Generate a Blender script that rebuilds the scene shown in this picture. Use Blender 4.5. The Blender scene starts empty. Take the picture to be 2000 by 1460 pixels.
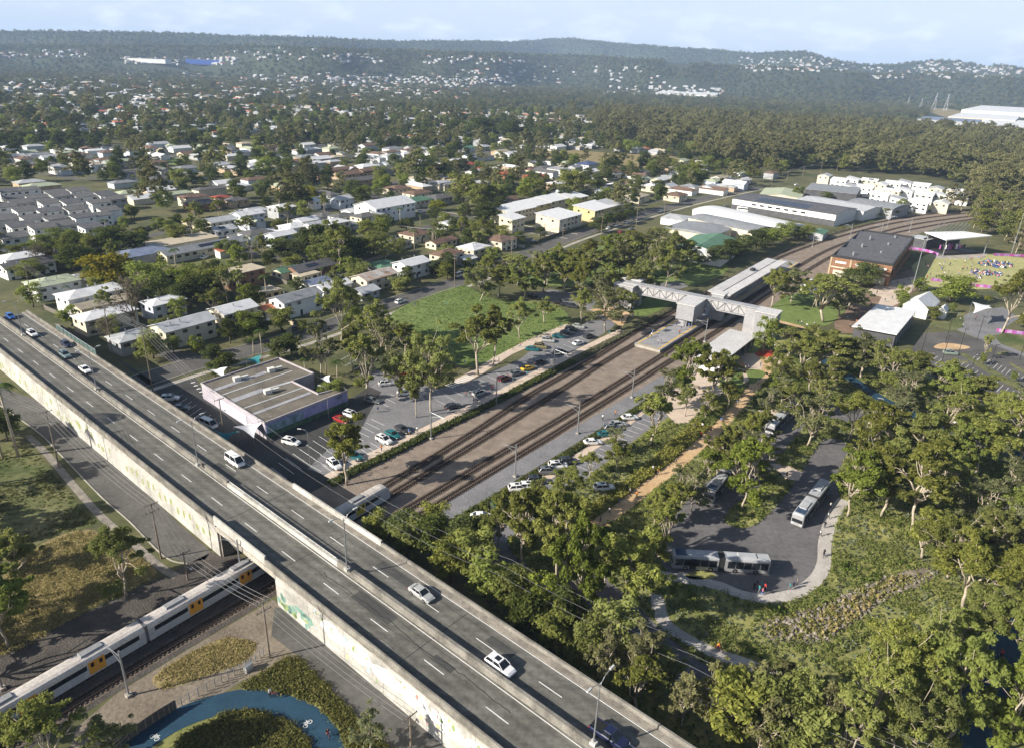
import bpy, bmesh, math, random
import numpy as np
from mathutils import Vector, Matrix
random.seed(7); rng = np.random.default_rng(7)
sc = bpy.context.scene; COL = sc.collection; R = math.radians
cos, sin = math.cos, math.sin

# ------------------------------------------------------------------ camera
FPX, ROLL, EYE = 1400., R(2.2), 85.
pit = math.atan(600. / FPX)
_r, _u = Vector((1, 0, 0)), Vector((0, sin(pit), cos(pit)))
FWD = Vector((0, cos(pit), -sin(pit)))
RGT = _r * cos(ROLL) + _u * sin(ROLL); UP = _u * cos(ROLL) - _r * sin(ROLL)
cam = bpy.data.objects.new('camera', bpy.data.cameras.new('camera')); COL.objects.link(cam)
m = Matrix.Identity(4)
for i in range(3): m[i][0], m[i][1], m[i][2] = RGT[i], UP[i], -FWD[i]
m[2][3] = EYE; cam.matrix_world = m
cam.data.sensor_width = 36; cam.data.lens = 36 * FPX / 2000
cam.data.clip_start = 1; cam.data.clip_end = 40000
sc.camera = cam
# ------------------------------------------------------------------ light
SUN_AZ, SUN_EL = R(22), R(27.5)              # direction the light travels, height of the sun
w = bpy.data.worlds.new('World'); sc.world = w; w.use_nodes = True
nt = w.node_tree; bg = nt.nodes['Background']
sky = nt.nodes.new('ShaderNodeTexSky'); sky.sky_type = 'NISHITA'; sky.sun_disc = False
sky.sun_elevation = SUN_EL; sky.sun_rotation = math.atan2(-cos(SUN_AZ), -sin(SUN_AZ))
sky.air_density = 1.0; sky.dust_density = 1.6; sky.ozone_density = 1.0
# small clouds low over the horizon
tc = nt.nodes.new('ShaderNodeTexCoord'); mp = nt.nodes.new('ShaderNodeMapping')
mp.inputs['Scale'].default_value = (9, 9, 26)
nz = nt.nodes.new('ShaderNodeTexNoise'); nz.inputs['Scale'].default_value = 2.2; nz.inputs['Detail'].default_value = 7
cr = nt.nodes.new('ShaderNodeValToRGB'); cr.color_ramp.elements[0].position = .50; cr.color_ramp.elements[1].position = .72
sep = nt.nodes.new('ShaderNodeSeparateXYZ')
band = nt.nodes.new('ShaderNodeValToRGB'); e = band.color_ramp.elements
e[0].position = .0; e[0].color = (.9, .9, .9, 1); e[1].position = .085; e[1].color = (0, 0, 0, 1)
mul = nt.nodes.new('ShaderNodeMath'); mul.operation = 'MULTIPLY'
mul2 = nt.nodes.new('ShaderNodeMath'); mul2.operation = 'MULTIPLY'; mul2.inputs[1].default_value = .85
mix = nt.nodes.new('ShaderNodeMixRGB'); mix.inputs[2].default_value = (13, 13.3, 14, 1)
veil = nt.nodes.new('ShaderNodeMixRGB'); veil.inputs[2].default_value = (7.9, 9.0, 10.9, 1)
vb = nt.nodes.new('ShaderNodeValToRGB'); vb.color_ramp.elements[0].color = (.86, .86, .86, 1); vb.color_ramp.elements[1].position = .42; vb.color_ramp.elements[1].color = (0, 0, 0, 1)
L = nt.links.new
L(tc.outputs['Generated'], mp.inputs[0]); L(mp.outputs[0], nz.inputs[0]); L(nz.outputs[0], cr.inputs[0])
L(tc.outputs['Generated'], sep.inputs[0]); L(sep.outputs[2], band.inputs[0])
L(cr.outputs[0], mul.inputs[0]); L(band.outputs[0], mul.inputs[1]); L(mul.outputs[0], mul2.inputs[0])
L(sep.outputs[2], vb.inputs[0]); L(vb.outputs[0], veil.inputs[0]); L(sky.outputs[0], veil.inputs[1]); L(veil.outputs[0], mix.inputs[1]); L(mul2.outputs[0], mix.inputs[0]); L(mix.outputs[0], bg.inputs[0])
bg.inputs[1].default_value = .062
sl = bpy.data.lights.new('sun', 'SUN'); sl.energy = 5.0; sl.angle = R(.53); sl.color = (1, .93, .82)
so = bpy.data.objects.new('sun', sl); COL.objects.link(so)
so.rotation_euler = Vector((cos(SUN_AZ) * cos(SUN_EL), sin(SUN_AZ) * cos(SUN_EL), -sin(SUN_EL))).to_track_quat('-Z', 'Y').to_euler()
so.location = (-200, -100, 300)
sc.view_settings.view_transform = 'Standard'; sc.view_settings.look = 'None'
sc.view_settings.exposure = 0.95; sc.view_settings.gamma = 1
cy = sc.cycles
cy.max_bounces = 5; cy.diffuse_bounces = 2; cy.glossy_bounces = 2; cy.transmission_bounces = 3; cy.transparent_max_bounces = 6
cy.volume_bounces = 0; cy.use_denoising = True

# ------------------------------------------------------------------ helpers
def P(x, y, z=0.):
    d = FWD + RGT * ((x - 1000) / FPX) - UP * ((y - 730) / FPX)
    t = (z - EYE) / d.z
    return Vector((d.x * t, d.y * t, z))
def proj(p):
    v = Vector(p) - Vector((0, 0, EYE)); zc = max(v.dot(FWD), .1)
    return 1000 + FPX * v.dot(RGT) / zc, 730 - FPX * v.dot(UP) / zc
_rn, _un, _fn = np.array(RGT), np.array(UP), np.array(FWD)
def projn(X):
    v = X - np.array([0, 0, EYE]); zc = np.maximum(v @ _fn, .1)
    return 1000 + FPX * (v @ _rn) / zc, 730 - FPX * (v @ _un) / zc
def height_to(g, ty):                      # height above g that reaches image row ty
    lo, hi = 0., 80.
    for _ in range(30):
        mid = (lo + hi) / 2
        if proj((g.x, g.y, g.z + mid))[1] > ty: lo = mid
        else: hi = mid
    return lo
def scale_at(g): return FPX / ((Vector(g) - Vector((0, 0, EYE))).dot(FWD))
def lin(c):
    return tuple(((x / 255) / 12.92 if x / 255 <= .04045 else ((x / 255 + .055) / 1.055) ** 2.4) for x in c)

MATS = {}
def mat(name, c1, c2=None, scale=.3, rough=.85, metal=0., spec=.3, detail=5, bump=0., bscale=None, stripes=None, coat=0, rnd=0.):
    if name in MATS: return MATS[name]
    M = bpy.data.materials.new(name); M.use_nodes = True; t = M.node_tree; b = t.nodes['Principled BSDF']
    b.inputs['Roughness'].default_value = rough; b.inputs['Metallic'].default_value = metal
    b.inputs['Specular IOR Level'].default_value = spec; b.inputs['Coat Weight'].default_value = coat
    b.inputs['Base Color'].default_value = (*c1, 1)
    src = None
    if c2 is not None:
        g = t.nodes.new('ShaderNodeNewGeometry'); n = t.nodes.new('ShaderNodeTexNoise')
        n.inputs['Scale'].default_value = scale; n.inputs['Detail'].default_value = detail; n.inputs['Roughness'].default_value = .62
        t.links.new(g.outputs['Position'], n.inputs['Vector'])
        r = t.nodes.new('ShaderNodeValToRGB'); r.color_ramp.elements[0].position = .36; r.color_ramp.elements[1].position = .64
        r.color_ramp.elements[0].color = (*c1, 1); r.color_ramp.elements[1].color = (*c2, 1)
        t.links.new(n.outputs[0], r.inputs[0]); src = r.outputs[0]
        n2 = t.nodes.new('ShaderNodeTexNoise'); n2.inputs['Scale'].default_value = scale * 11; n2.inputs['Detail'].default_value = 3
        t.links.new(g.outputs['Position'], n2.inputs['Vector'])
        mm = t.nodes.new('ShaderNodeMixRGB'); mm.blend_type = 'OVERLAY'; mm.inputs[0].default_value = .45
        t.links.new(src, mm.inputs[1]); t.links.new(n2.outputs[0], mm.inputs[2]); src = mm.outputs[0]
        if stripes:
            wv = t.nodes.new('ShaderNodeTexWave'); wv.inputs['Scale'].default_value = stripes[0]; wv.bands_direction = 'DIAGONAL'
            mp_ = t.nodes.new('ShaderNodeMapping'); mp_.inputs['Rotation'].default_value = (0, 0, stripes[1])
            t.links.new(g.outputs['Position'], mp_.inputs[0]); t.links.new(mp_.outputs[0], wv.inputs[0])
            m3 = t.nodes.new('ShaderNodeMixRGB'); m3.blend_type = 'MULTIPLY'; m3.inputs[0].default_value = stripes[2]
            t.links.new(src, m3.inputs[1]); t.links.new(wv.outputs[0], m3.inputs[2]); src = m3.outputs[0]
        if bump:
            bp = t.nodes.new('ShaderNodeBump'); bp.inputs['Strength'].default_value = bump; bp.inputs['Distance'].default_value = .3
            t.links.new(n2.outputs[0], bp.inputs['Height']); t.links.new(bp.outputs[0], b.inputs['Normal'])
    if rnd:
        oi = t.nodes.new('ShaderNodeObjectInfo'); hs = t.nodes.new('ShaderNodeHueSaturation')
        mr = t.nodes.new('ShaderNodeMapRange'); mr.inputs[3].default_value = 1 - rnd; mr.inputs[4].default_value = 1 + rnd
        t.links.new(oi.outputs['Random'], mr.inputs[0]); t.links.new(mr.outputs[0], hs.inputs['Value'])
        if src: t.links.new(src, hs.inputs['Color'])
        else: hs.inputs['Color'].default_value = (*c1, 1)
        src = hs.outputs[0]
    if src: t.links.new(src, b.inputs['Base Color'])
    MATS[name] = M; return M
def leafmat(name, c1, c2, c3=None, trans=.44):
    if name in MATS: return MATS[name]
    M = bpy.data.materials.new(name); M.use_nodes = True; t = M.node_tree; t.nodes.remove(t.nodes['Principled BSDF'])
    out = t.nodes['Material Output']; g = t.nodes.new('ShaderNodeNewGeometry'); oi = t.nodes.new('ShaderNodeObjectInfo')
    r = t.nodes.new('ShaderNodeValToRGB'); r.color_ramp.elements[0].color = (*c1, 1); r.color_ramp.elements[1].color = (*c2, 1)
    t.links.new(g.outputs['Random Per Island'], r.inputs[0]); src = r.outputs[0]
    if c3:
        x = t.nodes.new('ShaderNodeMixRGB'); x.inputs[2].default_value = (*c3, 1)
        ma = t.nodes.new('ShaderNodeMath'); ma.operation = 'POWER'; ma.inputs[1].default_value = 1.6
        t.links.new(oi.outputs['Random'], ma.inputs[0]); t.links.new(ma.outputs[0], x.inputs[0]); t.links.new(src, x.inputs[1]); src = x.outputs[0]
    hs = t.nodes.new('ShaderNodeHueSaturation'); mr = t.nodes.new('ShaderNodeMapRange'); mr.inputs[3].default_value = .70; mr.inputs[4].default_value = 1.2
    mh = t.nodes.new('ShaderNodeMapRange'); mh.inputs[3].default_value = .482; mh.inputs[4].default_value = .522; t.links.new(oi.outputs['Random'], mh.inputs[0]); t.links.new(mh.outputs[0], hs.inputs['Hue'])
    ml = t.nodes.new('ShaderNodeMath'); ml.operation = 'MULTIPLY'; ml.inputs[1].default_value = 7.31
    fr = t.nodes.new('ShaderNodeMath'); fr.operation = 'FRACT'
    t.links.new(oi.outputs['Random'], ml.inputs[0]); t.links.new(ml.outputs[0], fr.inputs[0]); t.links.new(fr.outputs[0], mr.inputs[0])
    t.links.new(mr.outputs[0], hs.inputs['Value']); t.links.new(src, hs.inputs['Color'])
    d = t.nodes.new('ShaderNodeBsdfDiffuse'); tr = t.nodes.new('ShaderNodeBsdfTranslucent'); mx = t.nodes.new('ShaderNodeMixShader'); mx.inputs[0].default_value = trans
    t.links.new(hs.outputs[0], d.inputs[0]); t.links.new(hs.outputs[0], tr.inputs[0])
    t.links.new(d.outputs[0], mx.inputs[1]); t.links.new(tr.outputs[0], mx.inputs[2]); t.links.new(mx.outputs[0], out.inputs[0])
    MATS[name] = M; return M

class MB:
    def __init__(s): s.v = []; s.f = []; s.m = []
    def add(s, vs, fs, mi=0):
        o = len(s.v); s.v += [tuple(v) for v in vs]; s.f += [tuple(i + o for i in f) for f in fs]; s.m += [mi] * len(fs); return s
    def box(s, c, d, rz=0., mi=0, taper=(1, 1)):
        x, y, z = d[0] / 2, d[1] / 2, d[2] / 2; vs = []
        for sz in (-1, 1):
            for sx, sy in ((-1, -1), (1, -1), (1, 1), (-1, 1)):
                kx, ky = (taper if sz > 0 else (1, 1))
                X, Y = sx * x * kx, sy * y * ky
                vs.append((c[0] + X * cos(rz) - Y * sin(rz), c[1] + X * sin(rz) + Y * cos(rz), c[2] + sz * z))
        return s.add(vs, [(3, 2, 1, 0), (4, 5, 6, 7), (0, 1, 5, 4), (1, 2, 6, 5), (2, 3, 7, 6), (3, 0, 4, 7)], mi)
    def prism(s, poly, z0, z1, mi=0, bottom=True):
        n = len(poly); area = sum(poly[i][0] * poly[(i + 1) % n][1] - poly[(i + 1) % n][0] * poly[i][1] for i in range(n))
        if area < 0: poly = poly[::-1]
        vs = [(p[0], p[1], z0) for p in poly] + [(p[0], p[1], z1) for p in poly]
        fs = [(i, (i + 1) % n, n + (i + 1) % n, n + i) for i in range(n)] + [tuple(range(n, 2 * n))]
        if bottom: fs.append(tuple(range(n - 1, -1, -1)))
        return s.add(vs, fs, mi)
    def tube(s, pts, rad, n=6, mi=0, cap=True):
        pts = [Vector(p) for p in pts]; vs = []; fs = []
        if not hasattr(rad, '__len__'): rad = [rad] * len(pts)
        for i, p in enumerate(pts):
            d = (pts[min(i + 1, len(pts) - 1)] - pts[max(i - 1, 0)]).normalized()
            a = d.orthogonal().normalized(); b = d.cross(a)
            for k in range(n):
                t = 2 * math.pi * k / n; vs.append(p + (a * cos(t) + b * sin(t)) * rad[i])
        for i in range(len(pts) - 1):
            for k in range(n): fs.append((i * n + k, i * n + (k + 1) % n, (i + 1) * n + (k + 1) % n, (i + 1) * n + k))
        if cap: fs += [tuple(range(n - 1, -1, -1)), tuple(range((len(pts) - 1) * n, len(pts) * n))]
        return s.add(vs, fs, mi)
    def disc(s, c, r, h, axis='y', n=14, mi=0):
        a = {'y': Vector((0, 1, 0)), 'x': Vector((1, 0, 0)), 'z': Vector((0, 0, 1))}[axis]
        return s.tube([Vector(c) - a * h / 2, Vector(c) + a * h / 2], r, n, mi)
    def mesh(s, name, mats, smooth=False):
        me = bpy.data.meshes.new(name); me.from_pydata(s.v, [], s.f)
        for M in (mats if isinstance(mats, (list, tuple)) else [mats]): me.materials.append(M)
        if any(s.m): me.polygons.foreach_set('material_index', s.m)
        if smooth: me.polygons.foreach_set('use_smooth', [True] * len(s.f))
        me.update(); return me
    def build(s, name, mats, parent=None, smooth=False): return obj(name, s.mesh(name, mats, smooth), parent)
KIDS = {}
def obj(name, me, parent=None, loc=None):
    o = bpy.data.objects.new(name, me); COL.objects.link(o)
    if parent: o.parent = parent; KIDS.setdefault(parent.name, []).append(o)
    if loc: o.location = loc
    return o
def empty(name, loc=(0, 0, 0), rz=0.):
    o = bpy.data.objects.new(name, None); COL.objects.link(o); o.location = loc; o.rotation_euler = (0, 0, rz)
    o.empty_display_size = .5; return o
def copy_tree(o, parent=None):
    c = o.copy(); COL.objects.link(c)
    if parent: c.parent = parent; KIDS.setdefault(parent.name, []).append(c)
    for k in KIDS.get(o.name, []): copy_tree(k, c)
    return c
class Kind:                                 # the first placing moves the thing itself, later ones copy it with its parts
    def __init__(s, fn, *a): s.fn, s.a, s.root, s.used = fn, a, None, False
    def place(s, loc, rz=0., sca=1.):
        if s.root is None: s.root = s.fn(*s.a); o = s.root
        elif getattr(s, 'fresh', False): s.fresh = False; o = s.root
        else: o = copy_tree(s.root)
        o.location = loc; o.rotation_euler = (0, 0, rz)
        o.scale = sca if hasattr(sca, '__len__') else (sca,) * 3
        return o
def tag(o, label, cat, group=None):
    o['label'] = label; o['category'] = cat
    if group: o['group'] = group
    return o
def struct(o, kind='structure', label=None):
    o['kind'] = kind
    if label: o['label'] = label
    return o
AUTO = []
def auto(o, phrase, cat, group, at=None):   # label written at the end, from the nearest landmark
    o['category'] = cat; o['group'] = group
    AUTO.append((o, phrase, proj(at if at is not None else o.location))); return o

def smooth_line(pts, k=6, closed=False):    # Catmull-Rom
    pts = [Vector((p[0], p[1])) for p in pts]; out = []; n = len(pts)
    for i in range(n if closed else n - 1):
        g = (lambda j: pts[j % n]) if closed else (lambda j: pts[min(max(j, 0), n - 1)])
        a, b, c, d = g(i - 1), g(i), g(i + 1), g(i + 2)
        for q in range(k):
            t = q / k
            out.append(.5 * ((2 * b) + (c - a) * t + (2 * a - 5 * b + 4 * c - d) * t * t + (3 * b - a - 3 * c + d) * t ** 3))
    if not closed: out.append(pts[-1])
    return out
def offset_line(line, d):
    out = []
    for i, p in enumerate(line):
        t = (line[min(i + 1, len(line) - 1)] - line[max(i - 1, 0)]).normalized(); out.append(p + Vector((t.y, -t.x)) * d)
    return out
def pxl(pts, z=0): return [P(x, y, z).to_2d() for x, y in pts]
BLOCK = []                                  # polygons no scattered tree may stand in
def sheet(name, poly, z, M, block=True, kind='structure', label=None):
    mb = MB(); n = len(poly); mb.add([(p[0], p[1], z) for p in poly], [tuple(range(n))])
    o = mb.build(name, M)
    if o.data.polygons[0].normal.z < 0: o.data.flip_normals()
    struct(o, kind, label)
    if block: BLOCK.append(np.array([(p[0], p[1]) for p in poly]))
    return o
def ribbon(name, line, wid, z, M, block=True, h=0., label=None):
    a, b = offset_line(line, -wid / 2), offset_line(line, wid / 2); mb = MB(); n = len(line)
    vs = [(p.x, p.y, z) for p in a] + [(p.x, p.y, z) for p in b]
    mb.add(vs, [(i, n + i, n + i + 1, i + 1) for i in range(n - 1)])
    if h:
        vb = [(p.x, p.y, z - h) for p in a] + [(p.x, p.y, z - h) for p in b]
        mb.add(vs + vb, [(i, i + 1, 2 * n + i + 1, 2 * n + i) for i in range(n - 1)] + [(n + i, 3 * n + i, 3 * n + i + 1, n + i + 1) for i in range(n - 1)])
    o = mb.build(name, M); struct(o, 'structure', label)
    if block: BLOCK.append(np.array([(p.x, p.y) for p in a + b[::-1]]))
    return o
def inside(X, Y, poly):
    c = np.zeros(X.shape, bool); n = len(poly); j = n - 1
    for i in range(n):
        xi, yi = poly[i]; xj, yj = poly[j]
        if yi != yj: c ^= ((yi > Y) != (yj > Y)) & (X < (xj - xi) * (Y - yi) / (yj - yi) + xi)
        j = i
    return c
def blocked(X, Y):
    c = np.zeros(X.shape, bool)
    for p in BLOCK:
        lo, hi = p.min(0), p.max(0); s = (X > lo[0]) & (X < hi[0]) & (Y > lo[1]) & (Y < hi[1]) & ~c
        if s.any():
            k = np.where(s)[0]; c[k] = inside(X[k], Y[k], p)
    return c
def rect(c, Lx, Wy, a):
    u = Vector((cos(a), sin(a))); v = Vector((-sin(a), cos(a))); c = Vector((c[0], c[1]))
    return [c - u * Lx / 2 - v * Wy / 2, c + u * Lx / 2 - v * Wy / 2, c + u * Lx / 2 + v * Wy / 2, c - u * Lx / 2 + v * Wy / 2]

# ------------------------------------------------------------------ materials
m_ground = mat('ground_grass', (.055, .066, .024), (.13, .12, .055), .035, .95, bump=.3)
t_ = m_ground.node_tree; b_ = t_.nodes['Principled BSDF']; s_ = b_.inputs['Base Color'].links[0].from_socket; x_ = t_.nodes.new('ShaderNodeMixRGB'); x_.inputs[2].default_value = (.035, .045, .02, 1)
l_ = t_.nodes.new('ShaderNodeVectorMath'); l_.operation = 'LENGTH'; g_ = t_.nodes.new('ShaderNodeNewGeometry'); r_ = t_.nodes.new('ShaderNodeMapRange'); r_.inputs[1].default_value = 700; r_.inputs[2].default_value = 1400
t_.links.new(g_.outputs['Position'], l_.inputs[0]); t_.links.new(l_.outputs['Value'], r_.inputs[0]); t_.links.new(r_.outputs[0], x_.inputs[0]); t_.links.new(s_, x_.inputs[1]); t_.links.new(x_.outputs[0], b_.inputs['Base Color'])
m_asph = mat('asphalt', (.042, .042, .041), (.062, .060, .057), .12)
m_asph_old = mat('asphalt_worn', (.078, .075, .070), (.115, .109, .10), .10)
m_asph_new = mat('asphalt_light', (.15, .15, .155), (.20, .195, .20), .15)
m_deck = mat('asphalt_overpass', (.108, .104, .09), (.155, .149, .13), .16, .8)
def wheel_wear(M):                          # darker wheel paths and oil line worn along the lanes
    t = M.node_tree; b = t.nodes['Principled BSDF']; s = b.inputs['Base Color'].links[0].from_socket; N, K = t.nodes.new, t.links.new
    g = N('ShaderNodeNewGeometry'); d = N('ShaderNodeVectorMath'); d.operation = 'DOT_PRODUCT'; d.inputs[1].default_value = (.6455, .7638, 0); K(g.outputs['Position'], d.inputs[0])
    a = N('ShaderNodeMath'); a.operation = 'MULTIPLY'; a.inputs[1].default_value = 2 * math.pi / 1.85; K(d.outputs['Value'], a.inputs[0]); c = N('ShaderNodeMath'); c.operation = 'SINE'; K(a.outputs[0], c.inputs[0])
    mpn = N('ShaderNodeMapping'); mpn.inputs['Rotation'].default_value = (0, 0, R(40.2)); mpn.inputs['Scale'].default_value = (.03, .9, 1); K(g.outputs['Position'], mpn.inputs[0]); n = N('ShaderNodeTexNoise'); n.inputs['Scale'].default_value = 1.; n.inputs['Detail'].default_value = 4; K(mpn.outputs[0], n.inputs[0])
    r = N('ShaderNodeMapRange'); r.inputs[1].default_value = -1; r.inputs[3].default_value = .80; r.inputs[4].default_value = 1.06; K(c.outputs[0], r.inputs[0]); r2 = N('ShaderNodeMapRange'); r2.inputs[1].default_value = .3; r2.inputs[2].default_value = .7; r2.inputs[3].default_value = .78; r2.inputs[4].default_value = 1.18; K(n.outputs[0], r2.inputs[0])
    mu = N('ShaderNodeMath'); mu.operation = 'MULTIPLY'; K(r.outputs[0], mu.inputs[0]); K(r2.outputs[0], mu.inputs[1]); x = N('ShaderNodeVectorMath'); x.operation = 'SCALE'; K(s, x.inputs[0]); K(mu.outputs[0], x.inputs['Scale']); K(x.outputs[0], b.inputs['Base Color'])
wheel_wear(m_deck)
m_loop = mat('asphalt_loop', (.105, .10, .102), (.145, .137, .138), .10)
m_conc = mat('concrete', (.27, .25, .215), (.42, .39, .335), .25, .85, bump=.1)
m_conc_w = mat('concrete_pale_wall', (.31, .30, .27), (.48, .465, .425), .20, .8, bump=.1)
m_conc_d = mat('concrete_dirty', (.15, .135, .115), (.30, .27, .225), .5, .9, bump=.2)
m_path = mat('concrete_path', (.36, .33, .30), (.46, .43, .39), .3)
m_pink = mat('paving_pink', (.47, .38, .30), (.56, .46, .37), .25)
m_orange = mat('path_orange', (.44, .29, .15), (.55, .39, .23), .25)
m_blue = mat('cycleway_blue', (.012, .042, .07), (.018, .056, .095), .3, .7)
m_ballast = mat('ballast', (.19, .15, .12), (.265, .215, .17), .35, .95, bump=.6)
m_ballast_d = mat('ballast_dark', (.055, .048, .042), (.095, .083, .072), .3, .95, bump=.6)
m_dirt = mat('dirt', (.14, .115, .088), (.22, .185, .14), .15, .95, bump=.4)
m_lawn = mat('lawn_green', (.105, .15, .032), (.15, .195, .055), .04, .95, bump=.5)
m_lawn_d = mat('lawn_old', (.055, .08, .02), (.19, .175, .08), .07, .95, bump=.4)
m_dry = mat('grass_dry', (.17, .14, .06), (.27, .21, .10), .12, .95, bump=.5)
m_event = mat('lawn_event', (.30, .30, .12), (.38, .36, .165), .06, .95)
m_under = mat('garden_ground', (.13, .145, .045), (.27, .26, .09), .10, .95, bump=.5)
m_white = mat('white_paint', (.75, .75, .73), rough=.5)
m_line = mat('road_line', (.62, .62, .60), (.75, .74, .72), 1.2, .7)
m_steel = mat('steel_grey', (.32, .33, .34), rough=.45, metal=.6)
m_dark = mat('dark_metal', (.03, .03, .032), rough=.5)
m_wood = mat('pole_timber', (.16, .125, .095), (.24, .195, .15), 1.5, .9)
m_glass = mat('dark_glass', (.015, .018, .022), rough=.08, spec=.6)
m_rail = mat('rail_rust', (.035, .02, .014), rough=.6)
m_sleeper = mat('sleeper', (.05, .036, .028), (.085, .065, .05), .8, .95)
m_bark = mat('bark_pale', (.30, .25, .19), (.46, .40, .31), .8, .9)
m_bark_d = mat('bark_brown', (.11, .085, .06), (.18, .14, .10), .8, .9)
m_tyre = mat('tyre', (.012, .012, .012), rough=.8)
m_rim = mat('alloy_rim', (.35, .35, .36), rough=.35, metal=.8)
m_lampw = mat('lamp_glass', (.8, .8, .78), rough=.2)
m_lampr = mat('tail_lamp', (.35, .01, .01), rough=.25)
g_gum = leafmat('leaf_gum', (.095, .125, .025), (.31, .335, .08), (.275, .275, .09))
g_lush = leafmat('leaf_lush', (.08, .125, .02), (.26, .32, .06), (.25, .26, .07))
g_dense = leafmat('leaf_dense', (.04, .062, .016), (.14, .18, .045), (.13, .14, .05))
g_dry = leafmat('leaf_dry', (.10, .085, .06), (.19, .16, .12))
g_yel = leafmat('leaf_yellow', (.14, .15, .015), (.28, .25, .03))
g_palm = leafmat('leaf_palm', (.06, .10, .025), (.14, .19, .05))
g_tuft = leafmat('leaf_tuft', (.10, .13, .03), (.40, .39, .125))
g_forest = leafmat('leaf_forest', (.10, .115, .044), (.275, .275, .115), (.265, .235, .12))
# ------------------------------------------------------------------ terrain
SKX = [-600, 0, 100, 200, 300, 400, 480, 600, 700, 800, 930, 1000, 1040, 1075, 1110, 1160, 1200, 1260, 1310, 1400, 1470, 1530, 1570, 1610, 1660, 1700, 1760, 1800, 1840, 1880, 1920, 1960, 2000, 2600]
SKY = [45, 60, 60, 62, 63, 66, 70, 72, 77, 80, 79, 81, 79, 74, 78, 80, 83, 88, 92, 97, 103, 100, 101, 112, 122, 127, 125, 119, 117, 120, 128, 127, 133, 175]
SK2X = [-600, 0, 250, 500, 750, 1000, 1150, 1300, 1400, 1550, 1700, 1850, 2000, 2600]
SK2Y = [70, 84, 86, 86, 94, 102, 106, 116, 124, 128, 142, 140, 150, 200]
_az = np.array([math.atan2(*(FWD + RGT * ((x - 1000) / FPX) - UP * ((y - 730) / FPX)).to_2d()) for x, y in zip(SKX, SKY)])
_el = np.array([(lambda d: d.z / d.to_2d().length)(FWD + RGT * ((x - 1000) / FPX) - UP * ((y - 730) / FPX)) for x, y in zip(SKX, SKY)])
_az2 = np.array([math.atan2(*(FWD + RGT * ((x - 1000) / FPX) - UP * ((y - 730) / FPX)).to_2d()) for x, y in zip(SK2X, SK2Y)])
_el2 = np.array([(lambda d: d.z / d.to_2d().length)(FWD + RGT * ((x - 1000) / FPX) - UP * ((y - 730) / FPX)) for x, y in zip(SK2X, SK2Y)])
def wob(a, r, s=0):
    return np.sin(a * 23 + s) * .5 + np.sin(a * 57 + r / 700 + s * 2) * .3 + np.sin(a * 131 - r / 400 + s) * .2
def terrain(X, Y):
    r = np.hypot(X, Y); a = np.arctan2(X, Y)
    D = np.interp(a, [-.7, -.45, -.1, .05, .35, .6, .8], [4800, 4900, 5900, 6700, 6000, 5200, 5000])
    D = D * (1 + .07 * np.sin(a * 11 + 1) + .04 * np.sin(a * 29))
    top = np.maximum(EYE + np.interp(a, _az, _el) * D - 11, 0)
    D2 = D * np.interp(a, [-.5, -.1, .1, .5], [.8, .62, .6, .74]); top2 = np.maximum(EYE + np.interp(a, _az2, _el2) * D2 - 12, 0)
    sm = lambda t: (lambda q: q * q * (3 - 2 * q))(np.clip(t, 0, 1))
    f1 = sm((r - D * .80) / (D * .20)) * np.where(r > D, 1 - .75 * sm((r - D) / 2500), 1)
    f2 = sm((r - D2 * .8) / (D2 * .2)) * np.where(r > D2, 1 - .45 * sm((r - D2) / (D * .10)), 1)
    back = sm((np.abs(a) * -1 + 1.25) / .35)
    w1 = 1 + (.24 * wob(a, r) + .16 * np.sin(a * 83 + r / 330)) * sm((D - r) / 700) * sm((r - D * .7) / 500)
    w2 = 1 + (.25 * wob(a, r, 2) + .12 * np.sin(a * 97 - r / 260)) * sm((D2 - r) / 500)
    return np.maximum(top * f1 * w1, top2 * f2 * w2) * back
rr = np.concatenate([np.linspace(0, 400, 12), np.geomspace(460, 13000, 110)])
aa = np.concatenate([np.linspace(-math.pi, -.95, 26), np.linspace(-.93, .93, 190), np.linspace(.95, math.pi, 26)])
A_, R_ = np.meshgrid(aa, rr); X_, Y_ = R_ * np.sin(A_), R_ * np.cos(A_); Z_ = terrain(X_, Y_)
na = len(aa); V = np.stack([X_.ravel(), Y_.ravel(), Z_.ravel()], 1)
fc = [(i * na + j, i * na + j + 1, (i + 1) * na + j + 1, (i + 1) * na + j) for i in range(len(rr) - 1) for j in range(na - 1)]
me = bpy.data.meshes.new('ground'); me.from_pydata(V.tolist(), [], fc); me.materials.append(m_ground)
if me.polygons[50 * na].normal.z < 0: me.flip_normals()
me.polygons.foreach_set('use_smooth', [True] * len(fc)); me.update()
ground = struct(obj('ground', me))

# ------------------------------------------------------------------ overpass frame
OD, ON = Vector((.7638, -.6455)), Vector((.6455, .7638))       # along (towards lower right), across (towards the suburb)
def ov(s, n): return OD * s + ON * n
ON0, ON1, OM0, OM1, DZ = 48.3, 65.2, 56.2, 56.95, 7.0
S0, S1 = -260., 75.
def s_of(x, y, z=0): return P(x, y, z).to_2d().dot(OD)
SA, SB = s_of(429, 1087), s_of(541, 1182)                       # rail opening
def ovbox(mb, s0, s1, n0, n1, z0, z1, mi=0): return mb.prism([ov(s0, n0), ov(s1, n0), ov(s1, n1), ov(s0, n1)], z0, z1, mi)
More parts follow.
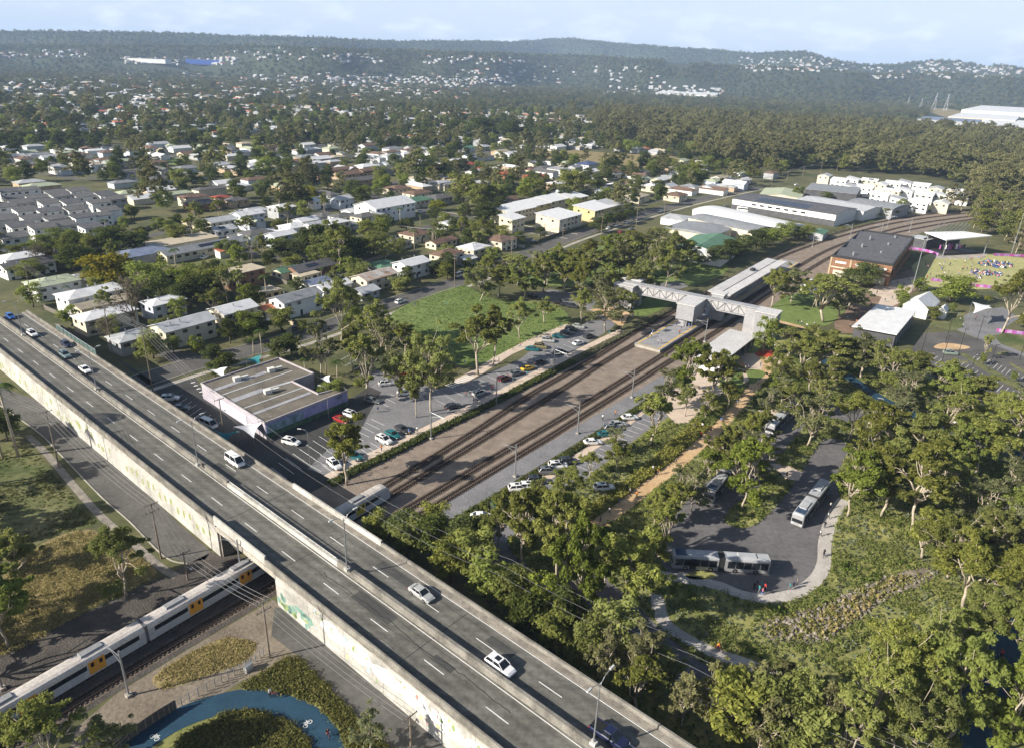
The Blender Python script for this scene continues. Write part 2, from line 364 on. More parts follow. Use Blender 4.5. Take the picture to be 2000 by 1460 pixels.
# the solid approaches and the bridge over the railway
lm_wall = m_conc_w
def add_wall(name, s0, s1, label):
    r = empty(name, (*ov((s0 + s1) / 2, ON0), 0)); o = r.location
    def loc(mb):
        mb.v = [(v[0] - o.x, v[1] - o.y, v[2] - o.z) for v in mb.v]; return mb
    mb = MB(); ovbox(mb, s0, s1, ON0 + .35, ON1 - .1, -.5, DZ - .35); loc(mb).build('embankment', m_conc_d, r)
    mb = MB(); n = max(1, int(abs(s1 - s0) / 9)); st = (s1 - s0) / n
    for i in range(n): ovbox(mb, s0 + i * st + .03, s0 + (i + 1) * st - .03, ON0 + .05, ON0 + .34, 0, DZ - .42)
    loc(mb).build('wall_panel', m_conc_w, r)
    mb = MB(); ovbox(mb, s0, s1, ON0 - .12, ON0 + .33, DZ - .4, DZ - .05); loc(mb).build('coping', m_conc_d, r)
    tag(r, label, 'retaining wall'); return r, loc
wl, loc_l = add_wall('retaining_wall', S0, SA, 'long pale concrete retaining wall left of the rail bridge with green painted patches')
wr, loc_r = add_wall('retaining_wall', SB, S1, 'pale concrete retaining wall with faded mural right of the rail bridge')
# painted patches on the walls: green tree stencils on the left, a faded mural on the right
gp = mat('wall_paint_green', (.20, .24, .085), (.30, .31, .14), 1.5); mb = MB()
def blot(mb, s, z, rs, rz, mi=0, k=9):
    v = []
    for i in range(k):
        t = 2 * math.pi * i / k; q = random.uniform(.75, 1.15); p = ov(s + cos(t) * rs * q, ON0 + .046 - mi * .002); v.append((p.x, p.y, z + sin(t) * rz * q))
    mb.add(v, [tuple(range(k))], mi)
for i in range(15): blot(mb, SA - 3 - i * 2.55, 3.6 - (i % 3) * .5, .5, .95)
for i in range(26): blot(mb, SA - 48 - i * 3.1 + random.uniform(-1, 1), random.uniform(1.5, 5), random.uniform(.3, 1.0), random.uniform(.5, 1.3))
loc_l(mb).build('painted_stencils', gp, wl)
mcols = [mat('mural_' + k, c, tuple(min(1, v * 1.35) for v in c), 1.2) for k, c in (('white', (.62, .62, .60)), ('blue', (.30, .42, .55)), ('ochre', (.42, .36, .20)), ('red', (.38, .20, .16)), ('teal', (.14, .24, .20)), ('green', (.20, .26, .12)))]
mb = MB()
for i in range(8):
    blot(mb, SB + 16 + i * 6.2, 4.0, 3.6, 1.7, 0, 13)
for i in range(70):
    q = random.choice([1, 1, 2, 2, 3, 5]); s = SB + random.uniform(11, 62); blot(mb, s, random.uniform(1.5, 5.6), random.uniform(.12, .5), random.uniform(.12, .6), q)
for i in range(30): blot(mb, SB + random.uniform(.5, 10), random.uniform(.5, 3), random.uniform(.4, 1.1), random.uniform(.3, .8), random.choice([4, 4, 5]))
loc_r(mb).build('mural', mcols, wr)
mb = MB(); ovbox(mb, S0, S1, ON0 + .35, ON1 - .1, DZ - .35, DZ); struct(mb.build('overpass_road', m_deck))
# bridge: girders, soffit, abutment faces
br = empty('rail_bridge', (*ov((SA + SB) / 2, ON0), 0)); o_ = br.location
def locb(mb): mb.v = [(v[0] - o_.x, v[1] - o_.y, v[2] - o_.z) for v in mb.v]; return mb
for n in (ON0 + .02, ON0 + 4.4, ON0 + 8.4, ON0 + 12.4, ON1 - .52):
    mb = MB(); ovbox(mb, SA - .3, SB + .3, n, n + .5, DZ - 1.45, DZ - .37); locb(mb).build('girder', m_conc, br)
for s in (SA, SB - .5):
    mb = MB(); ovbox(mb, s - .02, s + .52, ON0 + .36, ON1 - .15, 0, DZ - 1.5); locb(mb).build('abutment', m_conc_d, br)
tag(br, 'concrete rail bridge opening of the overpass with the train passing beneath', 'bridge')
# parapets
def parapet(name, n0, n1, z1, s0, s1, M, label, rail=None):
    r = empty(name, (*ov((s0 + s1) / 2, n0), DZ)); o = r.location
    lc = lambda mb: (setattr(mb, 'v', [(v[0] - o.x, v[1] - o.y, v[2] - o.z) for v in mb.v]), mb)[1]
    mb = MB(); poly = [(n0, DZ + .004), (n0 + .08, z1), (n1 - .08, z1), (n1, DZ + .004)]
    n = max(1, int((s1 - s0) / 6)); st = (s1 - s0) / n
    for i in range(n):
        a, b = s0 + i * st + .015, s0 + (i + 1) * st - .015
        vs = [(*ov(a, q[0]), q[1]) for q in poly] + [(*ov(b, q[0]), q[1]) for q in poly]
        mb.add(vs, [(0, 1, 5, 4), (1, 2, 6, 5), (2, 3, 7, 6), (3, 2, 1, 0), (4, 5, 6, 7)])
    lc(mb).build('barrier', M, r)
    if rail:
        mb = MB(); q = (n0 + n1) / 2
        for i in range(int((rail[1] - rail[0]) / 2)): mb = MB(); mb.tube([(*ov(rail[0] + i * 2, q), z1 - .05), (*ov(rail[0] + i * 2, q), z1 + .45)], .05, 5); lc(mb).build('rail_post', m_steel, r)
        mb = MB(); mb.tube([(*ov(rail[0], q), z1 + .45), (*ov(rail[1], q), z1 + .45)], .07, 6); lc(mb).build('rail_beam', m_conc_w, r)
    tag(r, label, 'barrier'); return r
m_barr = mat('barrier_concrete', (.12, .112, .097), (.24, .225, .195), .35, .9, bump=.2)
parapet('parapet', ON0 - .1, ON0 + .34, DZ + 1.05, S0, SA - .5, m_barr, 'near side concrete parapet of the overpass left of the rail bridge')
parapet('parapet', ON0 - .1, ON0 + .34, DZ + 1.75, SA - .5, SB - 2.5, m_conc_w, 'near side concrete parapet directly over the lower left train')
parapet('parapet', ON0 - .1, ON0 + .34, DZ + 1.05, SB - 2.5, S1, m_barr, 'near side concrete parapet of the overpass above the faded mural')
SF0, SF1 = s_of(570, 945, 8), s_of(735, 1062, 8)
parapet('parapet', ON1 - .5, ON1, DZ + .75, S0, SF0, m_barr, 'far side concrete parapet of the overpass beside the suburb')
parapet('parapet', ON1 - .5, ON1, DZ + 1.15, SF0, SF1, m_conc_w, 'pale far side parapet of the overpass where the train comes out')
parapet('parapet', ON1 - .5, ON1, DZ + .75, SF1, S1, m_barr, 'far side concrete parapet of the overpass beside the dense trees')
parapet('median_barrier', OM0, OM1, DZ + 1.2, S0, s_of(455, 945, 7), m_barr, 'concrete median barrier of the overpass left of the rail bridge')
parapet('median_barrier', OM0, OM1, DZ + .85, s_of(455, 945, 7), s_of(665, 1102, 7), m_conc_w, 'pale median barrier with a low rail on posts over the railway', (s_of(458, 947, 7), s_of(660, 1100, 7)))
parapet('median_barrier', OM0, OM1, DZ + 1.2, s_of(665, 1102, 7), S1, m_barr, 'concrete median barrier of the overpass in the lower right')
# kerb strips, lines on the deck
for n0, n1 in ((ON1 - 1.5, ON1 - .52),):
    mb = MB(); ovbox(mb, S0, S1, n0, n1, DZ + .004, DZ + .12); struct(mb.build('kerb_strip', m_conc_d))
mb = MB()
for n in (ON0 + .75, OM0 - .45, OM1 + .5, ON1 - 1.75):
    mb.add([(*ov(S0, n), DZ + .006), (*ov(S1, n), DZ + .006), (*ov(S1, n + .13), DZ + .006), (*ov(S0, n + .13), DZ + .006)], [(0, 1, 2, 3)])
for n, ph in ((52.2, 1.5), (60.3, 4.)):
    for k in range(-22, 7):
        s = k * 12 + ph; mb.add([(*ov(s, n), DZ + .006), (*ov(s + 4, n), DZ + .006), (*ov(s + 4, n + .14), DZ + .006), (*ov(s, n + .14), DZ + .006)], [(0, 1, 2, 3)])
struct(mb.build('lane_marking', m_line))
# cracks in the overpass surface
mb = MB(); m_crack = mat('tar_crack', (.02, .02, .02))
def crack(s, n, L_, w0):
    pts = []; q = n
    for i in range(int(L_ / .7)): pts.append((s + i * .7, q)); q += random.gauss(0, .1) + .1 * (n - q)
    for a, b in zip(pts, pts[1:]):
        mb.add([(*ov(a[0], a[1]), DZ + .003), (*ov(b[0], b[1]), DZ + .003), (*ov(b[0], b[1] + w0), DZ + .003), (*ov(a[0], a[1] + w0), DZ + .003)], [(0, 1, 2, 3)])
for n in (50.1, 52.9, 54.6, 58.9, 61.8): crack(-20, n, 80, .07); crack(-90, n + .3, 40, .05)
crack(SB + 6, 53.9, 42, .12)
for s in (SA - .2, SB + .2, SA - 25, SB + 30):
    mb.add([(*ov(s, ON0 + .4), DZ + .003), (*ov(s + .12, ON0 + .4), DZ + .003), (*ov(s + .12, ON1 - .2), DZ + .003), (*ov(s, ON1 - .2), DZ + .003)], [(0, 1, 2, 3)])
struct(mb.build('road_crack', m_crack))
mb = MB()
for s, n, l, w0 in ((-35, 49.9, 6, 1.4), (SB + 14, 53.2, 9, 2.2), (SA - 20, 58.2, 7, 1.6), (-80, 60.8, 10, 1.8), (SB + 36, 60.9, 5, 1.5), (-58, 53, 4, 1.2)): mb.add([(*ov(s, n), DZ + .002), (*ov(s + l, n), DZ + .002), (*ov(s + l, n + w0), DZ + .002), (*ov(s, n + w0), DZ + .002)], [(0, 1, 2, 3)])
struct(mb.build('road_patch', mat('asphalt_patch', (.05, .05, .047), (.07, .07, .065), .4)))
BLOCK.append(np.array([tuple(ov(S0, ON0 - 1)), tuple(ov(S1, ON0 - 1)), tuple(ov(S1, ON1 + 1)), tuple(ov(S0, ON1 + 1))]))
# mesh screen fence at far left
sf = empty('screen_fence', (*ov(-150, ON1), DZ + .75)); o = sf.location
s_a, s_b = -235., s_of(193, 690, 8)
mb = MB(); mb.add([(*ov(s_a, ON1 - .12), DZ + .8), (*ov(s_b, ON1 - .12), DZ + .8), (*ov(s_b, ON1 - .12), DZ + 2.2), (*ov(s_a, ON1 - .12), DZ + 2.2), (*ov(s_a, ON1 - .08), DZ + .8), (*ov(s_b, ON1 - .08), DZ + .8), (*ov(s_b, ON1 - .08), DZ + 2.2), (*ov(s_a, ON1 - .08), DZ + 2.2)], [(0, 1, 2, 3), (7, 6, 5, 4), (3, 2, 6, 7), (1, 5, 6, 2)])
mb.v = [(v[0] - o.x, v[1] - o.y, v[2] - o.z) for v in mb.v]; mb.build('mesh_panel', mat('green_mesh', (.05, .085, .08), (.07, .11, .10), 2), sf)
mb = MB()
for k in range(int((s_b - s_a) / 3) + 1): mb.tube([(*ov(s_a + k * 3, ON1 - .2), DZ + .7), (*ov(s_a + k * 3, ON1 - .2), DZ + 2.25)], .05, 5)
mb.tube([(*ov(s_a, ON1 - .1), DZ + 2.24), (*ov(s_b, ON1 - .1), DZ + 2.24)], .05, 5)
mb.v = [(v[0] - o.x, v[1] - o.y, v[2] - o.z) for v in mb.v]; mb.build('frame', m_steel, sf)
tag(sf, 'green mesh screen fence on the far parapet at the upper left of the overpass', 'fence')

# ------------------------------------------------------------------ ground sheets (photo outlines laid on the ground)
def S(name, px, z, M, k=0, block=True, kind='structure', label=None):
    q = pxl(px)
    if k: q = smooth_line(q, k, True)
    return sheet(name, q, z, M, block, kind, label)
def RB(name, px, wid, z, M, k=5, block=True, h=0., label=None): return ribbon(name, smooth_line(pxl(px), k), wid, z, M, block, h, label)
# lower left: service road, verge path, dry grass, rail land
S('service_road', [(-80, 660), (21, 763), (94, 787), (175, 854), (227, 910), (280, 955), (350, 1022), (412, 1076), (400, 1092), (366, 1098), (322, 1085), (252, 1015), (196, 966), (115, 882), (63, 833), (-80, 735)], .02, m_asph_old)
RB('kerb', [(-80, 737), (63, 835), (115, 884), (196, 968), (252, 1017), (322, 1087), (366, 1100)], .22, .14, m_conc, 4, False, .15)
RB('footpath', [(55, 850), (95, 890), (150, 955), (200, 1010), (260, 1060), (312, 1105), (345, 1125)], 1.5, .03, m_conc_d)
S('dry_grass', [(-40, 1180), (60, 1075), (150, 1035), (215, 1045), (290, 1100), (300, 1125), (190, 1180), (120, 1220), (40, 1270), (-40, 1290)], .015, m_dry, 3, False)
S('lawn', [(-40, 900), (40, 860), (85, 900), (150, 980), (190, 1020), (120, 1040), (-40, 1090)], .012, m_lawn_d, 3, False)
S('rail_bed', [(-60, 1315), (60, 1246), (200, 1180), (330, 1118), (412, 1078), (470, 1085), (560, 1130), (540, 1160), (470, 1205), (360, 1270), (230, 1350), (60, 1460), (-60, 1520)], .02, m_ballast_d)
S('dirt_yard', [(150, 1420), (230, 1352), (360, 1272), (470, 1207), (535, 1170), (600, 1230), (640, 1290), (560, 1290), (470, 1330), (380, 1390), (250, 1450), (130, 1480)], .014, m_dirt, 0, False)
S('dry_grass', [(300, 1320), (370, 1275), (440, 1245), (500, 1255), (480, 1290), (400, 1320), (320, 1345)], .024, m_dry, 4, False)
S('lower_road', [(536, 1185), (590, 1190), (660, 1280), (760, 1360), (860, 1440), (940, 1500), (800, 1500), (690, 1395), (640, 1340), (575, 1275), (530, 1240)], .03, m_asph_old)
RB('cycleway', [(180, 1520), (270, 1452), (340, 1407), (410, 1380), (480, 1366), (550, 1378), (600, 1400), (635, 1440), (650, 1490)], 3.9, .05, m_blue)
RB('cycleway', [(1600, 700), (1660, 738), (1720, 778), (1790, 812), (1865, 846), (1960, 880), (2060, 910)], 4.2, .05, m_blue)
RB('cycleway', [(2060, 1160), (1985, 1215), (1962, 1275), (1940, 1330), (1905, 1385), (1905, 1440), (1930, 1500)], 4.6, .05, m_blue)
# left of the railway
BLOCK.append(np.array(pxl([(1494, 1214), (1545, 1198), (1600, 1184), (1655, 1160), (1740, 1125), (1800, 1108), (1822, 1118), (1785, 1146), (1718, 1174), (1655, 1222), (1608, 1252), (1550, 1252), (1505, 1244)])))
S('car_park_asphalt', [(215, 690), (300, 745), (380, 735), (400, 770), (520, 850), (690, 775), (735, 745), (770, 760), (860, 760), (905, 745), (980, 715), (860, 850), (640, 940), (590, 975), (480, 890), (330, 785)], .02, m_asph)
S('new_car_park', [(600, 915), (650, 868), (700, 850), (722, 805), (745, 765), (700, 745), (735, 722), (800, 742), (850, 760), (905, 750), (960, 727), (1010, 705), (1060, 668), (1130, 640), (1170, 612), (1075, 590), (1030, 575), (1075, 565), (1130, 575), (1215, 612), (1195, 642), (1100, 697), (1000, 747), (930, 787), (860, 832), (800, 852), (740, 882), (640, 928)], .03, m_asph_new)
PKP = [(640, 932), (700, 900), (760, 872), (850, 829), (950, 780), (1050, 727), (1150, 676), (1215, 645)]
RB('footpath', PKP, 2.6, .045, m_pink)
S('paved_plaza', [(945, 728), (1000, 692), (1060, 666), (1120, 638), (1105, 633), (1030, 664), (965, 698), (925, 722)], .05, m_pink, 0)
S('footpath', [(880, 745), (925, 722), (965, 698), (985, 700), (945, 728), (905, 750)], .041, m_pink)
S('field', [(766, 612), (830, 580), (905, 558), (950, 580), (1010, 588), (1060, 590), (1100, 605), (1110, 632), (1060, 660), (1000, 685), (950, 708), (905, 715), (860, 695), (800, 665), (770, 640)], .035, m_lawn, 3)
S('lawn', [(1000, 545), (1060, 515), (1130, 490), (1250, 470), (1340, 470), (1400, 500), (1420, 530), (1340, 560), (1240, 545), (1120, 560)], .025, m_lawn, 3, False)
S('lawn', [(1240, 600), (1290, 565), (1330, 572), (1300, 600), (1250, 620)], .027, m_lawn, 3, False)
S('lawn', [(340, 535), (330, 515), (380, 500), (440, 490), (480, 492), (470, 510), (400, 530)], .02, m_lawn_d)
S('footpath', [(1150, 605), (1200, 598), (1230, 612), (1215, 640), (1170, 612)], .035, m_orange)
S('footpath', [(1270, 555), (1330, 550), (1345, 560), (1300, 572)], .03, m_asph_new)
# railway
S('rail_bed', [(560, 985), (640, 945), (760, 893), (850, 848), (950, 800), (1050, 748), (1150, 698), (1250, 640), (1330, 597), (1420, 550), (1500, 505), (1560, 484), (1640, 458), (1720, 430), (1800, 415), (1900, 415), (1900, 428), (1850, 440), (1790, 458), (1700, 492), (1640, 530), (1560, 592), (1480, 650), (1400, 690), (1290, 735), (1130, 830), (1000, 905), (830, 1005), (700, 1080), (620, 1010)], .022, m_ballast)
S('access_strip', [(690, 1090), (830, 1005), (1000, 905), (1130, 830), (1290, 735), (1400, 684), (1410, 694), (1310, 750), (1150, 850), (1010, 935), (870, 1030), (740, 1112)], .03, m_asph_new)
# right of the railway
S('right_car_park', [(930, 1045), (1010, 985), (1100, 915), (1200, 845), (1290, 780), (1335, 792), (1250, 850), (1150, 930), (1060, 1000), (980, 1065)], .025, m_asph_new)
RB('footpath', [(1000, 985), (1090, 916), (1195, 848), (1280, 783), (1320, 757)], 2.2, .04, m_pink)
S('paved_plaza', [(1266, 782), (1320, 750), (1380, 708), (1450, 690), (1500, 690), (1530, 706), (1490, 735), (1430, 758), (1385, 785), (1345, 825), (1318, 826), (1295, 800)], .045, m_pink)
RB('garden_path', [(1140, 1042), (1215, 990), (1262, 952), (1312, 915), (1350, 882), (1392, 846), (1430, 806), (1462, 768), (1490, 735), (1500, 712), (1482, 690)], 3.3, .06, m_orange)
RB('garden_path', [(1462, 768), (1475, 745), (1452, 715), (1440, 700)], 2.4, .062, m_orange)
S('lawn', [(1460, 722), (1490, 724), (1492, 735), (1470, 750), (1462, 740)], .075, m_lawn, 3, False)
S('lawn', [(1405, 735), (1445, 722), (1452, 745), (1440, 775), (1415, 765)], .075, m_lawn, 3, False)
S('play_surface', [(1475, 690), (1490, 684), (1510, 686), (1517, 692), (1500, 698), (1480, 696)], .08, mat('rubber_red', (.36, .035, .015), (.44, .06, .025), .4), 4)
S('bus_loop', [(1290, 1090), (1300, 1040), (1330, 990), (1380, 940), (1420, 910), (1480, 850), (1520, 806), (1552, 798), (1582, 812), (1560, 845), (1520, 895), (1480, 952), (1435, 985), (1416, 1008), (1425, 1024), (1455, 1031), (1492, 1012), (1530, 970), (1560, 930), (1590, 880), (1608, 858), (1642, 858), (1655, 880), (1635, 930), (1640, 980), (1622, 1015), (1605, 1060), (1597, 1090), (1590, 1112), (1560, 1142), (1520, 1158), (1480, 1163), (1440, 1153), (1400, 1133), (1350, 1128), (1310, 1123)], .04, m_loop, 3)
S('turning_bay', [(1608, 806), (1628, 788), (1680, 793), (1692, 808), (1668, 824), (1620, 816)], .045, m_loop, 3)
RB('footpath', [(1278, 1120), (1340, 1131), (1400, 1142), (1450, 1161), (1500, 1168), (1553, 1158), (1592, 1132), (1609, 1100), (1611, 1060), (1624, 1012), (1648, 975)], 2.5, .06, m_path)
RB('footpath', [(1283, 1160), (1288, 1190), (1300, 1218), (1340, 1246), (1400, 1276), (1460, 1296), (1540, 1330), (1640, 1372), (1720, 1402), (1800, 1440)], 2.4, .06, m_path)
S('footpath', [(1505, 905), (1530, 905), (1568, 922), (1560, 938), (1535, 935)], .062, m_pink)
S('footpath', [(1478, 800), (1520, 800), (1548, 808), (1520, 822)], .064, m_pink)
S('garden_bed', [(1340, 1121), (1370, 1113), (1398, 1122), (1385, 1130), (1350, 1130)], .06, m_under, 3, False)
RB('lower_road', [(1130, 1120), (1210, 1195), (1280, 1265), (1350, 1320), (1450, 1375), (1600, 1440), (1720, 1500)], 7.5, .03, m_loop, 5, True)
S('lower_road', [(930, 1040), (990, 1060), (1010, 1090), (1100, 1150), (1060, 1180), (960, 1100), (880, 1060)], .028, m_loop)
S('creek_bed', [(1493, 1212), (1540, 1196), (1600, 1182), (1660, 1155), (1740, 1122), (1800, 1106), (1832, 1118), (1790, 1148), (1720, 1176), (1660, 1222), (1610, 1256), (1550, 1254), (1500, 1246)], .05, mat('creek_rock', (.12, .10, .075), (.30, .25, .19), .35, .9, bump=.8), 3, False)
S('garden_ground', [(860, 1050), (1010, 950), (1150, 862), (1290, 770), (1400, 700), (1540, 640), (1700, 660), (1790, 720), (1900, 770), (2100, 860), (2300, 1500), (1500, 1600), (1000, 1200)], .010, m_under, 0, False)
S('garden_ground', [(240, 1490), (340, 1425), (420, 1395), (480, 1338), (560, 1290), (610, 1292), (800, 1480), (700, 1600), (300, 1600)], .012, m_under, 0, False)
# the precinct on the right
S('lawn', [(1502, 605), (1540, 577), (1600, 572), (1650, 598), (1630, 628), (1590, 638), (1500, 625)], .03, m_lawn, 3, False)
RB('footpath', [(1500, 622), (1545, 634), (1590, 645), (1640, 652)], 2.6, .04, m_orange)
S('brown_plaza', [(1630, 628), (1660, 600), (1690, 575), (1720, 545), (1800, 520), (1790, 565), (1750, 600), (1680, 650), (1630, 652)], .032, mat('paving_brown', (.16, .105, .07), (.23, .16, .11), .2))
S('orange_plaza', [(1690, 572), (1720, 552), (1760, 545), (1790, 540), (1785, 562), (1765, 588), (1735, 602), (1712, 600), (1722, 580)], .042, m_pink)
S('event_lawn', [(1780, 520), (1808, 498), (1860, 494), (1940, 498), (2060, 510), (2060, 590), (1985, 562), (1900, 566), (1820, 560), (1790, 545)], .035, m_event, 0)
S('stage_apron', [(1820, 500), (1880, 492), (1930, 495), (1920, 505), (1830, 506)], .05, m_conc)
S('event_car_park', [(1765, 700), (1805, 650), (1862, 648), (1930, 668), (2000, 695), (2120, 740), (2120, 900), (2000, 835), (1900, 775), (1830, 742)], .028, m_asph_old)
S('paved_plaza', [(1868, 645), (1880, 618), (1905, 606), (1960, 600), (1990, 622), (1955, 645), (1960, 672), (2000, 690), (2010, 700), (1930, 670)], .036, m_asph_new, 0)
S('event_lawn', [(1940, 655), (1990, 648), (2060, 655), (2060, 690), (2000, 688), (1955, 672)], .04, m_lawn_d)
S('event_lawn', [(1810, 635), (1850, 600), (1885, 608), (1880, 640), (1860, 646)], .041, m_lawn_d)
S('traffic_island', [(1825, 676), (1845, 670), (1885, 675), (1894, 680), (1870, 683), (1830, 681)], .06, m_orange, 3)
S('traffic_island', [(1872, 690), (1885, 690), (2000, 756), (2000, 766), (1960, 748)], .06, m_lawn_d)
for q in ([(1866, 706), (1890, 704), (1890, 709), (1868, 710)], [(1945, 688), (1965, 686), (1968, 692), (1950, 693)], [(1922, 738), (1945, 735), (1948, 742), (1925, 744)], [(1970, 706), (2000, 722), (2000, 730), (1975, 714)]): S('traffic_island', q, .061, m_lawn_d)
# markings: parking bays and zebra
mb = MB()
def stripe(a, b, wd=.12, z=.07):
    a, b = Vector(a), Vector(b); t = (b - a).normalized(); n = Vector((t.y, -t.x)) * wd / 2
    mb.add([(*(a - n), z), (*(b - n), z), (*(b + n), z), (*(a + n), z)], [(0, 1, 2, 3)])
def bays(p0, p1, dpx, n, wd=.12, z=.07):
    a, b = P(*p0).to_2d(), P(*p1).to_2d(); e = P(p0[0] + dpx[0], p0[1] + dpx[1]).to_2d() - a
    for i in range(n): q = a.lerp(b, i / (n - 1)); stripe(q, q + e, wd, z)
bays((600, 905), (725, 818), (28, 16), 12); bays((560, 935), (700, 838), (-30, -22), 12); bays((655, 925), (800, 852), (-24, -16), 14)
bays((735, 782), (800, 750), (24, 12), 6); bays((1005, 740), (1150, 665), (-22, -10), 14); bays((870, 790), (985, 735), (-18, -9), 8)
bays((1000, 995), (1290, 792), (24, 12), 26); bays((335, 785), (410, 840), (22, -14), 9); bays((690, 690), (760, 735), (-30, 16), 6)
bays((1860, 715), (1990, 790), (14, -12), 14); bays((1900, 700), (1990, 745), (10, -9), 12); bays((1810, 700), (1850, 730), (14, -10), 6)
for i in range(9): a = P(870 + i * 5, 752 - i * 2.4).to_2d(); stripe(a, P(886 + i * 5, 757 - i * 2.4).to_2d(), .5, .072)
for i in range(6): a = P(373 + i * 5.5, 748 + i * 6).to_2d(); stripe(a, P(381 + i * 5.5, 746 + i * 6).to_2d(), .55, .072)
struct(mb.build('parking_line', m_line))
# streets in the suburb
STREET = smooth_line(pxl([(120, 800), (210, 765), (300, 735), (400, 705), (520, 675), (630, 641), (768, 591), (901, 547), (1050, 488), (1125, 460), (1240, 424), (1330, 399), (1420, 378), (1480, 366)]), 4)
ribbon('street', STREET, 9.5, .02, m_asph_old)
BLOCK.append(np.array([tuple(p) for p in offset_line(STREET, -4) + offset_line(STREET, 26)[::-1]]))
for sd in (-1, 1): ribbon('kerb', offset_line(STREET, sd * 4.9), .25, .14, m_conc, False, .14)
ribbon('footpath', offset_line(STREET, 8.2), 2.0, .03, m_conc, False)
CROSS = smooth_line(pxl([(1118, 462), (1040, 450), (950, 432), (860, 418), (760, 394), (600, 352), (450, 322), (330, 303), (200, 290)]), 4)
ribbon('street', CROSS, 9, .024, m_asph_old)
for sd in (-1, 1): ribbon('footpath', offset_line(CROSS, sd * 7), 1.6, .026, m_conc, False)
SIDE = smooth_line(pxl([(225, 480), (290, 462), (350, 448), (410, 452), (470, 488), (560, 505), (640, 495), (760, 470), (850, 440)]), 4)
ribbon('street', SIDE, 6.5, .018, m_asph_old)
for px in ([(0, 330), (90, 340), (170, 350), (250, 330), (420, 320)], [(560, 345), (650, 320), (760, 285), (860, 265)], [(600, 430), (700, 385), (850, 330), (980, 290), (1080, 280)], [(1330, 398), (1260, 370), (1150, 350), (1000, 345)], [(250, 640), (330, 690), (400, 705)], [(0, 500), (80, 500), (160, 470), (225, 480)]):
    ribbon('street', smooth_line(pxl(px), 4), 7, .016, m_asph_old)
S('paddock', [(1020, 300), (1100, 292), (1200, 300), (1310, 305), (1330, 320), (1230, 330), (1120, 318)], .02, m_dry, 3)
S('paddock', [(1810, 215), (1850, 212), (1900, 225), (1860, 232)], .02, m_dry, 3)
S('lawn', [(320, 315), (350, 308), (372, 312), (350, 325)], .02, m_lawn, 3)
# ------------------------------------------------------------------ tracks
m_bstain = mat('ballast_oily', (.085, .066, .052), (.165, .13, .10), .5, .95, bump=.6)
def track(px, name='railway_track', z=.03, label=None):
    line = smooth_line(pxl(px) if not isinstance(px[0], Vector) else px, 10); mb = MB(); G = 1.067
    L_ = 0; nxt = 0; prev = None
    for p, q in zip(line, line[1:]):
        d = (q - p); l = d.length; t = d / l; a = math.atan2(t.y, t.x)
        while nxt < L_ + l:
            c = p + t * (nxt - L_)
            if proj((c.x, c.y, 0))[1] > 560: mb.box((c.x, c.y, z + .07), (.26, 2.1, .14), a, 1)
            nxt += .72 if proj((c.x, c.y, 0))[1] > 560 else 5
        L_ += l
    ribbon('track_bed', line, 2.9, .027, m_bstain, False)
    for sd in (-1, 1):
        e = offset_line(line, sd * G / 2); n = len(e)
        for w0, z0, z1 in ((.15, z + .14, z + .30),):
            a, b = offset_line(e, -w0 / 2), offset_line(e, w0 / 2)
            vs = [(p.x, p.y, z0) for p in a] + [(p.x, p.y, z1) for p in a] + [(p.x, p.y, z1) for p in b] + [(p.x, p.y, z0) for p in b]
            mb.add(vs, [f for i in range(n - 1) for f in ((i, i + 1, n + i + 1, n + i), (n + i, n + i + 1, 2 * n + i + 1, 2 * n + i), (2 * n + i, 2 * n + i + 1, 3 * n + i + 1, 3 * n + i))])
    struct(mb.build(name, [m_rail, m_sleeper]), 'structure')
U, Vv = Vector((cos(R(54.6)), sin(R(54.6)))), Vector((sin(R(54.6)), -cos(R(54.6))))
def rf(u, v): return U * u + Vv * v
FARL = [(1560, 553), (1600, 515), (1640, 475), (1700, 452), (1760, 437), (1840, 425), (1950, 415)]
tA1 = [P(*p).to_2d() for p in [(764.5, 941.5), (915, 850.5), (1037.5, 770), (1160, 700), (1238, 650.5), (1318, 607), (1400, 560), (1480, 517), (1550, 484), (1640, 454), (1740, 430), (1850, 415), (1950, 405)]]
tA1 = [rf(-60, -96.6), rf(30, -97), rf(70, -98.5)] + tA1
TR2 = [rf(-70, -95.7), rf(0, -95.7), rf(40, -95.7), rf(92, -95.7), P(1055, 787.5).to_2d(), P(1191, 700).to_2d(), P(1238, 673).to_2d(), P(1330, 617).to_2d(), P(1412, 568).to_2d(), P(1500, 515).to_2d(), P(1570, 485).to_2d(), P(1660, 457).to_2d(), P(1760, 434).to_2d(), P(1860, 420).to_2d(), P(1960, 410).to_2d()]
TR3 = [rf(-70, -91.6), rf(0, -91.6), rf(45, -91.4), P(792, 995.6).to_2d(), P(960, 896).to_2d(), P(1128, 797).to_2d(), P(1293, 694).to_2d(), P(1405, 622).to_2d(), P(1490, 567).to_2d(), P(1560, 521).to_2d(), P(1615, 490).to_2d(), P(1680, 466).to_2d(), P(1780, 440).to_2d(), P(1880, 425).to_2d(), P(1970, 415).to_2d()]
TR4 = [rf(62, -86.6), P(826, 1003).to_2d(), P(1009, 892).to_2d(), P(1128, 818.5).to_2d(), P(1296, 713).to_2d(), P(1431, 627).to_2d(), P(1500, 578).to_2d(), P(1580, 527).to_2d(), P(1640, 494).to_2d(), P(1720, 463).to_2d(), P(1800, 445).to_2d(), P(1890, 430).to_2d(), P(1980, 420).to_2d()]
for t in ([tA1[0], tA1[1], tA1[2]] + tA1[3:], TR2, TR3, TR4): track(t)

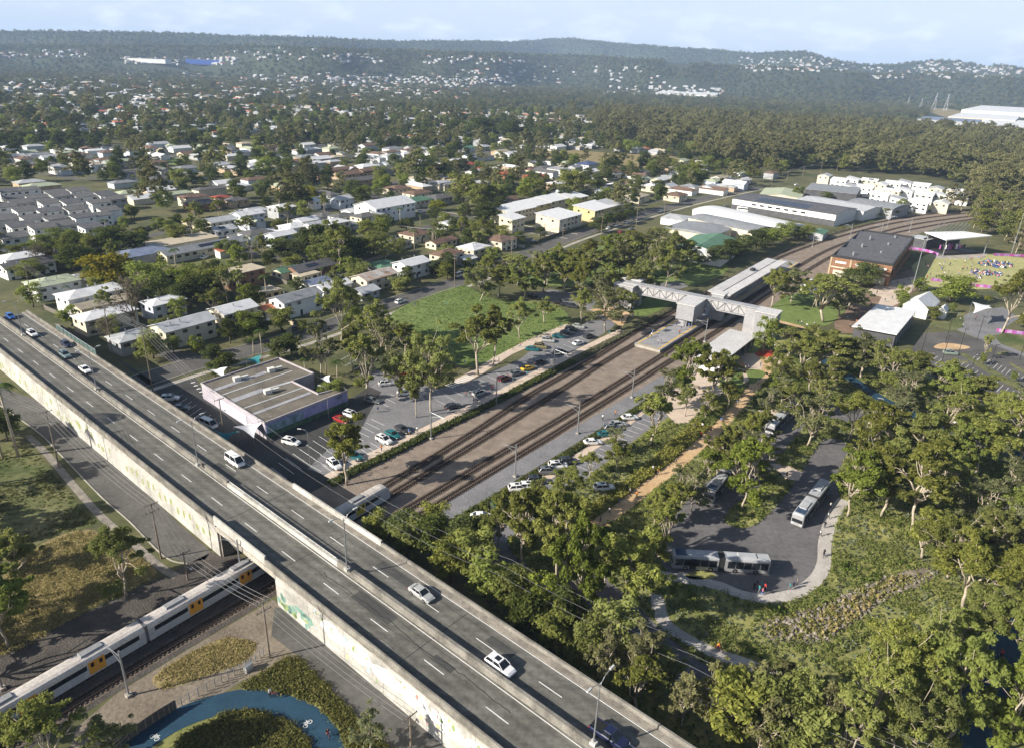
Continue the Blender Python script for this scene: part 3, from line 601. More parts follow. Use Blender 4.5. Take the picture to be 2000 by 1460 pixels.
# ------------------------------------------------------------------ passenger train (one thing: four cars)
m_trw = mat('train_roof', (.44, .40, .365), (.54, .50, .46), .3, .5)
m_trs = mat('train_side', (.34, .34, .35), (.42, .42, .43), .4, .4)
m_trl = mat('train_pale', (.52, .53, .55), rough=.35)
m_door = mat('door_orange', (.60, .27, .03), rough=.4)
m_doory = mat('door_yellow', (.62, .47, .05), rough=.4)
train = empty('passenger_train', (*rf(40, -95.7), .33), R(54.6))
def car(x0, x1, cab=False, yellow=False):
    Lc = x1 - x0; mb = MB(); W_ = 1.4
    prof = [(-W_, .35), (-W_, 1.0), (-W_, 2.6), (-W_ + .06, 3.05), (-1.05, 3.35), (-.5, 3.5), (.5, 3.5), (1.05, 3.35), (W_ - .06, 3.05), (W_, 2.6), (W_, 1.0), (W_, .35)]
    secs = [(x0 + .25, 1, 1), (x1 - .25, 1, 1)]
    if cab: secs = [(x0 + .25, 1, 1), (x1 - 2.2, 1, 1), (x1 - .9, .97, .93), (x1 - .1, .86, .62)]
    n = len(prof); vs = []
    for x, ky, kz in secs: vs += [(x, y * ky, .35 + (z - .35) * kz) for y, z in prof]
    fs = []; ms = []
    for i in range(len(secs) - 1):
        for k in range(n - 1):
            fs.append((i * n + k, (i + 1) * n + k, (i + 1) * n + k + 1, i * n + k + 1))
    fs.append(tuple(range(n))); fs.append(tuple(range((len(secs) - 1) * n + n - 1, (len(secs) - 1) * n - 1, -1)))
    mb.add(vs, fs)
    for i in range(len(secs) - 1):
        for k in range(n - 1): mb.m[i * (n - 1) + k] = 1 if 2 <= k <= 8 else 0
    b = mb.build('carriage', [m_trl if yellow else m_trs, m_trw], train)
    for sd in (-1, 1):
        segs = [.06, .27, .37, .63, .73, .94]
        for q in (.29, .66):
            for j in (0, 1):
                md = MB(); md.box((x0 + Lc * q + .3 + j * 1.2, sd * (W_ + .012), 1.72), (1.15, .05, 2.2)); d = md.build('door', m_doory if yellow else m_door, b)
                md = MB(); md.box((x0 + Lc * q + .3 + j * 1.2, sd * (W_ + .04), 2.2), (.45, .04, .75)); md.build('door_window', m_glass, d)
        for a, c in ((.05, .27), (.36, .64), (.74, .95)):
            if cab and c > .9: c = .88
            md = MB(); md.box((x0 + Lc * (a + c) / 2, sd * (W_ + .008), 2.15), (Lc * (c - a), .05, .8)); wb = md.build('window', m_glass, b)
    for q in (.22, .7):
        md = MB(); md.box((x0 + Lc * q, .1, 3.6), (3.4, 1.35, .3), 0, 0, (.9, .8)); md.build('roof_unit', mat('roof_unit_grey', (.20, .205, .21), (.27, .27, .28), 1), b)
    md = MB()
    for q in (.14, .86):
        for dx in (-1.1, 1.1):
            for sd in (-1, 1): md.disc((x0 + Lc * q + dx, sd * .55, .32), .38, .12)
    md.box(((x0 + x1) / 2, 0, .3), (Lc * .5, 2.2, .5)); md.build('bogie', m_dark, b)
    if cab:
        md = MB(); md.add([(x1 - .82, -1.15, 2.0), (x1 - .82, 1.15, 2.0), (x1 - 1.75, 1.1, 3.1), (x1 - 1.75, -1.1, 3.1)], [(0, 1, 2, 3)])
        md.v = [(v[0] + .32 + (.28 if v[2] < 2.5 else .42), v[1], v[2] + .02) for v in md.v]; md.build('windscreen', m_glass, b)
        for sd in (-1, 1):
            md = MB(); md.box((x1 - .12, sd * .8, 1.05), (.2, .3, .2)); md.build('headlight', m_lampw, b)
cars_x = [(-77, -52.2), (-52.2, -27.2), (-27.2, -2.2), (-2.2, 23), (23, 50.5)]
for i, (a, c) in enumerate(cars_x):
    car(a, c, i == 4, i == 4)
    if i: mb = MB(); mb.box((a, 0, 1.95), (.7, 2.5, 2.9)); mb.build('gangway', mat('gangway_grey', (.09, .09, .095), (.14, .14, .14), 2), train)
tag(train, 'long grey passenger train with orange doors passing under the overpass', 'train')

# ------------------------------------------------------------------ station
Tp = R(-35.4)
m_sta = mat('station_metal', (.27, .27, .28), (.35, .35, .36), .25, .45)
m_star = mat('station_roof', (.47, .455, .44), (.55, .535, .52), .15, .5)
m_mesh = mat('perforated_screen', (.27, .27, .285), (.38, .38, .39), 2.2, .5, stripes=(2.2, R(45), .25))
pc = [P(1239.4, 671, 1).to_2d(), P(1289.7, 683.4, 1).to_2d()]
pu0 = (pc[0].dot(U) + pc[1].dot(U)) / 2; pv0, pv1 = pc[0].dot(Vv), pc[1].dot(Vv)
PL = 158.
pr = empty('station_platform', (*rf(pu0, (pv0 + pv1) / 2), 0), R(54.6)); hw = (pv1 - pv0) / 2
mb = MB(); mb.box((PL / 2, 0, .5), (PL, hw * 2, .96)); mb.build('base', m_conc, pr)
mb = MB(); mb.box((PL / 2, 0, 1.02), (PL + .3, hw * 2 + .3, .08)); mb.build('surface', mat('platform_paving', (.23, .225, .235), (.30, .295, .30), .4), pr)
for sd in (-1, 1): mb = MB(); mb.box((PL / 2, sd * (hw - .75), 1.065), (PL - 1.2, .5, .02)); mb.build('tactile_strip', mat('tactile_yellow', (.62, .40, .06), rough=.7), pr)
mb = MB(); mb.box((.75, 0, 1.066), (.35, hw * 2 - 1.9, .02)); mb.build('tactile_strip', MATS['tactile_yellow'], pr)
for k in range(10): mb = MB(); mb.box((.35, -hw + 1 + k * (hw * 2 - 2) / 9, 1.35), (.06, .06, .65)); mb.build('end_post', m_steel, pr)
tag(pr, 'long grey island platform with yellow edge line between the tracks', 'platform')
BLOCK.append(np.array([tuple(rf(pu0 - 8, pv0 - 12)), tuple(rf(pu0 + PL, pv0 - 12)), tuple(rf(pu0 + PL, pv1 + 10)), tuple(rf(pu0 - 8, pv1 + 10))]))
# canopy beyond the bridge
ca, cb = P(1390, 571, 5.5).to_2d(), P(1521, 509, 5.5).to_2d(); u0, u1 = ca.dot(U) , cb.dot(U); cv = (ca.dot(Vv) + cb.dot(Vv)) / 2
cn = empty('platform_canopy', (*rf(u0, (pv0 + pv1) / 2), 1.06), R(54.6)); CL = u1 - u0
mb = MB()
mb.add([(0, -4.7, 4.75), (CL, -4.7, 4.75), (CL, 0, 4.45), (0, 0, 4.45), (CL, 4.7, 4.75), (0, 4.7, 4.75), (0, -4.7, 4.5), (CL, -4.7, 4.5), (CL, 0, 4.2), (0, 0, 4.2), (CL, 4.7, 4.5), (0, 4.7, 4.5)],
       [(0, 1, 2, 3), (3, 2, 4, 5), (6, 9, 8, 7), (9, 11, 10, 8), (0, 6, 7, 1), (5, 4, 10, 11), (1, 7, 8, 2), (2, 8, 10, 4), (0, 3, 9, 6), (3, 5, 11, 9)])
mb.build('roof', m_star, cn)
mb = MB(); mb.box((CL / 2, 0, 4.475), (CL - 2, .4, .06)); mb.build('gutter', m_dark, cn)
for k in range(9): mb = MB(); mb.tube([(3 + k * (CL - 6) / 8, 0, 0), (3 + k * (CL - 6) / 8, 0, 4.3)], .14, 8); mb.build('post', m_steel, cn)
mb = MB(); mb.box((CL * .3, 0, 1.5), (14, 3.2, 3)); mb.build('waiting_room', m_sta, cn)
mb = MB(); mb.box((CL * .3, 1.62, 1.7), (12, .05, 1.6)); mb.build('window', m_glass, cn)
mb = MB(); mb.box((CL * .72, 0, 1.5), (9, 2.8, 3)); mb.build('waiting_room', m_sta, cn)
mb = MB(); mb.box((CL * .62, 2.2, 5.1), (3.2, 1.6, .7)); mb.build('roof_unit', m_dark, cn)
tag(cn, 'long pale butterfly canopy over the island platform beyond the footbridge', 'canopy')
# footbridge across the tracks
za = 9.6
fa, fb = P(1222, 549, za).to_2d(), P(1502, 604, za).to_2d(); FD = (fb - fa); FLn = FD.length; fang = math.atan2(FD.y, FD.x)
fbz = empty('footbridge', (*fa, 0), fang)
mb = MB(); mb.box((FLn / 2, 0, 9.45), (FLn, 3.6, .25)); mb.box((FLn / 2, -1.7, 9.62), (FLn, .2, .1)); mb.build('roof', m_sta, fbz)
mb = MB(); mb.box((FLn / 2, 0, 6.0), (FLn, 3.4, .5)); mb.build('deck', m_sta, fbz)
for sd in (-1, 1):
    mb = MB(); mb.box((FLn / 2, sd * 1.55, 7.75), (FLn, .06, 3.1)); mb.build('screen', mat('screen_pale', (.33, .325, .325), (.41, .405, .405), .6, .5), fbz)
    mb = MB(); n = 22; st = FLn / n
    for k in range(n):
        a = (k * st, sd * 1.66, 6.25 if k % 2 else 9.3); c = ((k + 1) * st, sd * 1.66, 9.3 if k % 2 else 6.25); mb.tube([a, c], .11, 5)
        mb.tube([((k + 1) * st, sd * 1.66, 6.25), ((k + 1) * st, sd * 1.66, 9.3)], .07, 5)
    mb.tube([(0, sd * 1.68, 9.3), (FLn, sd * 1.68, 9.3)], .12, 5); mb.tube([(0, sd * 1.68, 6.25), (FLn, sd * 1.68, 6.25)], .12, 5); mb.build('truss', mat('truss_grey', (.13, .13, .135), (.18, .18, .185), 1, .5), fbz)
def bx(p): d = p - fa; t = FD.normalized(); return d.dot(t), d.dot(Vector((-t.y, t.x)))
def tower(x0, x1, y0, y1, z0, z1, M, roof=True):
    mb = MB(); mb.box(((x0 + x1) / 2, (y0 + y1) / 2, (z0 + z1) / 2), (x1 - x0, y1 - y0, z1 - z0)); t = mb.build('tower', M, fbz)
    if roof: mb = MB(); mb.box(((x0 + x1) / 2, (y0 + y1) / 2, z1 + .15), (x1 - x0 + .6, y1 - y0 + .6, .3)); mb.build('tower_roof', m_star, t)
    return t
mid = bx(rf(pu0 + 42, (pv0 + pv1) / 2))[0]
tower(mid - 3.2, mid + 3.2, -13.5, -1.8, 3.6, 9.2, m_mesh)
for dx in (-3, 0, 3):
    for dy in (-13.2, -9, -5): mb = MB(); mb.tube([(mid + dx, dy, 1.06), (mid + dx, dy, 3.7)], .13, 7); mb.build('column', m_steel, fbz)
mb = MB(); mb.box((mid - 1, -11, 2.3), (3.6, 3.4, 2.5)); mb.build('lift_lobby', m_sta, fbz)
tower(mid + 4, mid + 8.5, 2.0, 6.5, 0.9, 10.6, m_sta)
tower(-2.5, 5.5, -5.2, -1.8, 0, 9.1, m_mesh); tower(-2.5, 5.5, 1.9, 5.0, 0, 9.9, m_mesh)
tower(FLn - 7.4, FLn - 3.2, -2.4, 2.1, 0, 9.2, m_sta, False); tower(FLn - 3.0, FLn + 4, -5, 1.5, 0, 9.3, m_mesh)
tag(fbz, 'grey steel truss footbridge with lift towers crossing the tracks', 'footbridge')
BLOCK.append(np.array([tuple(p) for p in rect(((fa + fb) / 2), FLn + 16, 22, fang)]))
# entrance building
eq = [P(1431, 646, 4.6).to_2d(), P(1376, 686, 4.6).to_2d(), P(1394, 706, 4.6).to_2d(), P(1472, 659, 4.6).to_2d()]
ec = sum(eq, Vector((0, 0))) / 4; en = empty('entrance_building', (*ec, 0), R(54.6))
mb = MB(); mb.box((0, 0, 4.6), (31, 9.5, .28)); mb.build('roof', m_star, en)
mb = MB(); mb.box((1, -1.2, 2.2), (26, 5.0, 4.3)); mb.build('wall', mat('entrance_wall', (.20, .19, .18), (.26, .25, .24), .4), en)
for k in range(8): mb = MB(); mb.tube([(-14 + k * 4, -4.1, 0), (-14 + k * 4, -4.1, 4.5)], .12, 7); mb.build('column', m_dark, en)
for k in range(5): mb = MB(); mb.box((-9 + k * 5, -3.72, 1.9), (3.4, .06, 2.4)); mb.build('window', m_glass, en)
mb = MB(); mb.box((-15, 0, 2.2), (.4, 8.5, 4.3)); mb.build('end_screen', m_white, en)
tag(en, 'low entrance building with pale flat roof and dark columns below the footbridge', 'station building')
BLOCK.append(np.array([tuple(p) for p in rect(ec, 33, 12, R(54.6))]))
# ------------------------------------------------------------------ cars
def paint(n, c): return mat('paint_' + n, c, rough=.28, spec=.5, coat=.4)
PAINT = {n: paint(n, c) for n, c in dict(white=(.72, .72, .71), silver=(.36, .37, .36), grey=(.13, .14, .145), dark=(.035, .038, .042), black=(.012, .012, .013), red=(.32, .02, .02), maroon=(.10, .012, .014), blue=(.02, .10, .36), navy=(.012, .016, .05), teal=(.012, .12, .13), slate=(.16, .22, .23), yellow=(.62, .40, .01), olive=(.20, .17, .08), green=(.22, .27, .23)).items()}
CW = {'white': 'white', 'silver': 'silver', 'grey': 'grey', 'dark': 'dark grey', 'black': 'black', 'red': 'red', 'maroon': 'dark red', 'blue': 'bright blue', 'navy': 'navy blue', 'teal': 'teal', 'slate': 'grey blue', 'yellow': 'yellow', 'olive': 'brown', 'green': 'pale green'}
# name: length, width, body sections (x, half width, low, high), cabin (rear base, front base, rear top, front top, beltline, roof)
CARS = {
 'sedan': (4.7, 1.82, [(-2.35, .74, .42, .80), (-2.25, .85, .25, .96), (-1.5, .91, .18, 1.0), (0, .91, .18, .97), (1.0, .91, .18, .95), (2.0, .87, .2, .78), (2.35, .70, .35, .60)], (-1.85, 1.05, -1.1, .25, .95, 1.43)),
 'hatch': (4.2, 1.78, [(-2.1, .78, .4, .90), (-2.0, .86, .25, 1.0), (-1.3, .89, .18, 1.0), (0, .89, .18, .98), (1.0, .89, .18, .97), (1.8, .85, .2, .80), (2.1, .70, .35, .62)], (-2.0, 1.05, -1.65, .25, .97, 1.48)),
 'suv': (4.65, 1.88, [(-2.32, .82, .45, 1.0), (-2.22, .91, .3, 1.1), (-1.4, .94, .24, 1.12), (0, .94, .24, 1.1), (1.05, .94, .24, 1.07), (2.0, .90, .26, .92), (2.32, .76, .4, .72)], (-2.2, 1.15, -1.8, .3, 1.08, 1.70)),
 'van': (5.1, 1.95, [(-2.55, .92, .4, 1.15), (-2.5, .97, .3, 1.25), (-1.4, .97, .25, 1.25), (0, .97, .25, 1.25), (1.6, .97, .25, 1.2), (2.3, .92, .28, 1.0), (2.55, .80, .4, .8)], (-2.5, 2.2, -2.42, 1.25, 1.2, 2.15)),
 'ute': (5.2, 1.88, [(-2.6, .84, .5, .95), (-2.5, .92, .4, 1.05), (-1.0, .94, .3, 1.06), (0, .94, .3, 1.08), (1.2, .94, .3, 1.08), (2.3, .90, .34, .96), (2.6, .76, .45, .75)], (-.75, 1.45, -.45, .65, 1.06, 1.76)),
}
def car_kind(kind, parts=True):
    Lc, W_, secs, cab = CARS[kind]; r = empty({'ute': 'pickup_truck', 'van': 'van'}.get(kind, 'parked_car'))
    mb = MB(); n = 8; vs = []
    for x, w_, lo, hi in secs:
        vs += [(x, -w_ * .9, lo), (x, -w_, lo + (hi - lo) * .45), (x, -w_ * .96, lo + (hi - lo) * .85), (x, -w_ * .82, hi), (x, w_ * .82, hi), (x, w_ * .96, lo + (hi - lo) * .85), (x, w_, lo + (hi - lo) * .45), (x, w_ * .9, lo)]
    fs = [(i * n + k, i * n + k + 1, (i + 1) * n + k + 1, (i + 1) * n + k) for i in range(len(secs) - 1) for k in range(n - 1)]
    fs += [tuple(range(n)), tuple(range((len(secs) - 1) * n + n - 1, (len(secs) - 1) * n - 1, -1))]
    mb.add(vs, fs)
    rb, fb_, rt, ft, zb, zt = cab; wb = W_ / 2 * .88; wt = W_ / 2 * .74
    mb.box(((rt + ft) / 2, 0, zt), (ft - rt + .1, wt * 2 + .04, .07), 0, 0, (.9, .88))
    for sy in (-1, 1):
        for xb, xt in ((rb, rt), (fb_, ft), ((rb + fb_) / 2 - .1, (rt + ft) / 2)): mb.tube([(xb, sy * wb, zb), (xt, sy * wt, zt)], .05, 5)
        mb.box((fb_ - .35, sy * (W_ / 2 + .06), zb + .05), (.16, .18, .12))
    if kind == 'ute':
        for sy in (-1, 1): mb.box((-1.65, sy * .86, 1.12), (1.8, .08, .12))
    body = mb.build('body', PAINT['white'], r, False)
    g = MB(); k = .97
    vs = [(rb, -wb, zb), (fb_, -wb, zb), (fb_, wb, zb), (rb, wb, zb), (rt, -wt, zt), (ft, -wt, zt), (ft, wt, zt), (rt, wt, zt)]
    g.add([(v[0], v[1] * k, v[2]) for v in vs], [(0, 1, 5, 4), (1, 2, 6, 5), (2, 3, 7, 6), (3, 0, 4, 7)])
    g.build('windows', m_glass, r)
    if kind == 'ute': g = MB(); g.box((-1.68, 0, 1.07), (1.7, 1.6, .03)); g.build('tray', m_tyre, r)
    if kind == 'suv': g = MB(); g.box((-.4, 0, zt + .037), (.9, .8, .02)); g.build('sunroof', m_glass, r)
    if parts:
        for sx in (-.305, .30):
            for sy in (-1, 1):
                g = MB(); g.disc((Lc * sx, sy * (W_ / 2 - .1), .33), .33, .24); wh = g.build('wheel', m_tyre, r)
                g = MB(); g.disc((Lc * sx, sy * (W_ / 2 + .015), .33), .21, .03, n=10); g.build('rim', m_rim, wh)
        for sy in (-1, 1):
            x, w_, lo, hi = secs[-1]; g = MB(); g.box((x - .09, sy * w_ * .85, lo + (hi - lo) * .75), (.22, .34, .13)); g.build('headlight', m_lampw, r)
            x, w_, lo, hi = secs[0]; g = MB(); g.box((x + .06, sy * w_ * .9, lo + (hi - lo) * .7), (.18, .28, .2)); g.build('tail_light', m_lampr, r)
        for e_, x in ((1, secs[-1][0]), (-1, secs[0][0])): g = MB(); g.box((x - e_ * .02, 0, .52), (.03, .42, .12)); g.build('number_plate', m_white, r)
    return r
CK = {k: Kind(car_kind, k) for k in CARS}; CKF = {k: Kind(car_kind, k, False) for k in CARS}
def repaint(o, M):
    for c in KIDS.get(o.name, []):
        if c.name.split('.')[0] == 'body': c.material_slots[0].link = 'OBJECT'; c.material_slots[0].material = M
KW = {'sedan': 'sedan', 'hatch': 'hatchback', 'suv': 'wagon', 'van': 'van', 'ute': 'pickup'}
def place_car(x, y, kind, col, hd, z=0.03, group='cars parked around the railway', label=None, near=None):
    g = P(x, y + 1, z + .6); g.z = z; near = (y > 700) if near is None else near
    o = (CK if near else CKF)[kind].place(g, R(hd)); repaint(o, PAINT[col])
    if label: tag(o, label, 'pickup' if kind == 'ute' else 'van' if kind == 'van' else 'car', group)
    else: auto(o, '%s %s' % (CW[col], KW[kind]), 'pickup' if kind == 'ute' else 'van' if kind == 'van' else 'car', group)
    return o
HO = math.degrees(math.atan2(OD.y, OD.x))
for x, y, k, c, lab in [(20, 617, 'hatch', 'blue', 'bright blue hatchback at the upper left end of the overpass'), (63, 651, 'suv', 'white', 'white wagon following the bright blue hatchback on the overpass'), (129, 671, 'hatch', 'navy', 'navy blue hatchback beside the grey blue wagon on the overpass'), (127, 692, 'suv', 'slate', 'grey blue wagon beside the navy hatchback on the overpass'), (166, 720, 'sedan', 'white', 'white sedan ahead of the grey blue wagon on the overpass'), (459, 899, 'van', 'white', 'white van on the overpass above the shaded car park'), (823, 1156, 'sedan', 'silver', 'silver sedan on the overpass beside the dense trees'), (977, 1298, 'suv', 'white', 'white wagon with a dark sunroof hugging the median barrier'), (1190, 1434, 'ute', 'navy', 'navy blue pickup passing the street lamp at the lower edge')]:
    g = P(x, y, DZ + .7); nn = g.to_2d().dot(ON); o = CK[k].place((g.x, g.y, DZ + .004), R(HO)); repaint(o, PAINT[c]); tag(o, lab, 'pickup' if k == 'ute' else 'van' if k == 'van' else 'car', 'traffic on the overpass')
for x, y, k, c, h in [(569, 861, 'suv', 'white', -20), (666, 817, 'sedan', 'red', -30), (686, 808, 'suv', 'white', -30), (653, 905, 'suv', 'white', -45), (692, 888, 'sedan', 'teal', -40), (750, 857, 'suv', 'white', -40), (767, 846, 'sedan', 'teal', -40), (786, 836, 'sedan', 'dark', -40), (727, 780, 'sedan', 'grey', -20), (755, 747, 'suv', 'white', 25), (792, 765, 'sedan', 'white', 20), (885, 791, 'sedan', 'dark', 35), (937, 766, 'suv', 'silver', 40), (985, 738, 'suv', 'maroon', 40), (1008, 727, 'sedan', 'grey', 40), (1031, 717, 'sedan', 'yellow', 40), (1053, 706, 'suv', 'dark', 40), (789, 726, 'sedan', 'red', 20), (1040, 680, 'sedan', 'teal', -10), (1056, 675, 'suv', 'olive', -10), (1071, 663, 'suv', 'silver', -10), (1092, 655, 'sedan', 'teal', -10), (1107, 648, 'sedan', 'dark', -10), (1116, 642, 'suv', 'dark', -10), (1130, 636, 'sedan', 'silver', -10), (1130, 668, 'sedan', 'white', 45), (1150, 656, 'suv', 'dark', 45), (1093, 686, 'suv', 'dark', 45), (1092, 590, 'suv', 'black', -20), (1105, 594, 'sedan', 'black', -20), (1118, 597, 'suv', 'dark', -20), (1041, 576, 'suv', 'dark', -20),
 (1230, 813, 'sedan', 'white', 10), (1207, 826, 'sedan', 'silver', 10), (1196, 834, 'suv', 'grey', 10), (1184, 845, 'sedan', 'teal', 10), (1158, 861, 'sedan', 'white', 10), (1110, 899, 'suv', 'dark', 10), (1090, 907, 'suv', 'white', 10), (1071, 918, 'suv', 'grey', 10), (1048, 936, 'suv', 'dark', 10), (1035, 948, 'suv', 'white', 10), (1013, 951, 'suv', 'white', 10), (941, 1006, 'sedan', 'white', 10), (980, 983, 'sedan', 'teal', 10), (1180, 950, 'suv', 'white', 10), (332, 776, 'suv', 'white', 10), (408, 827, 'van', 'white', -30), (352, 794, 'sedan', 'grey', 10)]:
    place_car(x, y, k, c, h + random.uniform(-4, 4), .045)
for x, y, k, c, h in [(782, 588, 'suv', 'white', 56), (897, 537, 'van', 'white', 57), (1188, 445, 'sedan', 'white', 56), (1202, 440, 'suv', 'white', 56), (1223, 434, 'sedan', 'white', 56), (1212, 452, 'sedan', 'red', 57), (1232, 446, 'sedan', 'grey', 57), (1044, 473, 'suv', 'black', 0), (149, 620, 'ute', 'white', 5), (157, 631, 'sedan', 'blue', 5), (137, 609, 'sedan', 'dark', 5), (514, 623, 'sedan', 'white', 10), (458, 640, 'suv', 'dark', 20), (470, 637, 'sedan', 'dark', 20), (399, 501, 'sedan', 'white', 80), (410, 494, 'ute', 'white', 20), (578, 640, 'hatch', 'dark', 50), (1857, 688, 'suv', 'green', -5), (1245, 428, 'suv', 'grey', 56), (1290, 412, 'sedan', 'white', 56), (1420, 402, 'sedan', 'grey', 20), (1440, 398, 'suv', 'white', 20), (1690, 408, 'sedan', 'grey', -20), (1556, 360, 'sedan', 'white', 30), (1566, 366, 'suv', 'grey', 30), (705, 380, 'suv', 'white', 134), (820, 412, 'sedan', 'white', 134), (560, 345, 'sedan', 'white', 140)]:
    place_car(x, y, k, c, h, .03, 'cars along the suburban streets')
# ------------------------------------------------------------------ buses
m_bus = mat('bus_grey', (.30, .30, .31), rough=.3, coat=.3); m_busr = mat('bus_roof', (.32, .33, .345), (.40, .41, .425), .5, .5)
m_bell = mat('bus_bellows', (.05, .05, .05), rough=.9)
def bus_kind():
    r = empty('articulated_bus')
    def section(x0, x1, front):
        W_ = 1.27; prof = [(-W_, .3), (-W_ - .01, 1.2), (-W_ + .02, 2.7), (-W_ + .14, 3.02), (-.6, 3.12), (.6, 3.12), (W_ - .14, 3.02), (W_ - .02, 2.7), (W_ + .01, 1.2), (W_, .3)]
        secs = [(x0, 1, 1), (x1 - (.5 if front else 0), 1, 1)] + ([(x1 - .12, .97, .97), (x1, .88, .88)] if front else [])
        mb = MB(); n = len(prof); vs = []
        for x, ky, kz in secs: vs += [(x, y * ky, .3 + (z - .3) * kz) for y, z in prof]
        fs = [(i * n + k, (i + 1) * n + k, (i + 1) * n + k + 1, i * n + k + 1) for i in range(len(secs) - 1) for k in range(n - 1)]
        fs += [tuple(range(n)), tuple(range((len(secs) - 1) * n + n - 1, (len(secs) - 1) * n - 1, -1))]; mb.add(vs, fs)
        for i in range(len(secs) - 1):
            for k in (2, 3, 4, 5, 6): mb.m[i * (n - 1) + k] = 1
        b = mb.build('front_body' if front else 'rear_body', [m_bus, m_busr], r)
        Lc = x1 - x0; nw = 5
        for sy in (-1, 1):
            for k in range(nw):
                a = x0 + .25 + k * (Lc - .7) / nw; g = MB(); g.box((a + (Lc - .7) / nw / 2, sy * (W_ + .004), 1.75), ((Lc - .7) / nw - .1, .04, 1.45)); g.build('side_window', m_glass, b)
            if front or sy < 0:
                g = MB(); g.box((x0 + Lc * .55, sy * (W_ + .03), 1.5), (1.2, .04, 2.2)); g.build('door', m_glass, b)
        g = MB(); g.box((x0 + Lc * .5, 0, 3.2), (Lc * .42, 1.5, .22), 0, 0, (.95, .85)); g.build('roof_unit', m_busr, b)
        if front:
            g = MB(); g.add([(x1 + .02, -1.08, 1.0), (x1 + .02, 1.08, 1.0), (x1 - .02, 1.05, 2.62), (x1 - .02, -1.05, 2.62)], [(0, 1, 2, 3)]); g.build('windscreen', m_glass, b)
            g = MB(); g.box((x1 - 1.6, 0, 3.13), (2.2, 1.9, .05)); g.build('solar_panel', mat('panel_blue', (.03, .05, .09), (.05, .08, .13), 2, .2), b)
            for sy in (-1, 1): g = MB(); g.box((x1 - .02, sy * .85, .7), (.08, .34, .2)); g.build('headlight', m_lampw, b)
        return b
    section(.6, 9.0, True); section(-8.8, -.6, False)
    mb = MB()
    for k in range(8): mb.box((-.52 + k * .148, 0, 1.72), (.1, 2.36 - .1 * (k % 2), 2.62 - .1 * (k % 2)))
    mb.build('bellows', m_bell, r)
    for x in (6.6, 1.9, -2.6, -6.4):
        for sy in (-1, 1):
            g = MB(); g.disc((x, sy * 1.15, .48), .48, .28); wh = g.build('wheel', m_tyre, r); g = MB(); g.disc((x, sy * 1.3, .48), .26, .03, n=10); g.build('rim', m_rim, wh)
    return r
BUS = Kind(bus_kind)
def bus_at(a, b, lab):                       # a: px of front, b: px towards the rear
    p, q = P(*a, 1.5).to_2d(), P(*b, 1.5).to_2d(); d = (p - q).normalized(); c = p - d * 9.0
    tag(BUS.place((c.x, c.y, .05), math.atan2(d.y, d.x)), lab, 'bus', 'articulated buses at the bus loop'); BLOCK.append(np.array([tuple(v) for v in rect(c, 19, 4, math.atan2(d.y, d.x))]))
bus_at((1312, 1090), (1493, 1101), 'white articulated bus turning broadside at the bottom of the bus loop')
bus_at((1557, 1016), (1607, 952), 'white articulated bus driving down the right arm of the bus loop')
bus_at((1384, 968), (1436, 905), 'white articulated bus stopped on the left arm beside the orange path')
bus_at((1503, 838), (1548, 796), 'white articulated bus at the far end of the bus loop')
def coach_kind():
    r = empty('coach'); mb = MB(); mb.box((0, 0, 1.75), (11, 2.5, 2.7), 0, 0, (.98, .9)); mb.build('body', PAINT['white'], r)
    for sy in (-1, 1):
        mb = MB(); mb.box((0, sy * 1.235, 2.1), (9.6, .06, .8)); mb.build('window_band', m_glass, r)
        for x in (-3.4, 3.6): mb = MB(); mb.disc((x, sy * 1.12, .5), .5, .3); mb.build('wheel', m_tyre, r)
    return r
tag(Kind(coach_kind).place(P(1455, 414), R(-25)), 'white coach parked beside the long black and white warehouse', 'coach')

# ------------------------------------------------------------------ buildings
ROOF = {'white': mat('roof_white', (.62, .62, .62), (.74, .74, .74), .5, .5, stripes=(1.2, R(10), .12)), 'lgrey': mat('roof_pale_grey', (.40, .41, .42), (.52, .53, .54), .4, .5, stripes=(1.2, R(10), .15)), 'grey': mat('roof_grey', (.20, .21, .225), (.29, .30, .31), .4, .6, stripes=(1.2, R(10), .15)), 'dark': mat('roof_dark', (.075, .075, .082), (.115, .115, .12), .5, .7), 'slate': mat('roof_slate', (.085, .085, .086), (.13, .128, .124), .5, .8), 'red': mat('roof_red', (.26, .055, .03), (.36, .085, .045), .6, .8), 'orange': mat('roof_terracotta', (.40, .13, .06), (.48, .19, .10), .6, .8), 'brown': mat('roof_brown', (.12, .075, .055), (.19, .12, .085), .6, .8), 'tan': mat('roof_tan', (.36, .31, .23), (.45, .39, .29), .5, .8), 'pgreen': mat('roof_pale_green', (.32, .36, .25), (.42, .45, .32), .5, .7), 'green': mat('roof_green', (.07, .15, .09), (.11, .21, .135), .4, .6), 'blue': mat('roof_blue_grey', (.14, .17, .25), (.20, .235, .32), .4, .5), 'navy': mat('roof_navy', (.05, .07, .15), (.08, .10, .19), .4, .5), 'rust': mat('roof_rust', (.50, .48, .45), (.36, .22, .14), .25, .7)}
WALL = {'white': mat('wall_white', (.64, .64, .62), (.73, .73, .71), .4, .7), 'cream': mat('wall_cream', (.52, .47, .36), (.62, .57, .45), .4, .8), 'grey': mat('wall_grey', (.30, .31, .32), (.38, .39, .40), .4, .7), 'dark': mat('wall_dark', (.06, .06, .065), (.09, .09, .095), .4, .7), 'brick': mat('wall_brick', (.22, .115, .065), (.31, .17, .10), 1.2, .85, stripes=(2.5, R(0), .2)), 'yellow': mat('wall_yellow', (.52, .42, .20), (.60, .50, .27), .4, .8), 'tan': mat('wall_tan', (.36, .27, .18), (.45, .35, .24), .5, .85), 'blue': mat('wall_blue_white', (.45, .50, .56), (.54, .58, .63), .4, .7)}
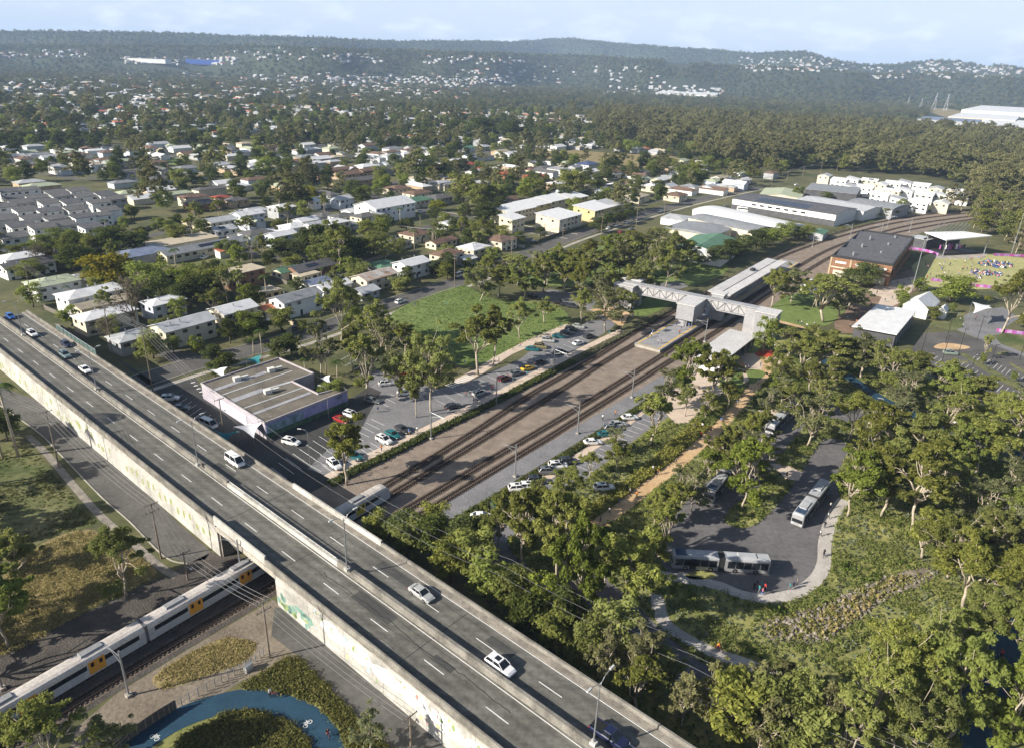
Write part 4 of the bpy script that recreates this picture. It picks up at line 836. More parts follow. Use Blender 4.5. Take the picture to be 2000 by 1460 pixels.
RWORD = {'white': 'white', 'lgrey': 'pale grey', 'grey': 'grey', 'dark': 'dark', 'slate': 'slate grey', 'red': 'red', 'orange': 'orange tiled', 'brown': 'brown', 'tan': 'tan', 'pgreen': 'pale green', 'green': 'green', 'blue': 'blue grey', 'navy': 'navy blue', 'rust': 'rust streaked'}
def building(name, quad, zE, roof, rc, wc, rh=1.8, over=.5, win=0, base=None):
    c = sum(quad, Vector((0, 0))) / 4; e1, e2 = (quad[1] - quad[0]), (quad[3] - quad[0])
    if e1.length < e2.length: quad = quad[1:] + quad[:1]; e1, e2 = (quad[1] - quad[0]), (quad[3] - quad[0])
    Lx, Wy, a = (e1.length + (quad[2] - quad[3]).length) / 2, (e2.length + (quad[2] - quad[1]).length) / 2, math.atan2(e1.y, e1.x)
    BLOCK.append(np.array([tuple(v) for v in rect(c, Lx + 3, Wy + 3, a)]))
    if c.length > 330: BLOCK.append(np.array([tuple(v) for v in rect(c - c.normalized() * (9 + c.length / 90), Lx * .8 + 3, 12 + c.length / 60, math.atan2(c.x, -c.y))]))
    r = empty(name, (c.x, c.y, 0), a); x, y = Lx / 2, Wy / 2; W_, Rm = WALL[wc] if isinstance(wc, str) else wc, ROOF[rc]
    mb = MB(); mb.box((0, 0, zE / 2), (Lx, Wy, zE)); X, Y = x + over, y + over; T = .18
    rb = MB()
    if roof == 'gable':
        mb.add([(-x, -y, zE), (-x, y, zE), (-x, 0, zE + rh)], [(0, 2, 1)]); mb.add([(x, -y, zE), (x, y, zE), (x, 0, zE + rh)], [(0, 1, 2)])
        zo = zE - rh * over / y
        v = [(-X, -Y, zo + .05), (X, -Y, zo + .05), (X, 0, zE + rh + .05), (-X, 0, zE + rh + .05), (X, Y, zo + .05), (-X, Y, zo + .05)]
        v += [(p[0], p[1], p[2] + T) for p in v]
        rb.add(v, [(6, 7, 8, 9), (9, 8, 10, 11), (0, 1, 7, 6), (4, 5, 11, 10), (1, 2, 8, 7), (2, 4, 10, 8), (5, 3, 9, 11), (3, 0, 6, 9)])
    elif roof == 'hip':
        q = max(X - Y, .2); zo = zE
        v = [(-X, -Y, zo), (X, -Y, zo), (X, Y, zo), (-X, Y, zo), (-X, -Y, zo + T), (X, -Y, zo + T), (X, Y, zo + T), (-X, Y, zo + T), (-q, 0, zE + rh), (q, 0, zE + rh)]
        rb.add(v, [(0, 1, 5, 4), (1, 2, 6, 5), (2, 3, 7, 6), (3, 0, 4, 7), (4, 5, 9, 8), (6, 7, 8, 9), (5, 6, 9), (7, 4, 8), (3, 2, 1, 0)])
        rb.tube([(-q, 0, zE + rh + .02), (q, 0, zE + rh + .02)], .09, 5)
    elif roof == 'skillion':
        mb.add([(-x, -y, zE), (-x, y, zE), (-x, y, zE + rh)], [(0, 2, 1)]); mb.add([(x, -y, zE), (x, y, zE), (x, y, zE + rh)], [(0, 1, 2)]); mb.add([(-x, y, zE), (x, y, zE), (x, y, zE + rh), (-x, y, zE + rh)], [(0, 1, 2, 3)])
        k = rh / (2 * y); f = lambda yy: zE + (yy + y) * k + .05
        v = [(-X, -Y, f(-Y)), (X, -Y, f(-Y)), (X, Y, f(Y)), (-X, Y, f(Y))]; v += [(p[0], p[1], p[2] + T) for p in v]
        rb.add(v, [(4, 5, 6, 7), (3, 2, 1, 0), (0, 1, 5, 4), (1, 2, 6, 5), (2, 3, 7, 6), (3, 0, 4, 7)])
    elif roof == 'vault':
        n = 10; v = []
        for sx in (-X, X): v += [(sx, -Y + 2 * Y * k / n, zE + rh * (1 - (2 * k / n - 1) ** 2)) for k in range(n + 1)]
        rb.add(v, [(k, n + 1 + k, n + 2 + k, k + 1) for k in range(n)] + [tuple(range(n, -1, -1)), tuple(range(n + 1, 2 * n + 2))])
    else:
        rb.box((0, 0, zE + .12), (2 * X, 2 * Y, .24))
    mb.build('wall', W_, r); ro = rb.build('roof', Rm, r)
    if win:
        nwin = max(2, int(Lx / 3.6)); st = 1 if zE < 4.4 else 2
        for sy in (-1, 1):
            for lv in range(st):
                for k in range(nwin):
                    if random.random() < .22: continue
                    g = MB(); zc = zE - 1.25 - lv * 2.7; ww = random.choice([1.1, 1.5, 2.0]); g.box((-x + (k + .5) * Lx / nwin, sy * (y + .02), zc), (ww, .08, 1.15)); wo = g.build('window', m_glass, r)
                    if win > 1: g = MB(); g.box((-x + (k + .5) * Lx / nwin, sy * (y + .06), zc - .64), (ww + .2, .14, .08)); g.build('sill', m_white, wo)
        for sx in (-1, 1):
            for k in (-.22, .25): g = MB(); g.box((sx * (x + .02), k * Wy, zE - 1.3), (.08, 1.3, 1.1)); g.build('window', m_glass, r)
        g = MB(); g.box((-x + Lx * .42, -(y + .03), 1.05 if st == 1 else 1.05), (.95, .07, 2.1)); g.build('door', m_dark if wc != 'dark' else m_white, r)
    return r
A1, A2 = 55., -35.
def house(px, py, Lx, Wy, zE, roof, rc, wc, ang=A1, rh=None, win=1, over=.55, name='house', grp='houses of the suburb'):
    c = P(px, py, zE).to_2d(); rh = rh if rh is not None else (Wy * .17 if roof != 'skillion' else 1.1)
    r = building(name, rect(c, Lx, Wy, R(ang)), zE, roof, rc, wc, rh, over, win)
    if win and roof in ('gable', 'hip') and zE > 3:
        for _ in range(random.randint(1, 3)): g = MB(); x, y = random.uniform(-.35, .35) * Lx, random.choice([-1, 1]) * Wy * .2; g.tube([(x, y, zE), (x, y, zE + rh * .6 + .9)], .13, 6); g.tube([(x, y, zE + rh * .6 + .85), (x, y, zE + rh * .6 + 1.1)], .24, 6); g.build('roof_vent', m_steel, r)
        if random.random() < .3:
            sg = random.choice([-1, 1]); x0 = random.uniform(-.3, .0) * Lx; k0, k1 = .28, .72; zz = lambda t: zE + rh * (1 - t) + .32
            if roof == 'gable': g = MB(); g.add([(x0, sg * Wy / 2 * k0, zz(k0)), (x0 + Lx * .3, sg * Wy / 2 * k0, zz(k0)), (x0 + Lx * .3, sg * Wy / 2 * k1, zz(k1)), (x0, sg * Wy / 2 * k1, zz(k1))], [(0, 1, 2, 3)]); g.build('solar_panel', mat('solar_panel', (.015, .018, .03), (.03, .035, .055), 3, .15), r)
    k = {'gable': 'gabled', 'hip': 'hip roofed', 'skillion': 'sloping roofed', 'flat': 'flat roofed', 'vault': 'curved roof'}[roof]
    auto(r, '%s %s house' % (RWORD[rc], k) if name == 'house' else '%s roofed %s' % (RWORD[rc], name.replace('_', ' ')), 'house' if name == 'house' else name.replace('_', ' '), grp); return r
HL = [(102, 549, 15, 11, 5.5, 'hip', 'pgreen', 'white', A1), (148, 545, 12, 9, 4, 'hip', 'lgrey', 'white', A2), (178, 569, 20, 10, 6, 'hip', 'white', 'white', A1), (207, 588, 20, 7, 4, 'gable', 'tan', 'cream', A1), (205, 611, 17, 8.5, 5.2, 'hip', 'white', 'cream', A1), (318, 587, 12, 8, 5.5, 'hip', 'white', 'blue', A1), (357, 630, 17, 9, 6, 'gable', 'lgrey', 'cream', A1), (455, 601, 13, 9, 5.5, 'gable', 'white', 'cream', A1), (578, 578, 17, 8.5, 6, 'gable', 'grey', 'white', A1), (537, 598, 12, 7, 3, 'gable', 'orange', 'cream', A1), (256, 655, 11, 8, 4.5, 'hip', 'lgrey', 'grey', A1), (38, 500, 14, 10, 5.5, 'hip', 'white', 'white', A1), (52, 515, 18, 8, 4.5, 'gable', 'slate', 'white', A1),
 (470, 527, 16, 9, 6, 'flat', 'tan', 'brick', A1), (558, 527, 9, 7, 3.2, 'gable', 'green', 'cream', A1), (605, 520, 20, 10, 3.5, 'gable', 'dark', 'brick', A1), (597, 534, 9, 6, 3, 'flat', 'tan', 'cream', A1), (627, 548, 15, 8, 3.5, 'gable', 'blue', 'white', A1), (648, 556, 14, 7, 4, 'gable', 'white', 'white', A1), (712, 566, 9, 7, 3, 'gable', 'lgrey', 'grey', A1), (731, 537, 17, 9, 5, 'gable', 'rust', 'cream', A1), (803, 512, 14, 9, 6, 'gable', 'white', 'white', A1), (873, 494, 14, 9, 5.5, 'hip', 'brown', 'cream', A1), (852, 514, 10, 6, 3, 'gable', 'brown', 'tan', A1), (926, 482, 13, 10, 5.5, 'hip', 'white', 'cream', A1), (978, 466, 13, 11, 5, 'hip', 'brown', 'cream', A1), (812, 455, 14, 11, 3.8, 'hip', 'brown', 'cream', A1), (772, 472, 14, 9, 3.2, 'hip', 'slate', 'grey', A1), (882, 435, 14, 9, 3.4, 'gable', 'white', 'white', A1), (862, 470, 16, 7, 3, 'gable', 'brown', 'cream', A1), (750, 516, 12, 9, 3, 'hip', 'green', 'grey', A1), (910, 504, 8, 6, 2.8, 'gable', 'white', 'grey', A1), (518, 567, 9, 7, 2.8, 'flat', 'tan', 'yellow', A1),
 (432, 429, 18, 9, 4.5, 'gable', 'lgrey', 'cream', A1), (483, 417, 15, 9, 6.2, 'gable', 'white', 'blue', A1), (552, 404, 14, 10, 6, 'hip', 'white', 'grey', A1), (432, 447, 12, 9, 3.2, 'gable', 'lgrey', 'white', A1), (500, 454, 14, 10, 5.6, 'hip', 'slate', 'white', A1), (468, 461, 9, 8, 3, 'hip', 'slate', 'white', A1), (522, 452, 10, 8, 3.2, 'hip', 'white', 'white', A1), (548, 457, 13, 8, 6, 'gable', 'white', 'blue', A1), (575, 441, 13, 10, 5.6, 'hip', 'white', 'white', A1), (590, 455, 9, 7, 3, 'hip', 'white', 'grey', A1), (620, 438, 14, 9, 6, 'gable', 'lgrey', 'white', A1), (652, 433, 14, 10, 6, 'hip', 'white', 'cream', A1), (632, 421, 10, 9, 3.5, 'hip', 'slate', 'grey', A1), (668, 421, 13, 9, 4.5, 'hip', 'slate', 'white', A1), (682, 437, 9, 7, 3, 'hip', 'grey', 'grey', A1), (712, 421, 13, 9, 5.8, 'hip', 'slate', 'cream', A1), (738, 416, 11, 9, 5.8, 'gable', 'lgrey', 'cream', A1), (598, 429, 12, 8, 3.5, 'gable', 'white', 'white', A1), (690, 411, 12, 8, 4, 'gable', 'white', 'white', A1), (752, 398, 32, 18, 8.5, 'gable', 'white', 'white', A1),
 (620, 390, 12, 9, 5, 'gable', 'white', 'white', A1), (668, 387, 11, 9, 6, 'gable', 'lgrey', 'blue', A1), (458, 390, 13, 10, 4, 'hip', 'slate', 'tan', A1), (432, 385, 9, 8, 5, 'hip', 'red', 'cream', A1), (395, 396, 18, 11, 4, 'hip', 'slate', 'brick', A1)]
for h in HL: house(*h[:8], h[8], win=2 if h[1] > 560 else 1)
for h in HL:
    if h[1] < 440 or random.random() < .25: continue
    c = P(h[0], h[1], h[4]).to_2d(); u_ = Vector((cos(R(A1)), sin(R(A1)))); v_ = Vector((-u_.y, u_.x)); sd = random.choice([-1, 1]); a_ = c + u_ * sd * (h[2] / 2 + 2.2) - v_ * 9; b_ = c + u_ * sd * (h[2] / 2 + 2.2) + v_ * 11
    if blocked(np.array([a_.x, b_.x, (a_.x + b_.x) / 2]), np.array([a_.y, b_.y, (a_.y + b_.y) / 2])).any(): continue
    mb = MB(); d = b_ - a_; n_ = 9
    for q_ in range(n_): mb.box((-d.length / 2 + (q_ + .5) * d.length / n_, 0, .8 + random.uniform(-.05, .05)), (d.length / n_ + .02, .07, 1.7))
    o = mb.build('yard_fence', mat('fence_yard_' + str(random.randrange(3)), *random.choice([((.20, .17, .14), (.30, .26, .21)), ((.36, .33, .28), (.46, .42, .36)), ((.12, .105, .09), (.18, .16, .135))]), 1.2, .9)); o.location = (*((a_ + b_) / 2), 0); o.rotation_euler = (0, 0, math.atan2(d.y, d.x)); auto(o, 'straight boarded yard fence', 'fence', 'yard fences between the houses')
# school-like long building
house(398, 481, 42, 9, 3.8, 'gable', 'grey', 'cream', A1 + 1, 1.6, 1, .6, 'school_block', 'school buildings on the old lawn')
house(352, 469, 32, 13, 4.0, 'flat', 'tan', 'cream', A1, 0, 0, .3, 'school_block', 'school buildings on the old lawn')
house(275, 492, 22, 14, 3.8, 'hip', 'blue', 'grey', A1, 1.8, 0, .5, 'school_block', 'school buildings on the old lawn')
house(434, 490, 5, 4, 3, 'skillion', 'orange', WALL['white'] and 'white', A1, .6, 0, .2, 'shed', 'sheds')
# grey townhouse cluster on the left
for i, (x, y) in enumerate([(22, 372), (60, 372), (105, 373), (150, 370), (35, 384), (78, 388), (120, 384), (168, 384), (210, 380), (8, 404), (40, 397), (92, 398), (140, 394), (190, 394), (228, 388), (48, 413), (98, 412), (62, 425), (108, 427), (146, 407), (163, 425), (190, 420), (128, 441), (84, 444), (40, 442), (214, 409), (12, 425), (30, 461), (180, 440)]):
    house(x + random.uniform(-5, 5), y + random.uniform(-3, 3), random.uniform(9.3, 11.5), random.uniform(6.6, 8), random.uniform(5.2, 6.2), 'skillion', 'slate' if i % 4 else 'dark', ('white', 'white', 'grey', 'white')[i % 4], A1 + random.uniform(-2, 2), random.uniform(.8, 1.4), 1, .4, 'townhouse', 'grey townhouses in rows at the left')
for x, y, L_, W_, rc, wc in [(1005, 407, 26, 13, 'white', 'cream'), (1040, 398, 22, 12, 'white', 'yellow'), (1082, 388, 24, 12, 'white', 'cream'), (1120, 384, 18, 11, 'white', 'yellow'), (1092, 420, 24, 16, 'white', 'cream'), (1162, 404, 26, 15, 'white', 'yellow'), (1190, 398, 14, 12, 'lgrey', 'cream'), (1000, 425, 12, 9, 'white', 'cream')]:
    house(x, y, L_, W_, 7.5, 'skillion', rc, wc, A1, 1.3, 1, .8, 'apartment_block', 'cream apartment blocks by the junction')
for x, y, L_, W_, roof, rc, wc in [(905, 321, 24, 13, 'hip', 'red', 'cream'), (940, 331, 18, 11, 'hip', 'red', 'brick'), (988, 338, 18, 12, 'hip', 'red', 'brick'), (1045, 344, 20, 12, 'hip', 'red', 'brick'), (690, 338, 34, 10, 'gable', 'brown', 'tan'), (742, 332, 32, 10, 'gable', 'brown', 'tan'), (692, 352, 40, 10, 'gable', 'slate', 'tan'), (665, 330, 26, 9, 'gable', 'brown', 'tan'), (922, 306, 24, 13, 'gable', 'blue', 'white'), (1147, 320, 20, 15, 'hip', 'navy', 'white'), (915, 288, 20, 12, 'hip', 'green', 'white'), (945, 286, 16, 10, 'hip', 'lgrey', 'cream'), (775, 367, 16, 12, 'hip', 'brown', 'cream'), (815, 376, 18, 11, 'hip', 'brown', 'cream'), (812, 390, 20, 12, 'hip', 'green', 'cream'), (855, 385, 16, 12, 'hip', 'slate', 'grey'), (870, 358, 15, 11, 'hip', 'grey', 'cream'), (1150, 335, 22, 9, 'gable', 'white', 'cream'), (1190, 340, 24, 10, 'gable', 'white', 'cream'), (1290, 350, 20, 10, 'gable', 'white', 'cream'), (1310, 343, 16, 10, 'flat', 'lgrey', 'cream'), (988, 277, 18, 10, 'gable', 'white', 'white'), (1028, 274, 16, 10, 'gable', 'white', 'cream'), (1088, 286, 20, 12, 'gable', 'white', 'white'), (1000, 300, 22, 9, 'gable', 'white', 'white'), (1240, 355, 14, 11, 'hip', 'tan', 'cream'), (1275, 362, 16, 11, 'hip', 'white', 'cream'), (1320, 380, 15, 12, 'hip', 'brown', 'cream'), (1245, 382, 16, 11, 'hip', 'tan', 'cream'), (1305, 363, 14, 10, 'gable', 'lgrey', 'cream'), (1210, 362, 14, 10, 'hip', 'slate', 'cream'), (1385, 365, 14, 10, 'gable', 'lgrey', 'white')]:
    house(x, y, L_, W_, 4.2, roof, rc, wc, A1 if L_ < 30 else A1 - 3)
BLOCK.append(np.array(pxl([(-20, 365), (245, 365), (245, 445), (160, 462), (-20, 480)])))
# white townhouse estate at the forest edge
for i, (x, y) in enumerate([(1612, 343), (1640, 352), (1668, 350), (1700, 352), (1665, 364), (1690, 366), (1722, 360), (1745, 358), (1770, 356), (1742, 372), (1772, 372), (1800, 362), (1830, 368), (1806, 380), (1838, 380), (1868, 372), (1880, 382), (1720, 380), (1840, 396), (1795, 395), (1755, 388)]):
    house(x, y, 12.5, 9.5, 6.8, 'skillion' if i % 3 else 'gable', 'white' if i % 4 else 'lgrey', 'white' if i % 3 else 'cream', A2 if i % 2 else A1, 1.4, 1, .4, 'townhouse', 'white townhouses at the forest edge')
def pxb(name, px, zE, roof, rc, wc, lab, cat, rh=1.6, over=.4, win=0):
    q = [P(x, y, zE).to_2d() for x, y in px]; r = building(name, q, zE, roof, rc, wc, rh, over, win); tag(r, lab, cat); return r
pxb('shed', [(1328, 479), (1398, 502), (1440, 474), (1372, 458)], 6, 'gable', 'green', 'white', 'white walled shed with a green gable roof beside the platform', 'shed', 2.5)
wh1 = pxb('warehouse', [(1438, 389), (1642, 421), (1665, 407), (1470, 378)], 7.5, 'gable', 'dark', 'white', 'long black and white warehouse with solar panels on its roof', 'warehouse', 1.6, .5)
Lw = max(v.co.x for v in KIDS[wh1.name][0].data.vertices); Ww = max(v.co.y for v in KIDS[wh1.name][0].data.vertices)
for sy in (-1, 1): mb = MB(); mb.box((0, sy * (Ww + .06), 1.9), (2 * Lw, .1, 3.7)); mb.build('cladding', WALL['dark'], wh1)
for i in range(12):
    sg = -1; mb = MB(); x = Lw * (-.58 + i * .085); mb.add([(x, sg * Ww * .25, 0), (x + 2.6, sg * Ww * .25, 0), (x + 2.6, sg * Ww * .85, 0), (x, sg * Ww * .85, 0)], [(0, 1, 2, 3)])
    for j, v in enumerate(mb.v): mb.v[j] = (v[0], v[1], 7.5 + 1.6 * (1 - abs(v[1]) / Ww) + .33)
    mb.build('solar_panel', mat('solar_panel', (.015, .018, .03), (.03, .035, .055), 3, .15), wh1)
for i in range(7):
    mb = MB(); mb.box((Lw * (-.55 + i * .16), -(Ww + .1), 5.6), (3, .1, 1)); mb.build('window', m_glass, wh1)
pxb('warehouse', [(1365, 412), (1530, 450), (1560, 437), (1395, 402)], 5, 'vault', 'white', 'white', 'long white curved roof warehouse between the grey and black ones', 'warehouse', 1.4)
pxb('warehouse', [(1358, 428), (1484, 455), (1500, 443), (1370, 418)], 5.5, 'vault', 'grey', 'cream', 'cream walled warehouse with a grey curved roof', 'warehouse', 1.5)
pxb('warehouse', [(1304, 445), (1390, 462), (1425, 448), (1335, 430)], 5.5, 'vault', 'grey', 'cream', 'cream walled workshop with a grey roof behind the green roofed shed', 'warehouse', 1.2)
pxb('warehouse', [(1487, 378), (1560, 390), (1568, 376), (1500, 367)], 6, 'gable', 'pgreen', 'cream', 'pale green roofed warehouse behind the long black and white one', 'warehouse')
pxb('warehouse', [(1578, 368), (1668, 382), (1676, 369), (1592, 357)], 7.5, 'flat', 'grey', 'dark', 'charcoal box shaped warehouse in front of the white townhouses', 'warehouse', 0)
pxb('warehouse', [(1560, 392), (1700, 416), (1718, 404), (1590, 384)], 6, 'gable', 'lgrey', 'white', 'pale roofed warehouse right behind the long black and white one', 'warehouse')
pxb('warehouse', [(1655, 396), (1745, 410), (1772, 402), (1690, 388)], 6.5, 'vault', 'grey', 'grey', 'grey curved roof warehouse at the right end of the industrial row', 'warehouse')
pxb('shed', [(1585, 455), (1605, 460), (1615, 452), (1595, 447)], 3.5, 'gable', 'green', 'grey', 'small green roofed shed beside the railway line', 'shed', .8)
pxb('house', [(1290, 425), (1340, 432), (1350, 423), (1310, 418)], 4, 'hip', 'lgrey', 'white', 'white building behind the cream walled workshop', 'house', 1.4)
# dark roofed brick building
hq = [P(1632, 499, 9.5).to_2d(), P(1737, 524, 9.5).to_2d(), P(1779, 470, 9.5).to_2d(), P(1690, 449, 9.5).to_2d()]
hc = sum(hq, Vector((0, 0))) / 4; ha = math.atan2(*(((hq[2] + hq[3]) - (hq[0] + hq[1]))).yx); hl = ((hq[2] + hq[3]) / 2 - (hq[0] + hq[1]) / 2).length; hwid = 25.5
hb = empty('brick_building', (*hc, 0), ha); BLOCK.append(np.array([tuple(v) for v in rect(hc, hl + 4, hwid + 4, ha)]))
mb = MB(); mb.box((0, 0, 4.8), (hl, hwid, 9.6)); mb.build('wall', WALL['brick'], hb)
mb = MB()
for x0, x1, y0, y1 in ((-hl / 2 - .15, -hl / 2 + .4, -hwid / 2 - .1, hwid / 2 + .1), (hl / 2 - .4, hl / 2 + .15, -hwid / 2 - .1, hwid / 2 + .1), (-hl / 2 + .4, hl / 2 - .4, -hwid / 2 - .1, -hwid / 2 + .4), (-hl / 2 + .4, hl / 2 - .4, hwid / 2 - .4, hwid / 2 + .1)): mb.box(((x0 + x1) / 2, (y0 + y1) / 2, 10.1), (x1 - x0, y1 - y0, 1.0))
mb.build('parapet', m_dark, hb)
mb = MB()
for k in range(3):
    w_ = (hl - 1) / 3; x0 = -hl / 2 + .5 + k * w_; mb.add([(x0, -hwid / 2 + .45, 9.7), (x0, hwid / 2 - .45, 9.7), (x0 + w_ * .72, hwid / 2 - .45, 10.9), (x0 + w_ * .72, -hwid / 2 + .45, 10.9), (x0 + w_, hwid / 2 - .45, 9.7), (x0 + w_, -hwid / 2 + .45, 9.7)], [(0, 3, 2, 1), (3, 5, 4, 2), (0, 5, 3), (1, 2, 4)])
mb.build('roof', ROOF['dark'], hb)
for k in range(6): mb = MB(); mb.tube([(-hl * .4 + k * hl * .15, (-1) ** k * 5, 10), (-hl * .4 + k * hl * .15, (-1) ** k * 5, 11.8)], .5, 8); mb.build('roof_vent', m_steel, hb)
for k in range(3):
    yy = (k - 1) * hwid / 3; mb = MB(); mb.box((-hl / 2 - .08, yy, 7.6), (.12, 4.6, .9)); mb.build('painted_sign', m_white, hb)
    mb = MB(); mb.box((-hl / 2 - .06, yy, 5.2), (.1, 7.6, .5)); mb.build('stone_band', WALL['cream'], hb)
    mb = MB(); mb.box((-hl / 2 - .06, yy, 2.2), (.1, 5, 3.4)); mb.build('doorway', WALL['cream'], hb)
    mb = MB(); mb.box((-hl / 2 - .1, yy + hwid / 6, 4.8), (.25, .8, 9.4)); mb.build('pier', WALL['tan'], hb)
for k in range(9):
    mb = MB(); mb.box((-hl / 2 + (k + .5) * hl / 9, -hwid / 2 - .05, 5.2), (4.6, .1, 3.6)); mb.build('window', m_glass, hb)
    mb = MB(); mb.box((-hl / 2 + (k + 1) * hl / 9, -hwid / 2 - .1, 4.8), (.7, .22, 9.4)); mb.build('pier', WALL['brick'], hb)
tag(hb, 'brick railway workshop building with a dark sawtooth roof', 'workshop')
# flat roofed building with murals by the overpass
bq = [P(x, y, 4.3).to_2d() for x, y in [(393, 749), (517, 826), (678, 763), (545, 700)]]
def ctr(q): return sum(q, Vector((0, 0))) / len(q)
mbd = empty('mural_building', (*ctr(bq), 0)); mo = ctr(bq)
loc2 = lambda q: [(v.x - mo.x, v.y - mo.y) for v in q]
fp = [P(x, y, 4.3).to_2d() for x, y in [(393, 749), (517, 826), (678, 763), (670, 757), (622, 770), (570, 745), (613, 730), (545, 700)]]
mb = MB(); mb.prism(loc2(fp), 0, 4.2); mb.build('wall', mat('wall_lilac', (.33, .30, .36), (.44, .41, .45), .3, .8), mbd)
mb = MB(); mb.prism([(p[0] * .985, p[1] * .985) for p in loc2(fp)], 4.1, 4.25); mb.build('roof', mat('roof_membrane', (.115, .10, .08), (.165, .147, .118), .35, .9), mbd)
mb = MB(); lp = loc2(fp)
for i in range(len(lp)):
    a, b = Vector(lp[i]), Vector(lp[(i + 1) % len(lp)]); d = b - a; mb.box((*((a + b) / 2), 4.4), (d.length + .2, .3, .5), math.atan2(d.y, d.x))
mb.build('parapet', mat('parapet_lilac', (.34, .31, .33), (.42, .39, .40), .4), mbd)
def onroof(a, b, z, wd, M, nm):
    p, q = P(*a, 4.3).to_2d() - mo, P(*b, 4.3).to_2d() - mo; d = q - p; g = MB(); g.box((*((p + q) / 2), z), (d.length, wd, .06), math.atan2(d.y, d.x)); g.build(nm, M, mbd)
for a, b, wd in [((412, 764), (520, 726), 1.6), ((430, 772), (570, 724), .5), ((452, 783), (515, 760), 2.2), ((515, 760), (572, 744), .9), ((475, 797), (590, 757), .5), ((495, 808), (607, 766), 1.2)]: onroof(a, b, 4.29, wd, MATS['roof_pale_grey'] if wd < 1 else mat('roof_sheet_pale', (.26, .26, .285), (.34, .34, .36), .8), 'roof_sheet')
for x, y in [(463, 741), (530, 724), (523, 766)]:
    g = P(x, y, 4.5); mb = MB(); mb.box((g.x - mo.x, g.y - mo.y, 4.85), (1.8, 1.5, 1.1), .7); mb.box((g.x - mo.x + 1.4, g.y - mo.y + 1.2, 4.9), (2.6, .7, .6), .75); mb.build('air_conditioner', mat('unit_pale', (.55, .54, .50), (.63, .62, .58), 1), mbd)
def sidewall(a, b, z0, z1, off, M, nm):
    p, q = P(*a, 4.3).to_2d() - mo, P(*b, 4.3).to_2d() - mo; d = (q - p); n = Vector((d.y, -d.x)).normalized(); c = (p + q) / 2 + n * off; g = MB(); g.box((*c, (z0 + z1) / 2), (d.length, .06, z1 - z0), math.atan2(d.y, d.x)); return g.build(nm, M, mbd)
sidewall((518, 826), (678, 763), .1, 4.0, .06, mat('mural_lilac', (.20, .20, .42), (.36, .34, .55), .22), 'mural')
sidewall((518, 826), (678, 763), .1, 1.5, .10, mat('mural_hedge', (.035, .07, .04), (.10, .16, .10), .5), 'mural_hedge')
sidewall((518, 826), (592, 797), 1.5, 3.6, .12, mat('mural_sky', (.28, .38, .48), (.10, .16, .16), .5), 'mural_scene')
sidewall((415, 762), (480, 803), .3, 3.2, .05, WALL['blue'], 'shopfront')
tag(mbd, 'flat roofed building with lilac mural walls beside the overpass', 'building'); BLOCK.append(np.array([tuple(v) for v in bq]))
# shade sails
def sail(px, z, M, lab):
    q = [P(x, y, z).to_2d() for x, y in px]; c = ctr(q); r = empty('shade_sail', (*c, 0)); n = 6; mb = MB(); vs = []
    for i in range(n + 1):
        for j in range(n + 1):
            u, v = i / n, j / n; p = (q[0] * (1 - u) + q[1] * u) * (1 - v) + (q[3] * (1 - u) + q[2] * u) * v; p = c + (p - c) * (1 - .25 * (1 - abs(2 * u - 1) ** 2) * abs(2 * v - 1) - .25 * (1 - abs(2 * v - 1) ** 2) * abs(2 * u - 1))
            vs.append((p.x - c.x, p.y - c.y, z + .9 * ((2 * u - 1) * (2 * v - 1))))
    mb.add(vs, [(i * (n + 1) + j, (i + 1) * (n + 1) + j, (i + 1) * (n + 1) + j + 1, i * (n + 1) + j + 1) for i in range(n) for j in range(n)]); mb.build('fabric', M, r, True)
    for i, p in enumerate(q): mb = MB(); mb.tube([(p.x - c.x, p.y - c.y, 0), (p.x - c.x, p.y - c.y, z + (.9 if i % 2 == 0 else -.9))], .07, 6); mb.build('mast', m_steel, r)
    tag(r, lab, 'shade sail')
m_sw = mat('sail_white', (.60, .60, .63), (.68, .68, .70), .6); m_st = mat('sail_teal', (.02, .16, .18), (.03, .21, .23), .6)
sail([(457, 839), (495, 848), (512, 832), (488, 818)], 3, m_sw, 'white shade sail at the near corner of the mural building')
sail([(412, 842), (440, 855), (468, 848), (432, 840)], 2.8, m_st, 'teal shade sail below the parapet of the overpass')
sail([(395, 722), (440, 732), (445, 722), (400, 716)], 3, m_sw, 'white shade sail behind the mural building near the street')
sail([(465, 703), (510, 708), (512, 698), (480, 696)], 3, m_st, 'teal shade sail behind the mural building beside the palms')
sail([(612, 738), (648, 745), (645, 738), (620, 732)], 3, m_sw, 'white shade sail in the notch of the mural building')
sail([(1898, 594), (1936, 592), (1936, 606), (1902, 608)], 6, m_white, 'white four point shade sail over the pale plaza')
# precinct buildings
def roofbox(name, px, z, M, wallM, lab, cat, inset=.9):
    q = [P(x, y, z).to_2d() for x, y in px]; c = ctr(q); r = empty(name, (*c, 0)); lq = [(v.x - c.x, v.y - c.y) for v in q]
    mb = MB(); mb.prism(lq, z - .35, z); mb.build('roof', M, r)
    mb = MB(); mb.prism([(a * inset, b * inset) for a, b in lq], 0, z - .36); mb.build('wall', wallM, r)
    tag(r, lab, cat); BLOCK.append(np.array([tuple(v) for v in q])); return r, lq
hall, hlq = roofbox('hall', [(1664, 637), (1713, 594), (1791, 606), (1752, 653)], 5.2, ROOF['white'], WALL['dark'], 'white flat roofed hall with dark walls beside the tents', 'hall', .93)
for k in range(6):
    a, b = Vector(hlq[2]), Vector(hlq[3]); p = a.lerp(b, (k + .5) / 6); mb = MB(); mb.tube([(p.x, p.y, 0), (p.x, p.y, 4.9)], .12, 6); mb.build('column', m_steel, hall)
stq = [P(1806, 454, 9.5).to_2d(), P(1849, 467, 9.5).to_2d(), P(1937, 463, 9.5).to_2d(), P(1880, 453, 9.5).to_2d()]
